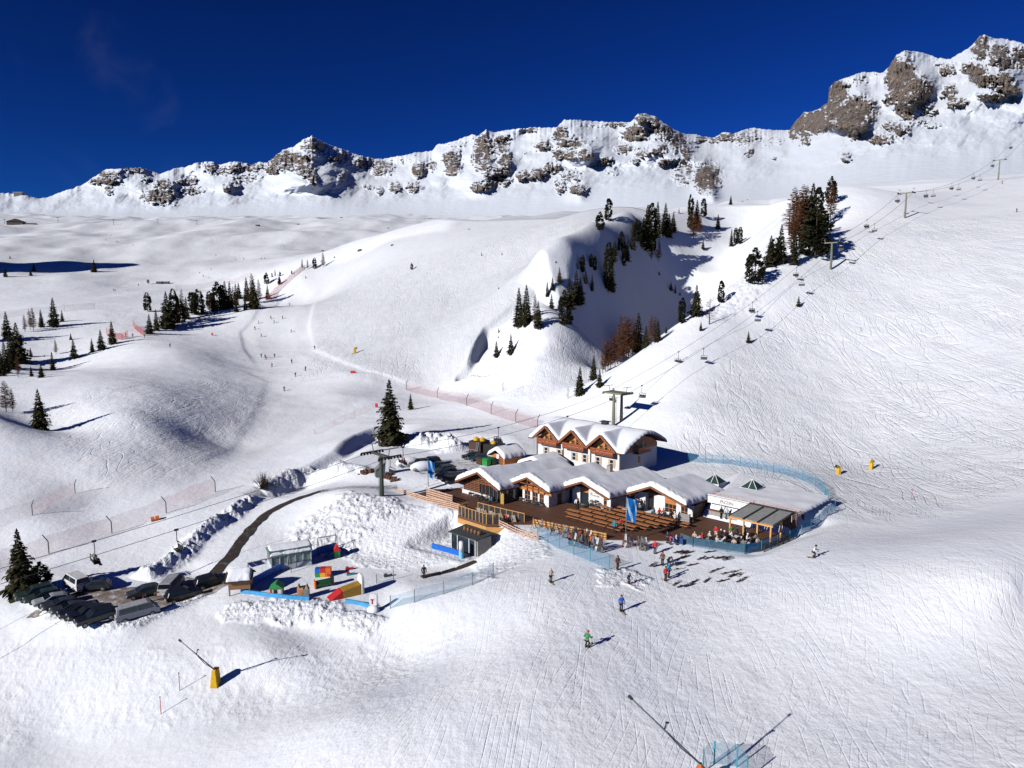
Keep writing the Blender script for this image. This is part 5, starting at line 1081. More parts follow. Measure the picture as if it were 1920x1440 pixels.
p = place(632, 1044); t = thing('play_slide_tower', 'green and red slide tower in the shaded back of the playground', 'slide', p, R(20)); MB().box(-.4, .4, -.4, .4, 0, .9).build('tower', M_('green'), t); MB().prism([(-.5, -.5, .9), (.5, -.5, .9), (0, -.5, 1.9)], (0, 1, 0)).build('roof', M_('red'), t); MB().add([(-.4, -.25, .85), (-.4, .25, .85), (-1.7, .25, .05), (-1.7, -.25, .05), (-.4, -.25, .95), (-.4, .25, .95), (-1.7, .25, .13), (-1.7, -.25, .13)], [(3,2,1,0),(4,5,6,7),(0,1,5,4),(1,2,6,5),(2,3,7,6),(3,0,4,7)]).build('slide', mat('dark_green', (.01, .08, .03), .5), t)
p = place(520, 1116); t = thing('playhouse', 'pale plastic playhouse with a bright green roof', 'playhouse', p, R(8)); MB().box(-.7, .7, -.6, .6, 0, 1.15).build('wall', mat('beige_plastic', (.62, .52, .46), .5), t); MB().prism([(-.85, -.75, 1.1), (.85, -.75, 1.1), (0, -.75, 1.75)], (0, 1.5, 0)).build('roof', M_('green'), t); MB().box(-.3, .1, -.63, -.6, .5, .95).build('window', M_('black'), t); MB().box(.25, .55, -.64, -.6, 0, .9).build('door', M_('white'), t); MB().box(-.72, -.5, -.62, -.61, 0, 1.1).build('corner_trim', M_('red'), t)
p = place(564, 1119); t = thing('climbing_tower', 'grey and brown plastic climbing tower with an orange ladder', 'climbing frame', p, R(5)); MB().box(-.35, .35, -.3, .3, 0, 1.2).build('tower', M_('tan'), t); MB().box(.36, 1.0, -.3, .3, 0, 1.05).build('side_block', M_('grey'), t); q = MB()
for i in range(5): q.box(-.22, .22, -.36, -.31, .12 + i * .2, .2 + i * .2)
q.build('ladder', M_('orange'), t); q = MB(); q.prism([(-.35, -.3, 1.2), (-.2, -.3, 1.65), (-.05, -.3, 1.2)], (0, .6, 0)); q.prism([(.5, -.3, 1.05), (.75, -.3, 1.6), (.95, -.3, 1.05)], (0, .6, 0)); q.build('peaks', M_('tan'), t)
p = place(609, 1080); t = thing('play_tunnel', 'colourful plastic play cubes in blue, yellow, green and orange', 'play cubes', p, R(5))
for x, z, m in ((-.85, .55, 'blue_mat'), (-.85, .0, 'green'), (-.2, .0, 'yellow'), (-.2, .6, 'red'), (.5, .0, 'orange'), (.5, .6, 'orange')): MB().box(x - .33, x + .33, -.4, .4, z, z + .57).build('cube', M_(m), t)
MB().tube((.5, -.42, .3), (.5, -.405, .3), .2, .2, 12).build('porthole', M_('red'), t)
p = place(606, 1100); t = thing('crawl_tube', 'dark crawl tunnel with an orange front panel', 'play tunnel', p, R(25)); MB().tube((-.9, 0, .45), (.9, 0, .55), .45, .45, 12).build('tube', mat('dark_green', (.01, .08, .03), .5), t); MB().box(-1.05, -.92, -.5, .5, 0, .95).build('front_panel', M_('orange'), t); MB().box(.9, 1.3, -.35, .35, .2, 1.3).build('rear_panel', M_('dark_metal'), t)
p = place(652, 1116); t = thing('inflatable_slide', 'long inflatable slide in red and ochre with a tall white rounded end wall', 'inflatable slide', p, R(32))
MB().prism([(-2.4, -.7, .0), (-.8, -.7, .0), (-.8, -.7, .95), (-1.0, -.7, .9), (-2.4, -.7, .1)], (0, 1.4, 0)).build('red_ramp', M_('red'), t, bevel=.05); MB().prism([(-.79, -.7, 0), (1.5, -.7, 0), (1.5, -.7, 1.3), (-.79, -.7, .95)], (0, 1.4, 0)).build('ochre_body', mat('ochre', (.38, .2, .02), .6), t, bevel=.06)
MB().prism([(1.51, -.75, 0), (1.51, .75, 0), (1.51, .8, 1.7), (1.51, .6, 2.25), (1.51, 0, 2.45), (1.51, -.6, 2.25), (1.51, -.8, 1.7)], (.35, 0, 0)).build('end_wall', M_('white'), t, bevel=.06)
for y, z in ((.2, 1.7), (.1, 1.2), (-.2, 1.4)): MB().ball((1.88, y, z), (.03, .2, .14), 10, 6).build('dark_spot', M_('black'), t)
p = place(700, 1146); t = thing('sign_stand', 'white playground sign with a dark red emblem on a grey post', 'sign', p, R(-5)); MB().prism([(-.45, 0, .7), (.4, 0, .7), (.4, 0, 1.9), (.2, 0, 2.1), (-.25, 0, 2.1), (-.45, 0, 1.9)], (0, .08, 0)).build('panel', M_('white'), t); MB().tube((.5, .04, -.2), (.5, .04, 2.15), .04).build('post', M_('grey'), t); MB().prism([(-.28, -.01, 1.45), (.1, -.01, 1.45), (.12, -.01, 1.3), (.0, -.01, 1.3), (.0, -.01, .85), (-.18, -.01, .85), (-.18, -.01, 1.3), (-.32, -.01, 1.3)], (0, .009, 0)).build('emblem', mat('dark_red', (.25, .01, .02), .6), t)
MB().ball((0, 0, .15), (.75, .6, .55), 14, 8).build('snow_base', ROOFSNOW, t, True)
for u, v, m, l in ((655, 1068, 'red', 'red child sledge lying on the playground snow'), (657, 1078, 'teal', 'small turquoise and red toy seat on the playground'), (727, 1081, 'black', 'dark bag lying in the net corner of the playground')):
    t = thing('sledge' if m != 'black' else 'bag', l, 'sledge' if m != 'black' else 'bag', place(u, v), R(25)); MB().prism([(-.5, -.2, .05), (.4, -.2, .05), (.55, -.2, .3), (.4, -.2, .2), (-.5, -.2, .22)], (0, .4, 0)).build('shell', M_(m), t); MB().box(-.45, -.1, -.15, .15, .22, .42).build('seat' if m != 'black' else 'flap', M_('red' if m != 'black' else 'dark_metal'), t)
# conveyor mats up to the dark entrance
P = px((790, 1083), (830, 1075), (857, 1067), (893, 1053)); 
for i, (a, b) in enumerate(zip(P, P[1:])):
    q = MB(tuple(a)); d = (b - a); e = a + d * .94; q.beam(a + Vector((0, 0, .1)), e + Vector((0, 0, .12)), .7, .12); o = q.build('conveyor_belt', M_('dark_wood'), None); o.location = a
    tag(o, ('dark conveyor mat at the lower end by the standing figure', 'middle dark conveyor mat on the nursery slope', 'dark conveyor mat nearest the glazed entrance')[i], 'conveyor mat', 'conveyor mats of the nursery slope')
# woodpile and rocks beside the green tower
def pile(u0, v0, u1, v1, n, name, label, m, s, cat):
    a, b = place(u0, v0), place(u1, v1); c = (a + b) / 2; q = MB(tuple(c)); r = random.Random(u0)
    for i in range(n):
        t_ = r.random(); x = a.lerp(b, t_) + Vector((r.uniform(-.5, .5), r.uniform(-.5, .5), 0)); x.z = hgt(x.x, x.y) + r.uniform(-.1, s)
        q.cbox(x, (r.uniform(.5, 1) * s * 1.6, r.uniform(.5, 1) * s, r.uniform(.5, 1) * s), r.uniform(0, 3), Matrix.Rotation(r.uniform(-.6, .6), 3, 'X'))
    o = q.build(name, m, None); o.location = c; tag(o, label, cat); return o
pile(676, 890, 704, 884, 60, 'firewood_pile', 'reddish brown wood heap half under snow left of the green tower', mat('bark', (.13, .06, .035), .9), .45, 'wood pile'); pile(722, 893, 742, 902, 45, 'firewood_pile', 'reddish brown wood heap half under snow right of the green tower', mat('bark', (.13, .06, .035), .9), .4, 'wood pile')
p = place(712, 893); t = thing('control_shed', 'small slanting grey-green shed leaning behind the green tower', 'shed', p, .4); MB().prism([(-.8, -.6, 0), (.8, -.6, 0), (1.0, -.6, 2.6), (-.8, -.6, 1.2)], (0, 1.2, 0)).build('wall', mat('grey_green', (.10, .13, .12), .7), t); MB().beam((-.9, 0, 1.3), (1.1, 0, 2.8), 1.5, .12).build('roof', M_('grey'), t)
# ================================================================== TERRACE FURNITURE
def table_proto():
    t = thing('beer_table', '', 'table'); MB().box(-1.1, 1.1, -.33, .33, .72, .77).build('tabletop', W_('bench_wood'), t)
    for x in (-.8, .8): MB().path([(x, -.25, 0), (x, -.25, .72)], .03).path([(x, .25, 0), (x, .25, .72)], .03).build('leg', M_('dark_metal'), t)
    return t
def bench_proto():
    t = thing('beer_bench', '', 'bench'); MB().box(-1.1, 1.1, -.14, .14, .44, .48).build('seat', W_('bench_wood'), t)
    for x in (-.8, .8): MB().path([(x, -.1, 0), (x, -.1, .44)], .025).path([(x, .1, 0), (x, .1, .44)], .025).build('leg', M_('dark_metal'), t)
    return t
BT, BE = table_proto(), bench_proto(); rows = 6; random.seed(5)
for r_ in range(rows):
    d = 3.6 + r_ * 1.55
    l_a = 4.8 + r_ * .1 - (1.5 if r_ > 1 else 0) - (2.0 if r_ == 1 else 0) + (r_ > 4) * 1.6; n = 5 if r_ not in (0,) else 4
    for c in range(n):
        l = l_a + c * 2.45 + r_ * .55
        if d > 10.2 and l < 6.2: continue
        rn, cn = ORD[r_], ORD[c]
        dup(BT, S(l, d, .12), TH + random.uniform(-.03, .03), f'brown beer table, {cn} from left in {rn} row from the ski racks', 'beer tables on the terrace')
        for s, w_ in ((-.55, 'near'), (.55, 'far')): dup(BE, S(l + random.uniform(-.08, .08), d + s, .12), TH + random.uniform(-.04, .04), f'brown bench, {w_} side of {cn} table from left in {rn} terrace row', 'beer benches on the terrace')
def bar_table(l, d, label, m='dark_wood'):
    t = thing('cafe_table', label, 'table', S(l, d, .12), TH, 'small tables around the bar'); MB().tube((0, 0, .7), (0, 0, .75), .5, .5, 14).build('tabletop', M_(m), t); MB().tube((0, 0, 0), (0, 0, .7), .05).build('pedestal', M_('dark_metal'), t); MB().tube((0, 0, 0), (0, 0, .04), .28, .25, 12).build('foot', M_('dark_metal'), t)
def chair_small(): 
    t = thing('cafe_chair', '', 'chair'); MB().box(-.22, .22, -.22, .22, .43, .47).build('seat', M_('grey'), t); MB().box(-.22, .22, .2, .24, .5, .9).build('backrest', M_('grey'), t)
    for x in (-.18, .18):
        for y in (-.18, .18): MB().tube((x, y, 0), (x, y, .43), .02, .02, 5).build('leg', M_('dark_metal'), t)
    return t
CC = chair_small()
for i, (l, d) in enumerate(((-6.2, 4.3), (-4.6, 4.4), (-3.2, 4.5), (-14.2, .9), (-12.6, .8))):
    wh = 'in front of the three-window wing' if i < 3 else 'in front of the lattice wing'; nm = ('leftmost', 'middle', 'rightmost', 'left', 'right')[i]
    bar_table(l, d, f'{nm} small round table {wh}')
    for a, w_ in ((.6, 'right'), (2.5, 'left')): dup(CC, S(l + .75 * math.cos(a), d + .75 * math.sin(a) - .2, .12), TH + a + 1.57, f'grey cafe chair on the {w_} of the {nm} table {wh}', 'cafe chairs by the restaurant windows')
for i, (l, d) in enumerate(((22.4, 7.6), (23.8, 8.3), (25.2, 8.4), (26.6, 9.2), (28.0, 9.8), (24.4, 10.2), (26.0, 11.0), (27.8, 12.0))): bar_table(l, d, f'dark round table, {ORD[i]} from the left among the seated guests by the turquoise net', 'dark_wood' if i % 2 else 'white')
def deckchair():
    t = thing('deck_chair', '', 'deck chair'); q = MB(); q.beam((-.5, -.28, .1), (.45, -.28, .9), .05, .05); q.beam((-.5, .28, .1), (.45, .28, .9), .05, .05); q.beam((.4, -.28, .05), (-.2, -.28, .55), .05, .05); q.beam((.4, .28, .05), (-.2, .28, .55), .05, .05); q.build('frame', W_('fence_boards'), t)
    V = [(-.45 + .85 * k / 6, y, .14 + .72 * k / 6 - .14 * math.sin(math.pi * k / 6)) for k in range(7) for y in (-.26, .26)]; MB().add(V, [tuple(map(int, f)) for f in grid_faces(7, 2)]).build('sling', mat('grey_sling', (.38, .42, .40), .8), t); return t
DC = deckchair()
for i, (l, d) in enumerate(((-7.2, -4.3), (-6.4, -4.2), (-5.6, -4.4), (-4.8, -4.1), (-3.9, -4.3), (-2.9, -3.9), (-1.8, -3.7), (-.9, -3.3))): dup(DC, S(l, d, .12), TH + 2.4 + (i % 3) * .2, f'grey sling deck chair, {ORD[i]} from the left behind the balcony railing', 'deck chairs on the balcony')
for l, d, lab in ((14.9, 14.0, 'left'), (17.9, 13.9, 'right')):
    t = thing('barrel_planter', f'wooden barrel tub at the {lab} of the right wing entrance', 'planter', S(l, d, .12)); q = MB(); q.tube((0, 0, 0), (0, 0, .35), .28, .36, 12); q.tube((0, 0, .35), (0, 0, .7), .36, .3, 12); q.build('staves', W_('hut_boards'), t); MB().tube((0, 0, .12), (0, 0, .17), .33, .335, 12).tube((0, 0, .52), (0, 0, .57), .345, .34, 12).build('hoops', M_('dark_metal'), t)
t = thing('menu_screen', 'grey slatted screen standing right of the seated guests by the restaurant wall', 'screen', S(17.2, 13.2, .12), TH); MB().box(-.8, .8, -.05, .05, .1, 1.4).build('slats', W_('grey_boards'), t); MB().box(-.9, -.8, -.08, .08, 0, 1.5).build('post', DB, t); MB().box(.8, .9, -.08, .08, 0, 1.5).build('post', DB, t)
for l, d in ((3.2, 9.7), (4.3, 9.7)):
    t = thing('potted_shrub', f'dark bushy shrub in a pot, {"left" if l < 4 else "right"} one under the wall lettering', 'plant', S(l, d, .12)); MB().tube((0, 0, 0), (0, 0, .35), .2, .28, 10).build('pot', M_('tan'), t); q = MB(); rr = random.Random(int(l * 10))
    for i in range(90): a = rr.uniform(0, 6.28); z = rr.uniform(.4, 1.3); rad = .45 * math.sin((z - .3) / 1.1 * 3.0) * rr.uniform(.4, 1); c = Vector((math.cos(a) * rad, math.sin(a) * rad, z)); q.cbox(c, (.16, .1, .02), rr.uniform(0, 3), Matrix.Rotation(rr.uniform(-1, 1), 3, 'X'))
    q.build('foliage', mat('shrub', (.03, .04, .02), .8), t)
t = thing('blue_sign_panel', 'dark blue banner panel at the corner of the turquoise net', 'banner', S(20.6, 5.2, 0), TH); MB().box(-.9, .9, -.04, .04, .15, .95).build('panel', mat('deep_blue', (.01, .05, .2), .5), t); MB().box(-.95, -.9, -.05, .05, 0, 1.1).build('post', M_('dark_metal'), t); MB().box(.9, .95, -.05, .05, 0, 1.1).build('post', M_('dark_metal'), t)
# boulders on the far plateau
random.seed(11)
ROCKM = mat('boulder', (.10, .085, .075), .9)
for i, (u, v, s, l) in enumerate([(483,424,7,'largest dark boulder on the middle of the far plateau'),(559,421,4,'dark boulder left of the far hummock'),(605,471,5,'flat dark rock on the far middle slope'),(676,470,8,'dark boulder above the crest of the left hill'),(736,460,5,'flat grey rock strip in the far hollow'),(880,430,3,'small rock above the hill crest'),(1265,398,2.5,'small rock by the trees on the crest'),(772,505,1,'') ,(728,428,3,'small rock in the middle of the far hummocks'),(640,400,4,'dark rock below the foot of the central cliffs'),(660,394,4,'dark rock cluster left of the central cliffs'),(912,386,5,'dark rock below the rock towers'),(935,387,4,'dark rock right of another below the towers'),(985,385,4,'grey rock at the foot of the central face'),(1403,334,3,'rock on the bright slope left of the brown larches'),(1394,328,3,'left rock of a pair on the bright slope')]):
    if not l: continue
    p = place(u, v, 300); r = s * p.y / F * .5; bm = bmesh.new(); bmesh.ops.create_icosphere(bm, subdivisions=2, radius=1)
    for w_ in bm.verts: w_.co = Vector((w_.co.x * r * 1.5, w_.co.y * r, w_.co.z * r * .8)) * random.uniform(.75, 1.15)
    me = bpy.data.meshes.new('boulder'); bm.to_mesh(me); bm.free(); me.materials.append(ROCKM); o = bpy.data.objects.new('boulder', me); o.location = p; COL.objects.link(o); tag(o, l, 'boulder')
# ================================================================== TREES
def leaf_mat(name, a, b):
    t = NT(name); n = t.noise(t.obj(), 1.3, 4); c = t.mix(t.remap(n, .35, .65), a, b)
    d = t.n('ShaderNodeBsdfDiffuse', {0: c}); return t.out(d.outputs[0])
SPR = leaf_mat('spruce_needles', (.011, .015, .010), (.07, .06, .03)); PIN = leaf_mat('pine_needles', (.010, .013, .009), (.055, .052, .026)); LAR = leaf_mat('larch_twigs', (.10, .042, .022), (.20, .09, .05)); GRY = leaf_mat('bare_twigs', (.06, .045, .04), (.13, .10, .085)); BRK = mat('trunk_bark', (.07, .045, .032), .9)
def leafquad(V, Fs, p, d, up, L, w, droop):
    s = d.cross(up).normalized(); k = len(V); m = p + d * (L * .5) + up * (L * .06); e = p + d * L - up * droop
    V += [p - s * w * .25, p + s * w * .25, m + s * w * .55, m - s * w * .55, e]; Fs += [(k, k + 1, k + 2, k + 3), (k + 3, k + 2, k + 4)]
def spruce(seed, H0=10.0, W0=2.1, whorls=26, nb=10, slim=1.0):
    r = random.Random(seed); V, Fs = [], []; Z = Vector((0, 0, 1))
    for k in range(whorls):
        f = k / (whorls - 1); z = .55 + (H0 - .75) * f ** .95; Rr = W0 * slim * (1 - f) ** .85 * r.uniform(.82, 1.12) + .10
        a0 = r.uniform(0, 6.28); n = max(5, int(nb * (1 - f * .45)))
        for i in range(n):
            a = a0 + 6.283 * i / n + r.uniform(-.25, .25); L = Rr * r.uniform(.7, 1.15); d = Vector((math.cos(a), math.sin(a), -.22 + .35 * f + r.uniform(-.12, .12))).normalized()
            p = Vector((0, 0, z + r.uniform(-.12, .12))); leafquad(V, Fs, p, d, Z, L, .55 * L + .12, L * r.uniform(.12, .3))
            for j in (.35, .6, .82):
                q = p + d * L * j; s = 1 if r.random() < .5 else -1; b = a + s * r.uniform(.5, 1.0); dd = Vector((math.cos(b), math.sin(b), -.35)).normalized(); leafquad(V, Fs, q, dd, Z, L * .36 + .1, L * .22 + .08, L * .12)
            q = p + d * L * .55; leafquad(V, Fs, q, Vector((d.x * .35, d.y * .35, -1)).normalized(), Vector((-d.y, d.x, 0)), .22 + L * .18, .3, 0)
    leafquad(V, Fs, Vector((0, 0, H0 - .6)), Z, Vector((1, 0, 0)), .75, .22, 0); leafquad(V, Fs, Vector((0, 0, H0 - .6)), Z, Vector((0, 1, 0)), .7, .22, 0)
    return V, Fs
def pine(seed, H0=10.0, W0=2.2, n=1150, top=.55):
    r = random.Random(seed); V, Fs = [], []; Z = Vector((0, 0, 1)); clumps = [(r.uniform(0, 1) ** 1.35, r.uniform(0, 6.28), r.uniform(.75, 1.15)) for _ in range(60)]
    for i in range(n):
        f, a, s = clumps[i % 60]; f = min(.99, max(.05, f + r.gauss(0, .035))); a += r.gauss(0, .28)
        prof = (min(1, (f + .10) / .24) ** .6) * (1 - max(0, (f - top) / (1 - top)) ** 2.2 * .92); R_ = W0 * prof * s; rad = R_ * (.35 + .65 * r.random() ** .5); z = .25 + (H0 - .5) * f
        p = Vector((math.cos(a) * rad * .8, math.sin(a) * rad * .8, z)); d = Vector((math.cos(a), math.sin(a), r.uniform(-.1, .9))).normalized(); L = r.uniform(.36, .72)
        leafquad(V, Fs, p, d, Z, L, L * .75, .1); leafquad(V, Fs, p, Vector((d.x, d.y, -.3 + r.random())).normalized(), Vector((-d.y, d.x, .3)).normalized(), L * .9, L * .6, .1)
    return V, Fs
def larch(seed, H0=10.0, W0=1.9, whorls=30, nb=7, dens=1.5, fine=.075):
    r = random.Random(seed); V, Fs = [], []; Z = Vector((0, 0, 1))
    def twig(p, d, L, w): 
        s = d.cross(Z).normalized() * w; k = len(V); V.extend([p - s, p + s, p + d * L]); Fs.append((k, k + 1, k + 2)); u = s.cross(d).normalized() * w; k = len(V); V.extend([p - u, p + u, p + d * L]); Fs.append((k, k + 1, k + 2))
    for k in range(whorls):
        f = k / (whorls - 1); z = 1.4 + (H0 - 1.6) * f; Rr = W0 * ((1 - f) ** .7) * r.uniform(.8, 1.15) * min(1, .5 + f * 3) + .12
        for i in range(nb):
            a = r.uniform(0, 6.28); L = Rr * r.uniform(.6, 1.1); d = Vector((math.cos(a), math.sin(a), r.uniform(-.15, .45))).normalized(); p = Vector((0, 0, z)); twig(p, d, L, fine * .7)
            for j in range(int(6 * dens)):
                q = p + d * L * r.uniform(.2, .98); b = a + r.choice((-1, 1)) * r.uniform(.4, 1.3); twig(q, Vector((math.cos(b), math.sin(b), r.uniform(-.5, .5))).normalized(), L * r.uniform(.2, .45) + .08, fine * .55)
    return V, Fs
def bush(seed, n=160):
    r = random.Random(seed); V, Fs = [], []
    for i in range(n):
        a = r.uniform(0, 6.28); e = r.uniform(.25, 1.5); d = Vector((math.cos(a) * math.cos(e), math.sin(a) * math.cos(e), math.sin(e))); L = r.uniform(1.2, 2.6); p = Vector((r.uniform(-.3, .3), r.uniform(-.3, .3), 0)); s = d.cross(Vector((0, 0, 1))).normalized() * .035; k = len(V); V += [p - s, p + s, p + d * L]; Fs.append((k, k + 1, k + 2))
        q = p + d * L * .5; d2 = (d + Vector((r.uniform(-.6, .6), r.uniform(-.6, .6), r.uniform(-.3, .3)))).normalized(); k = len(V); V += [q - s * .7, q + s * .7, q + d2 * L * .5]; Fs.append((k, k + 1, k + 2))
    return V, Fs
def tree_proto(name, cat, VF, m, H0=10.0, tr=.16, bark=BRK, nocrown=False):
    t = thing(name, '', cat); q = MB(); n = 7
    for k in range(5): q.tube((.02 * math.sin(k), .02 * math.cos(k), H0 * k / 5 * .96 - (.8 if k == 0 else 0)), (.02 * math.sin(k + 1), .02 * math.cos(k + 1), H0 * (k + 1) / 5 * .96), tr * (1 - k / 5.3), tr * (1 - (k + 1) / 5.3), 7)
    q.build('trunk', bark, t, True); MB().add(*VF).build('crown', m, t); return t
PROTO = {'S': [tree_proto('spruce_tree', 'spruce', spruce(i, slim=s), SPR) for i, s in ((1, 1.0), (2, .85), (3, .7), (4, 1.15))],
 'P': [tree_proto('stone_pine', 'pine', pine(i, W0=w, top=tp), PIN) for i, w, tp in ((5, 1.7, .6), (6, 2.3, .5), (7, 1.35, .7))],
 'L': [tree_proto('bare_larch', 'larch', larch(i, W0=w), LAR, tr=.13) for i, w in ((8, 1.7), (9, 2.3), (10, 1.3))],
 'T': [tree_proto('bare_larch', 'larch', larch(12, W0=3.0, whorls=16, nb=5, dens=.8, fine=.035), GRY, tr=.2)],
 'B': [tree_proto('bare_bush', 'bush', bush(13), GRY, H0=1.2, tr=.05)]}
def tree_h(p, hpx): # height in metres of something hpx tall in the photograph
    D = p.y * CP - (p.z - H) * SP; return hpx * D / F / max(.86, math.cos(math.atan2(H - p.z, p.y)))
KIND = {'S': 'dark spruce', 'P': 'rounded dark pine', 'L': 'leafless brown larch', 'T': 'leafless spreading larch', 'B': 'leafless bush'}
def sizeword(h): return 'tiny' if h < 3 else 'small' if h < 6.5 else 'medium-sized' if h < 11 else 'tall'
TREES = [
('at the left edge', [(14,635,51,'S',0),(35,680,75,'S',3),(11,700,60,'S',1),(102,612,54,'S',0),(117,603,22,'S',1),(78,613,33,'S',1),(63,620,44,'L',0),(57,618,40,'L',2),(47,622,32,'L',0),(139,672,36,'S',0),(133,637,13,'S',1),(58,669,18,'S',0),(99,694,34,'S',2),(78,708,26,'S',3),(59,706,20,'S',0),(173,660,26,'S',1),(190,656,38,'S',0),(211,645,43,'S',0),(105,664,28,'L',0),(12,773,60,'L',1),(24,772,45,'L',0),(34,707,45,'L',2),(83,669,5,'S',0),(22,690,66,'S',1),(3,705,50,'S',0),(-12,690,60,'S',0),(-15,640,50,'S',3)]),
('on the open mound at the left', [(76,806,76,'S',0)]),
('in the dark belt along the left piste', [(277,584,36,'P',1),(281,626,37,'S',0),(294,620,40,'S',1),(314,616,69,'S',3),(328,610,69,'P',1),(334,609,50,'L',0),(321,612,45,'S',0),(343,602,60,'L',2),(350,598,41,'S',1),(360,590,42,'P',0),(373,592,50,'P',1),(380,590,22,'S',0),(393,586,34,'L',1),(393,575,30,'P',1),(408,582,54,'P',1),(423,579,52,'S',0),(432,577,49,'S',1),(417,580,46,'P',0),(438,574,38,'L',0),(443,573,41,'S',2),(448,560,30,'S',0),(463,564,44,'S',1),(474,569,56,'L',1),(476,578,52,'S',3),(486,568,45,'L',0),(460,581,24,'S',0),(443,585,24,'S',0),(500,533,22,'P',1),(502,561,27,'S',0),(524,533,18,'S',3),(525,518,9,'P',1),(516,519,14,'L',0),(510,520,8,'P',0),(547,514,7,'P',1),(567,505,20,'L',0),(577,505,20,'L',2),(590,504,21,'P',1),(606,501,28,'L',0),(627,484,4,'P',1),(338,606,44,'P',1),(366,588,40,'P',0),(401,583,44,'S',0)]),
('on the far left plateau', [(177,510,23,'S',3),(64,508,16,'S',0),(58,517,13,'S',3),(10,519,20,'S',0),(19,485,6,'S',3)]),
('on the snowy spur in the middle', [(987,606,71,'S',1),(973,612,72,'S',1),(985,613,31,'S',0),(1009,615,50,'S',0),(1003,612,60,'L',2),(1034,579,28,'S',0),(1049,532,31,'S',0),(1036,544,25,'S',1),(1026,556,28,'S',2),(1080,572,64,'S',0),(1067,580,62,'S',1),(1088,570,50,'S',0),(1058,611,68,'P',1),(1068,611,58,'P',0),(1083,505,19,'S',2),(1092,512,34,'P',2),(1098,532,27,'S',0),(1110,546,31,'S',2),(1108,502,27,'P',2),(1115,508,28,'P',2),(1140,546,91,'P',2),(1144,546,70,'S',1),(935,624,10,'S',2),(934,634,5,'S',0),(931,670,31,'S',0),(958,665,39,'S',0),(935,542,5,'S',0)]),
('on the crest above the ravine', [(1141,415,42,'P',0),(1125,433,36,'P',1),(1165,462,28,'P',0),(1176,490,40,'S',1),(1153,480,30,'S',0),(1194,455,45,'P',1),(1206,466,58,'S',2),(1213,470,84,'S',0),(1221,472,90,'P',2),(1232,446,66,'S',2),(1247,442,60,'S',0),(1254,446,44,'S',1),(1222,488,36,'L',2),(1235,490,42,'L',0),(1294,430,64,'P',2),(1306,426,50,'S',1),(1319,408,35,'P',0),(1300,448,52,'L',1),(1312,440,40,'L',0),(1273,400,10,'S',2),(1346,430,28,'S',1),(1370,384,18,'S',1),(1371,462,32,'S',2),(1379,457,30,'P',2),(1387,458,32,'P',2),(1318,468,19,'S',0),(1160,470,26,'S',2),(1150,492,36,'S',0),(1186,468,40,'S',1),(1262,436,38,'S',0),(1170,478,38,'S',0),(1170,500,34,'P',0)]),
('in the shaded ravine', [(1236,516,8,'S',3),(1258,545,17,'S',3),(1266,550,17,'S',2),(1275,554,7,'S',3)]),
('in the brown stand behind the slope', [(1135,696,62,'L',0),(1130,700,54,'L',2),(1145,692,62,'L',0),(1153,688,66,'L',1),(1163,680,91,'L',0),(1170,676,84,'L',2),(1178,671,79,'L',0),(1186,665,70,'L',1),(1158,683,75,'L',2),(1174,674,80,'L',0),(1140,694,58,'L',1),(1196,661,74,'S',1),(1211,652,41,'S',0),(1221,647,58,'L',0),(1228,643,52,'L',2),(1233,641,43,'S',1),(1249,625,13,'S',0)]),
('below the brown larch stand', [(1113,713,47,'S',1),(1124,726,35,'S',0),(1087,741,53,'S',0),(943,734,21,'T',0),(1065,748,25,'T',0)]),
('along the left rim of the lift slope', [(1278,607,49,'P',2),(1305,592,58,'S',3),(1352,568,42,'P',0),(1330,608,62,'T',0),(1314,620,17,'S',0),(1415,532,68,'P',1)]),
('on the open lift slope', [(1497,575,20,'S',0),(1403,643,22,'S',0),(1614,622,10,'T',0)]),
('in the tall group by the pale tower', [(1463,492,70,'S',0),(1444,500,58,'S',3),(1488,496,70,'S',2),(1479,440,62,'T',0),(1486,448,96,'L',1),(1490,455,90,'L',0),(1502,452,104,'L',1),(1509,445,95,'L',1),(1483,474,60,'L',0),(1498,466,100,'L',1),(1520,458,112,'S',3),(1532,435,82,'P',0),(1508,464,90,'P',2),(1528,484,98,'P',1),(1536,470,80,'S',1),(1452,496,50,'P',1)]),
('at the top right of the mixed group', [(1557,382,50,'P',1),(1557,413,68,'L',1)]),
('beside the upper car park', [(732,833,120,'S',4-1),(770,768,30,'S',0)]),
('beside the lower car park', [(42,1116,118,'S',3),(78,1102,46,'P',1)]),
('by the snow bank above the dark road', [(495,917,34,'B',0)]),
('on the wide middle piste', [(772,506,13,'P',1),(903,480,6,'P',0),(941,478,5,'S',0),(1042,493,4,'P',1)])]
for where, L in TREES:
    L = sorted(L); cnt = {}
    tot = {}
    for (u, v, hp, k, i) in L: tot[KIND[k]] = tot.get(KIND[k], 0) + 1
    for (u, v, hp, k, i) in L:
        p = place(u, v); h = tree_h(p, hp); cnt[KIND[k]] = cnt.get(KIND[k], 0) + 1; n = cnt[KIND[k]]
        if u < 260 and 500 < v < 720: pass
        base = 10.0 if k != 'B' else 2.3; s = h / base; r = random.Random(u * 7 + v)
        lab = (f'{ORD[n-1]} {KIND[k]} from left, {sizeword(h)}, {where}' if tot[KIND[k]] > 1 else f'{sizeword(h)} {KIND[k]} {where}')
        wd = s * r.uniform(.92, 1.12) * (1.25 if (u, v) in ((1415, 532), (1528, 484), (78, 1102)) else 1) * (1.5 if (u, v) == (78, 1102) else 1) * (.72 if k == 'P' and hp > 55 and (u, v) not in ((1415, 532), (1528, 484)) else 1)
        o = dup(PROTO[k][i], p, r.uniform(0, 6.28), lab, 'trees ' + where if len(L) > 1 else None, (wd, wd, s))
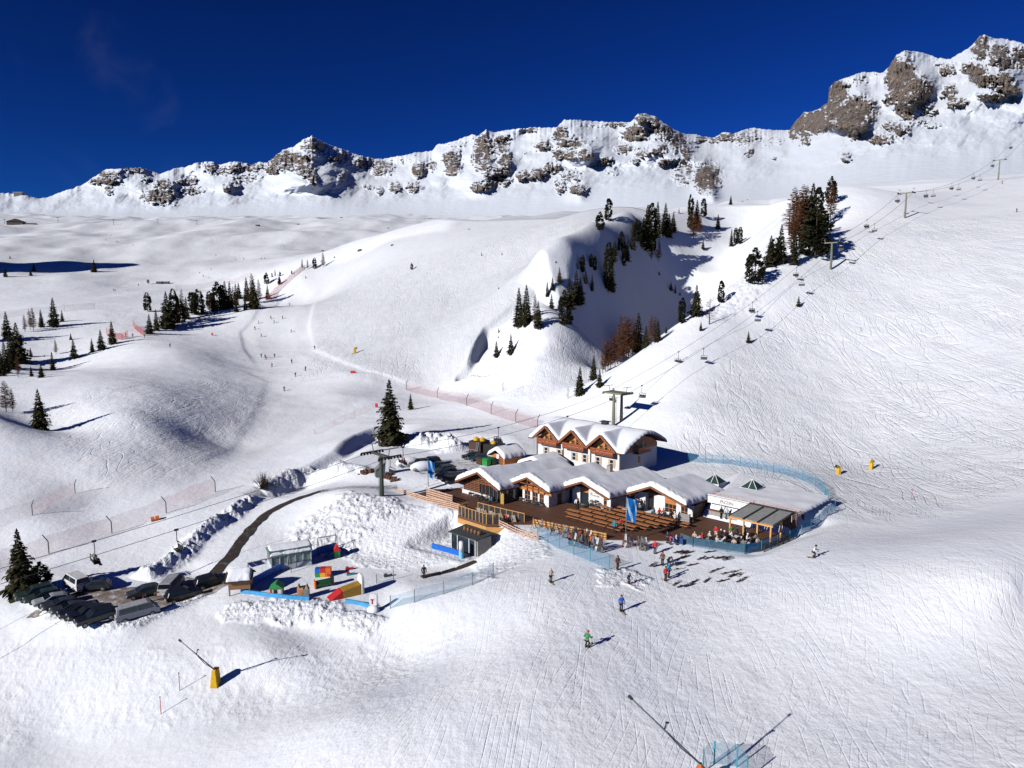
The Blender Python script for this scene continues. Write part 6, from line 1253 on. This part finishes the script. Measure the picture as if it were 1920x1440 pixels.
for L in PROTO.values():   # a shape that no tree used
    for t in L:
        if t.get('_used') is None:
            for c in list(t.children): bpy.data.objects.remove(c)
            bpy.data.objects.remove(t)
# ================================================================== PEOPLE
def skin_mesh(name, verts, edges, sub=1):
    "one continuous surface grown round a skeleton; verts are (x, y, z, radius)"
    me = bpy.data.meshes.new(name + '_bones'); me.from_pydata([v[:3] for v in verts], edges, []); o = bpy.data.objects.new(name + '_bones', me); COL.objects.link(o)
    md = o.modifiers.new('skin', 'SKIN'); md.use_smooth_shade = True
    for i, v in enumerate(verts):
        s = me.skin_vertices[0].data[i]; r = v[3]; s.radius = r if hasattr(r, '__len__') else (r, r); s.use_root = i == 0
    sb = o.modifiers.new('sub', 'SUBSURF'); sb.levels = sub; sb.render_levels = sub
    bpy.context.view_layer.update(); dg = bpy.context.evaluated_depsgraph_get(); out = bpy.data.meshes.new_from_object(o.evaluated_get(dg)); out.name = name
    bpy.data.objects.remove(o); bpy.data.meshes.remove(me); return out
def pose(kind):
    "joints of a figure facing -Y, feet on z = 0"
    if kind == 'stand': P = dict(pel=(0,0,.93), chest=(0,.02,1.28), neck=(0,.0,1.47), head=(0,-.02,1.58), kn=(.10,-.02,.50), an=(.11,.02,.09), el=(.30,.04,1.13), wr=(.29,-.12,.92))
    elif kind == 'ski': P = dict(pel=(0,.10,.80), chest=(0,-.06,1.12), neck=(0,-.14,1.30), head=(0,-.18,1.42), kn=(.13,-.18,.47), an=(.13,.04,.09), el=(.34,-.02,.98), wr=(.32,-.34,.95))
    elif kind == 'bend': P = dict(pel=(0,.12,.90), chest=(0,-.18,1.10), neck=(0,-.34,1.18), head=(0,-.44,1.22), kn=(.11,.02,.48), an=(.11,.06,.09), el=(.26,-.36,.88), wr=(.22,-.48,.62))
    else: P = dict(pel=(0,0,.52), chest=(0,-.03,.88), neck=(0,-.06,1.07), head=(0,-.09,1.18), kn=(.12,-.46,.52), an=(.12,-.44,.10), el=(.29,-.08,.76), wr=(.16,-.36,.74))
    return P
def mir(p, s): return (p[0] * s, p[1], p[2])
def person_proto(kind, skis):
    J = pose(kind); t = None
    def body():
        v = [(*J['pel'], .13), (*J['chest'], (.15, .12)), (*J['neck'], .055), (*J['head'], .085), (J['head'][0], J['head'][1] - .012, J['head'][2] + .10, .075)]; e = [(0, 1), (1, 2), (2, 3), (3, 4)]
        for s in (-1, 1):
            k = len(v); sh = (J['chest'][0] + .17 * s, J['chest'][1] + .0, J['chest'][2] + .11); w = mir(J['wr'], s); el = mir(J['el'], s); d = (Vector(w) - Vector(el)).normalized()
            v += [(*sh, .065), (*el, .045), (*w, .032), (*(Vector(w) + d * .08), .035)]; e += [(1, k), (k, k + 1), (k + 1, k + 2), (k + 2, k + 3)]
            # fingers and thumb, rooted in the palm
            pal = Vector(w) + d * .08; side = Vector((-d.y, d.x, 0)).normalized() if abs(d.z) < .99 else Vector((1, 0, 0)); 
            k = len(v); hp = (J['pel'][0] + .09 * s, J['pel'][1], J['pel'][2] - .07); v += [(*hp, .085), (*mir(J['kn'], s), .058), (*mir(J['an'], s), .045), (J['an'][0] * s, J['an'][1] - .15, .05, .04)]; e += [(0, k), (k, k + 1), (k + 1, k + 2), (k + 2, k + 3)]
        return skin_mesh('body', v, e)
    def jacket():
        c, p = Vector(J['chest']), Vector(J['pel']); v = [(*(p + Vector((0, 0, -.06))), (.185, .15)), (*(p.lerp(c, .5)), (.175, .145)), (*(c + Vector((0, 0, .06))), (.185, .145)), (*Vector(J['neck']), .085)]; e = [(0, 1), (1, 2), (2, 3)]
        for s in (-1, 1):
            k = len(v); w = Vector(mir(J['wr'], s)); v += [(J['chest'][0] + .19 * s, J['chest'][1], J['chest'][2] + .11, .092), (*mir(J['el'], s), .072), (*w, .058)]; e += [(2, k), (k, k + 1), (k + 1, k + 2)]
        return skin_mesh('jacket', v, e)
    def trousers():
        v = [(*J['pel'], (.165, .14))]; e = []
        for s in (-1, 1):
            k = len(v); v += [(J['pel'][0] + .095 * s, J['pel'][1], J['pel'][2] - .09, .112), (*mir(J['kn'], s), .082), (J['an'][0] * s, J['an'][1], .16, .075)]; e += [(0, k), (k, k + 1), (k + 1, k + 2)]
        return skin_mesh('trousers', v, e)
    me = body(); me.materials.append(M_('skin')); t = bpy.data.objects.new('person', me); COL.objects.link(t); t['category'] = 'person'; me.polygons.foreach_set('use_smooth', [True] * len(me.polygons))
    for nm, fn in (('jacket', jacket), ('trousers', trousers)):
        m = fn(); m.materials.append(M_('black')); o = bpy.data.objects.new(nm, m); COL.objects.link(o); o.parent = t
    h = Vector(J['head']); MB().ball(h + Vector((0, .015, .07)), (.115, .135, .125), 12, 8).build('helmet', M_('black'), t, True)
    MB().box(-.075, .075, h.y - .125, h.y - .085, h.z + .015, h.z + .07).build('goggles', M_('orange'), t)
    for s in (-1, 1):
        w = Vector(mir(J['wr'], s)); d = (w - Vector(mir(J['el'], s))).normalized(); c = w + d * .07; q = MB(); q.ball(c, (.055, .06, .06), 8, 6); sd = Vector((-s, 0, 0))
        for i in range(4): f = c + d * .04 + Vector(((i - 1.5) * .022, 0, 0)); q.tube(f, f + d * (.055 if i in (1, 2) else .045) - Vector((0, 0, .015)), .014, .011, 5)
        q.tube(c + sd * .03, c + sd * .055 + d * .03, .015, .012, 5); q.build('glove', M_('black'), t, True)
        a = mir(J['an'], s); MB().prism([(a[0] - .06, a[1] + .09, .0), (a[0] + .06, a[1] + .09, 0), (a[0] + .06, a[1] - .22, 0), (a[0] - .06, a[1] - .22, 0)], (0, 0, .11)).tube((a[0], a[1] + .02, .1), (a[0], a[1], .30), .075, .085, 8).build('boot', M_('dark_metal'), t)
        if skis:
            x = a[0]; V = []; 
            for y, z, ww in ((.75, .0, .055), (-.7, .0, .05), (-.9, .03, .055), (-1.0, .09, .03)): V += [(x - ww, a[1] + y, z), (x + ww, a[1] + y, z)]
            V2 = [(a_, b_, c_ + .02) for a_, b_, c_ in V]; q = MB(); q.v = [Vector(p) for p in V + V2]; q.f = [tuple(map(int, f)) for f in grid_faces(4, 2)] + [tuple(int(i) + 8 for i in f[::-1]) for f in grid_faces(4, 2)] + [(0, 2, 10, 8), (2, 4, 12, 10), (4, 6, 14, 12), (3, 1, 9, 11), (5, 3, 11, 13), (7, 5, 13, 15), (1, 0, 8, 9), (6, 7, 15, 14)]
            q.build('ski', M_('red'), t)
    return t
PP = {(k, s): person_proto(k, s) for k, s in (('stand', 0), ('stand', 1), ('ski', 1), ('bend', 0), ('sit', 0))}
def cm(n): 
    T = dict(red=(.55,.015,.02), blue=(.01,.10,.42), black=(.012,.012,.014), white=(.75,.75,.75), grey=(.18,.19,.2), teal=(.01,.24,.34), orange=(.7,.16,.02), green=(.03,.22,.06), brown=(.09,.05,.03), beige=(.5,.42,.32), navy=(.012,.02,.06), yellow=(.65,.4,.02), pink=(.6,.1,.2), cyan=(.02,.30,.55), darkred=(.16,.02,.02))
    return mat('cloth_' + n, T[n], .75)
def person(p, rz, kind, skis, jk, tr, label, group=None, hat=None, scale=1.0, ground=True, sk=None):
    o = dup(PP[(kind, skis)], p, rz, label, group, scale)
    recol(child(o, 'jacket')[0], cm(jk)); recol(child(o, 'trousers')[0], cm(tr)); recol(child(o, 'helmet')[0], cm(hat or 'black'))
    if skis:
        for s in child(o, 'ski'): recol(s, cm(sk or random.choice(['red', 'black', 'white', 'yellow'])))
    return o
def pole_pair(o, who):
    for s, w in ((-1, 'right'), (1, 'left')):
        P = pose('ski'); x = P['wr'][0] * s * 1.06; M = o.matrix_basis if False else (Matrix.Translation(o.location) @ o.rotation_euler.to_matrix().to_4x4() @ Matrix.Scale(o.scale[0], 4)); a = M @ Vector((x, P['wr'][1] - .06, 1.0)); b = M @ Vector((x * 1.25, .32, .08))
        q = MB(tuple(a)); q.tube(a, b, .014, .01, 5); k = q.build('ski_pole', M_('grey_metal'), None); k.location = a; tag(k, f'{w} hand pole of the skier {who}', 'ski pole')
random.seed(21)
# skiers in the foreground
FG = [(1526,1046,R(60),'ski',1,'white','black','in white jacket and black trousers right of the bar','black',1.0),(1101,1214,R(150),'ski',1,'green','black','in dark green with a red helmet nearest the camera','red',1.0),(1165,1146,R(15),'stand',1,'blue','navy','in blue jacket alone below the ski racks','black',1.0),(1033,1092,R(20),'stand',1,'beige','black','in beige top below the blue net','beige',.95),(1179,1094,R(35),'ski',1,'navy','navy','small child in navy at the snow lumps','black',.8),(1248,1089,R(25),'stand',1,'red','brown','in red jacket and brown trousers in front of the scattered skis','black',1.0)]
for u, v, rz, k, s, j, t_, l, hat, sc in FG:
    o = person(place(u, v), rz, k, s, j, t_, 'skier ' + l, None, hat, sc)
    if k == 'ski': pole_pair(o, l.split(' with')[0])
GR = [(1254,1083,'stand','cyan','navy','standing person in bright blue jacket behind the red skier','cyan'),(1228,1038,'stand','red','navy','person in long red jacket standing alone by the rack area','red'),(1242,1060,'stand','brown','black','dark clothed person with a rucksack by the lying skis','black'),(1254,1062,'bend','black','black','dark person bending over a brown seat near the lying skis','black'),(1068,1020,'bend','red','black','person in red jacket bending at the ski racks','red'),(1088,1018,'stand','red','black','person in dark red at the middle of the ski racks','black'),(1107,1027,'stand','orange','black','person in orange red jacket at the right end of the racks','orange'),(1080,1008,'stand','black','black','person in black behind the ski racks','black'),(1158,1068,'stand','brown','brown','dark brown figure holding skis at the rack corner','black'),(1152,1000,'stand','teal','navy','person in teal coat at the corner of the golden fence','teal'),(1081,956,'stand','white','black','waiter in white shirt by the entrance of the terrace','brown'),(1084,957,'stand','black','black','person in black beside the waiter at the entrance','black'),(1362,973,'stand','white','teal','person in white top and turquoise trousers at the bar counter','white'),(1352,972,'stand','black','black','person in black at the bar counter','black'),(795,1084,'stand','black','black','lone dark figure at the lower end of the conveyor mats','black'),(272,1132,'bend','black','red','person in red trousers leaning beside the dark parked car','black')]
for u, v, k, j, t_, l, hat in GR:
    p = gnd(u, v)
    if hgt(p.x, p.y) > -.2 and abs((p.x - OX)) < 40 and p.y < 125 and u not in (1254, 1228, 1242, 1158, 1068, 1088, 1107, 1080): p.z = max(p.z, .12)
    person(p, random.uniform(-1, 1) + TH * 0, k, 0, j, t_, l, None, hat)
for i in range(3):
    person(S(-11.6 + i * 1.1, .8, .12), TH + random.uniform(-1, 1), 'sit', 0, ['black', 'grey', 'teal'][i], 'black', f'seated guest in {["black", "grey", "teal"][i]} by the lattice wing tables', 'guests by the lattice wing')
# guests on the terrace
SEAT = [(9.0,13.2,'black','left'),(9.6,13.4,'grey',''),(13.0,13.3,'red',''),(13.6,13.6,'red',''),(14.2,12.8,'navy',''),(14.6,13.4,'white',''),(15.1,13.0,'black',''),(15.6,13.3,'beige',''),(16.0,12.7,'white',''),(16.4,13.2,'navy',''),(12.4,12.9,'teal','')]
seen = {}
for i, (l, d, c, _) in enumerate(SEAT):
    seen[c] = seen.get(c, 0) + 1
    person(S(l, d, .12), TH + random.uniform(-2, 2), 'sit', 0, c, 'black', f'{ORD[seen[c]-1]} seated guest in {c} from the left before the right wing', 'guests before the right wing', random.choice(['black', 'brown', 'white']))
seen = {}
SEAT2 = [(22.0,7.4,'beige'),(22.9,7.9,'red'),(23.3,8.9,'white'),(23.9,7.7,'grey'),(24.4,8.9,'black'),(24.9,7.9,'beige'),(25.5,9.0,'white'),(25.9,8.3,'black'),(26.3,9.7,'navy'),(26.9,8.7,'beige'),(27.3,9.9,'black'),(27.9,9.2,'grey'),(28.4,10.4,'black'),(24.0,10.8,'black'),(24.7,10.6,'navy'),(25.3,11.4,'white'),(26.4,11.5,'black'),(27.3,11.6,'white'),(28.2,12.3,'grey'),(28.9,11.2,'beige')]
for i, (l, d, c) in enumerate(SEAT2):
    seen[c] = seen.get(c, 0) + 1
    person(S(l, d, .12), TH + random.uniform(-3, 3), 'sit', 0, c, 'black', f'{ORD[seen[c]-1]} guest in {c} from the left seated near the pergola', 'guests seated near the pergola', random.choice(['black', 'brown', 'white', 'beige']))
for i, (l, d, c, t_) in enumerate(((23.4,10.6,'red','beige'),(24.9,12.0,'green','black'),(25.6,12.2,'black','black'),(26.2,13.2,'grey','black'))): person(S(l, d, .12), TH + i, 'stand', 0, c, t_, f'guest standing in {c} jacket in front of the pergola posts', 'standing guests at the pergola')
for i, (l, d, c) in enumerate(((19.6,4.6,'navy'),(20.2,4.4,'pink'),(20.8,4.8,'white'))): person(S(l, d, .05), TH + i, 'bend' if i == 1 else 'stand', 0, c, 'black', f'person in {c} putting on gear by the dark blue banner', 'people by the banner', None, .9)
person(S(11.6, 5.4, .12), TH + 1, 'sit', 0, 'red', 'black', 'single guest in red sitting among the empty beer tables', None, 'brown'); person(S(4.0, 9.0, .12), TH, 'sit', 0, 'black', 'black', 'guest in black sitting under the wall lettering', None); person(S(7.0, 8.6, .12), TH + 2, 'sit', 0, 'brown', 'black', 'guest in brown sitting alone at the rear tables', None); 
for i, (l, d, c) in enumerate(((8.4,14.2,'black'),(8.9,14.0,'navy'),(9.3,14.1,'black'))): person(S(l, d, .12), TH + i * .7, 'stand', 0, c, 'black', f'{ORD[i]} dark guest from the left standing at the white pier behind the flag', 'guests behind the flag')
person(S(-1.6, -4.2, .12), TH + .4, 'sit', 0, 'red', 'black', 'guest in red lying back in a deck chair', None, 'brown')
# riders on the lift
for i, (p, rz, occ, l) in enumerate(CHAIRS):
    for k in range(occ):
        y = (k - (occ - 1) / 2) * .55; q = Vector((p.x, p.y, p.z - 3.12)) + Matrix.Rotation(rz, 3, 'Z') @ Vector((-.02, y, 0))
        pos_ = ('single', 'left', 'right')[0] if occ == 1 else (('right', 'left') if occ == 2 else ('right', 'middle', 'left'))[k]
        person(q, rz + R(90), 'sit', 0, 'red' if 'red rider' in l else random.choice(['black', 'navy', 'grey', 'brown', 'black']), 'black', f'{pos_} rider on the ' + l.replace('occupied ', '').replace('with a red rider ', ''), 'riders on the chairlift', random.choice(['black', 'white']))
# distant skiers on the pistes
FAR = [(510,688,'red','on the crossing below the left hill, in red'),(490,670,'black','left one of a group at the piste crossing'),(497,671,'navy','middle one of a group at the piste crossing'),(499,674,'red','in front of the group at the piste crossing'),(515,670,'black','right of the group at the piste crossing'),(547,681,'black','gliding right of the red skier'),(533,733,'black','crouching lower left of the tall spruce'),(554,706,'navy','with a long shadow under the crossing'),(573,695,'red','small red one near the piste crossing'),(590,655,'black','by the edge of the rough hill snow'),(490,632,'navy','dark one on the grey middle piste'),(478,618,'black','leftmost on the grey middle piste'),(485,607,'black','second from left on the grey middle piste'),(508,598,'black','upper one on the grey middle piste'),(514,606,'navy','central one on the grey middle piste'),(530,598,'black','right one on the grey middle piste'),(546,623,'black','lower right one on the grey middle piste'),(543,573,'red','high up below the bright red net'),(573,522,'black','at the top of the piste by the net'),(271,633,'black','at the mouth of the narrow left bend'),(249,632,'grey','speeding through the narrow left bend'),(319,651,'black','leaning on the path right of the left bend'),(236,631,'black','next to the orange net by the bend'),(260,536,'black','on the far left piste by the sign board'),(213,545,'grey','left of the pair on the far left piste'),(216,546,'black','right of the pair on the far left piste'),(374,513,'black','left in the group on the far middle piste'),(381,519,'black','lower in the group on the far middle piste'),(392,522,'grey','rightmost in the group on the far middle piste'),(396,506,'black','upper in the group on the far middle piste'),(457,487,'black','alone on the far piste below the dunes'),(441,488,'black','left of the pair below the dunes'),(405,480,'black','tiny one under the long white track'),(490,486,'black','left of a pair by the far lift track'),(496,486,'grey','right of a pair by the far lift track'),(218,454,'black','left of a pair on the dark dune edge'),(221,455,'navy','right of a pair on the dark dune edge'),(199,451,'black','higher up on the dark dune edge'),(249,460,'black','lowest on the dark dune edge'),(208,442,'black','above the dark dune edge'),(1889,222,'black','far up the right slope under the pylons'),(1906,398,'black','on the right slope close to the edge')]
for u, v, c, l in FAR:
    k = random.choice(['ski', 'stand']); person(gnd(u, v), random.uniform(0, 6.28), k, 1, c, random.choice(['black', 'navy']), 'tiny skier ' + l, 'skiers on the distant pistes', random.choice(['black', 'white', 'red']))
# ================================================================== SKIS
def ski_pair(standing):
    t = thing('pair_of_skis', '', 'skis')
    for s in (-1, 1):
        q = MB(); V = []
        for y, z, w in ((-.8, .06, .03), (-.72, .01, .05), (.72, .01, .045), (.85, .05, .05), (.95, .13, .025)): V += [(s * .08 - w, y, z), (s * .08 + w, y, z)]
        V2 = [(a, b, c + .025) for a, b, c in V]; n = len(V); q.v = [Vector(p) for p in V + V2]; q.f = [tuple(map(int, f)) for f in grid_faces(5, 2)][::-1] + [tuple(int(i) + n for i in f) for f in grid_faces(5, 2)] + [(i, i + 2, i + 2 + n, i + n) for i in range(0, n - 2, 2)] + [(i + 3, i + 1, i + 1 + n, i + 3 + n) for i in range(0, n - 2, 2)]
        k = q.build('ski', M_('red'), t); MB().box(s * .08 - .035, s * .08 + .035, -.18, .12, .04, .11).build('binding', M_('black'), k)
    return t
SKP = ski_pair(0)
def skis(p, rot, col, label, group):
    o = dup(SKP, p, 0, label, group); o.rotation_euler = rot
    for c in child(o, 'ski'): recol(c, cm(col))
random.seed(31); SC = ['black', 'brown', 'darkred', 'navy', 'grey', 'brown', 'black', 'white']
def lying(n, box, lab, grp, ang=(.3, .9)):
    for i in range(n):
        t1, t2 = random.random(), random.random(); u = box[0] + (box[2] - box[0]) * t1; v = box[1] + (box[3] - box[1]) * t2
        p = gnd(u, v); p.z += .06; skis(p, (0, 0, random.uniform(*ang) - 1.57), random.choice(SC), lab, grp)
lying(10, (1270, 1034, 1330, 1050), 'skis dropped flat on the snow before the turquoise net', 'skis lying before the turquoise net')
lying(5, (1342, 1044, 1365, 1050), 'small heap of reddish skis at the corner of the turquoise net', 'skis at the net corner', (.1, .3))
lying(7, (1215, 1058, 1300, 1068), 'skis lying in the row behind the red and blue skiers', 'skis behind the two skiers')
lying(12, (1318, 1068, 1400, 1090), 'skis scattered loosely on the snow right of the skiers', 'skis scattered right of the skiers')
lying(5, (1265, 1085, 1330, 1102), 'skis in the lowest loose row on the snow', 'skis in the lowest row')
# ski racks with skis leaning on them
def rack(a, b, label):
    c = (a + b) / 2; t = thing('ski_rack', label, 'ski rack', c, 0); q = MB(tuple(c)); q.tube(a + Vector((0, 0, .85)), b + Vector((0, 0, .85)), .04, .04, 6)
    for s in (0, .5, 1): m = a.lerp(b, s); e = (b - a).normalized().cross(Vector((0, 0, 1))); q.tube(m + e * .45 - Vector((0, 0, .1)), m + Vector((0, 0, .85)), .035, .035, 6); q.tube(m - e * .45 - Vector((0, 0, .1)), m + Vector((0, 0, .85)), .035, .035, 6)
    q.build('frame', M_('hut_pole') if False else mat('rack_wood', (.25, .13, .06), .7), t); return t
for i, ((a, b), l, n) in enumerate((((S(3.0,-3.6), S(5.5,-3.2)), 'wooden ski rack nearest the ramp', 4), ((S(6.6,-3.6), S(9.4,-3.1)), 'wooden ski rack in the middle of the rack area', 8), ((S(9.8,-2.9), S(12.4,-2.4)), 'wooden ski rack by the right end of the golden fence', 9), ((S(11.2,-5.2), S(13.6,-4.8)), 'wooden ski rack at the end of the blue net', 9), ((S(14.2,-4.6), S(15.8,-4.3)), 'wooden ski rack full of dark skis near the dark figure', 10), ((S(16.0,-.4), S(17.2,-.1)), 'low ski rack left of the flagpole foot', 7), ((S(17.8,.2), S(19.0,.5)), 'low ski rack right of the flagpole foot', 9))):
    for p in (a, b): p.z = hgt(p.x, p.y)
    rack(a, b, l); e = (b - a).normalized(); nrm = e.cross(Vector((0, 0, 1)))
    for k in range(n):
        m = a.lerp(b, (k + .5) / n); s = random.choice((-1, 1)); low = .75 if i < 5 else .62
        p = m + nrm * s * .22 + Vector((0, 0, .82)); d = (Vector((0, 0, 1)) - nrm * s * random.uniform(.3, .5) + e * random.uniform(-.2, .2)).normalized()
        M = d.to_track_quat('Y', 'Z'); skis(p, M.to_euler(), random.choice(SC), 'skis leaning on the ' + l, 'skis on the ' + l)
bpy.context.view_layer.update()
for k, o in list(PP.items()):
    if o.get('_used') is None:
        for c in list(o.children): bpy.data.objects.remove(c)
        bpy.data.objects.remove(o)
for t in (CH, CC, DC, BT, BE, SKP, *CARS.values()): pass
for o in bpy.data.objects:
    if '_used' in o: del o['_used']
# ------------------------------------------------------------------ camera, sun and sky
cam = bpy.data.cameras.new('camera'); cam.lens = F / 1920 * 36; cam.sensor_width = 36; cam.clip_start = 1; cam.clip_end = 20000
co = bpy.data.objects.new('camera', cam); co.location = (0, 0, H); co.rotation_euler = (R(90) - PITCH, 0, 0); COL.objects.link(co); scn.camera = co
SUN_EL, SUN_AZ = R(25), math.atan2(-.77, -.64)      # bearing from +Y, clockwise
sun = bpy.data.lights.new('sun', 'SUN'); sun.energy = 5.0; sun.angle = R(.5); sun.color = (1, .972, .93)
so = bpy.data.objects.new('sun', sun); COL.objects.link(so)
to_sun = Vector((math.sin(SUN_AZ) * math.cos(SUN_EL), math.cos(SUN_AZ) * math.cos(SUN_EL), math.sin(SUN_EL)))
so.rotation_euler = to_sun.to_track_quat('Z', 'Y').to_euler(); so.location = (-200, -200, 300)
w = bpy.data.worlds.new('World'); scn.world = w; w.use_nodes = True; nt_ = w.node_tree; nt_.nodes.clear()
def wn(typ, **kw):
    x = nt_.nodes.new(typ)
    for k, v in kw.items(): setattr(x, k, v)
    return x
sk = wn('ShaderNodeTexSky', sky_type='NISHITA', sun_disc=False, sun_elevation=SUN_EL, sun_rotation=SUN_AZ, altitude=2400, air_density=1.0, dust_density=0.0, ozone_density=3.0)
gm = wn('ShaderNodeGamma'); gm.inputs[1].default_value = 1.7; nt_.links.new(sk.outputs[0], gm.inputs[0])
mul = wn('ShaderNodeMix', data_type='RGBA', blend_type='MULTIPLY'); mul.inputs[0].default_value = 1; mul.inputs[7].default_value = (.0175, .068, .162, 1)
nt_.links.new(gm.outputs[0], mul.inputs[6])
# a faint wisp of cloud low in the sky
tc = wn('ShaderNodeTexCoord'); dirv = Vector(ray(215, 200)).normalized()
dot = wn('ShaderNodeVectorMath', operation='DISTANCE'); nt_.links.new(tc.outputs['Generated'], dot.inputs[0]); dot.inputs[1].default_value = dirv
mr = wn('ShaderNodeMapRange', interpolation_type='SMOOTHSTEP'); nt_.links.new(dot.outputs['Value'], mr.inputs[0])
for k, v in ((1, .15), (2, .03), (3, 0), (4, 1)): mr.inputs[k].default_value = v
nz_ = wn('ShaderNodeTexNoise'); nz_.inputs['Scale'].default_value = 13; nz_.inputs['Detail'].default_value = 6; nz_.inputs['Distortion'].default_value = .6; nt_.links.new(tc.outputs['Generated'], nz_.inputs['Vector'])
mr2 = wn('ShaderNodeMapRange', interpolation_type='SMOOTHSTEP'); nt_.links.new(nz_.outputs[0], mr2.inputs[0])
for k, v in ((1, .48), (2, .78), (3, 0), (4, .045)): mr2.inputs[k].default_value = v
mm = wn('ShaderNodeMath', operation='MULTIPLY'); nt_.links.new(mr.outputs[0], mm.inputs[0]); nt_.links.new(mr2.outputs[0], mm.inputs[1])
cm = wn('ShaderNodeMix', data_type='RGBA'); nt_.links.new(mm.outputs[0], cm.inputs[0]); nt_.links.new(mul.outputs[2], cm.inputs[6]); cm.inputs[7].default_value = (4, 4.6, 6, 1)
bg = wn('ShaderNodeBackground'); bg.inputs[1].default_value = .1; nt_.links.new(cm.outputs[2], bg.inputs[0])
wo = wn('ShaderNodeOutputWorld'); nt_.links.new(bg.outputs[0], wo.inputs[0])
scn.view_settings.view_transform = 'Standard'; scn.view_settings.look = 'None'; scn.view_settings.exposure = 0; scn.view_settings.gamma = 1
scn.cycles.max_bounces = 6; scn.cycles.diffuse_bounces = 1; scn.cycles.sample_clamp_indirect = .16; scn.cycles.glossy_bounces = 2; scn.cycles.transparent_max_bounces = 16
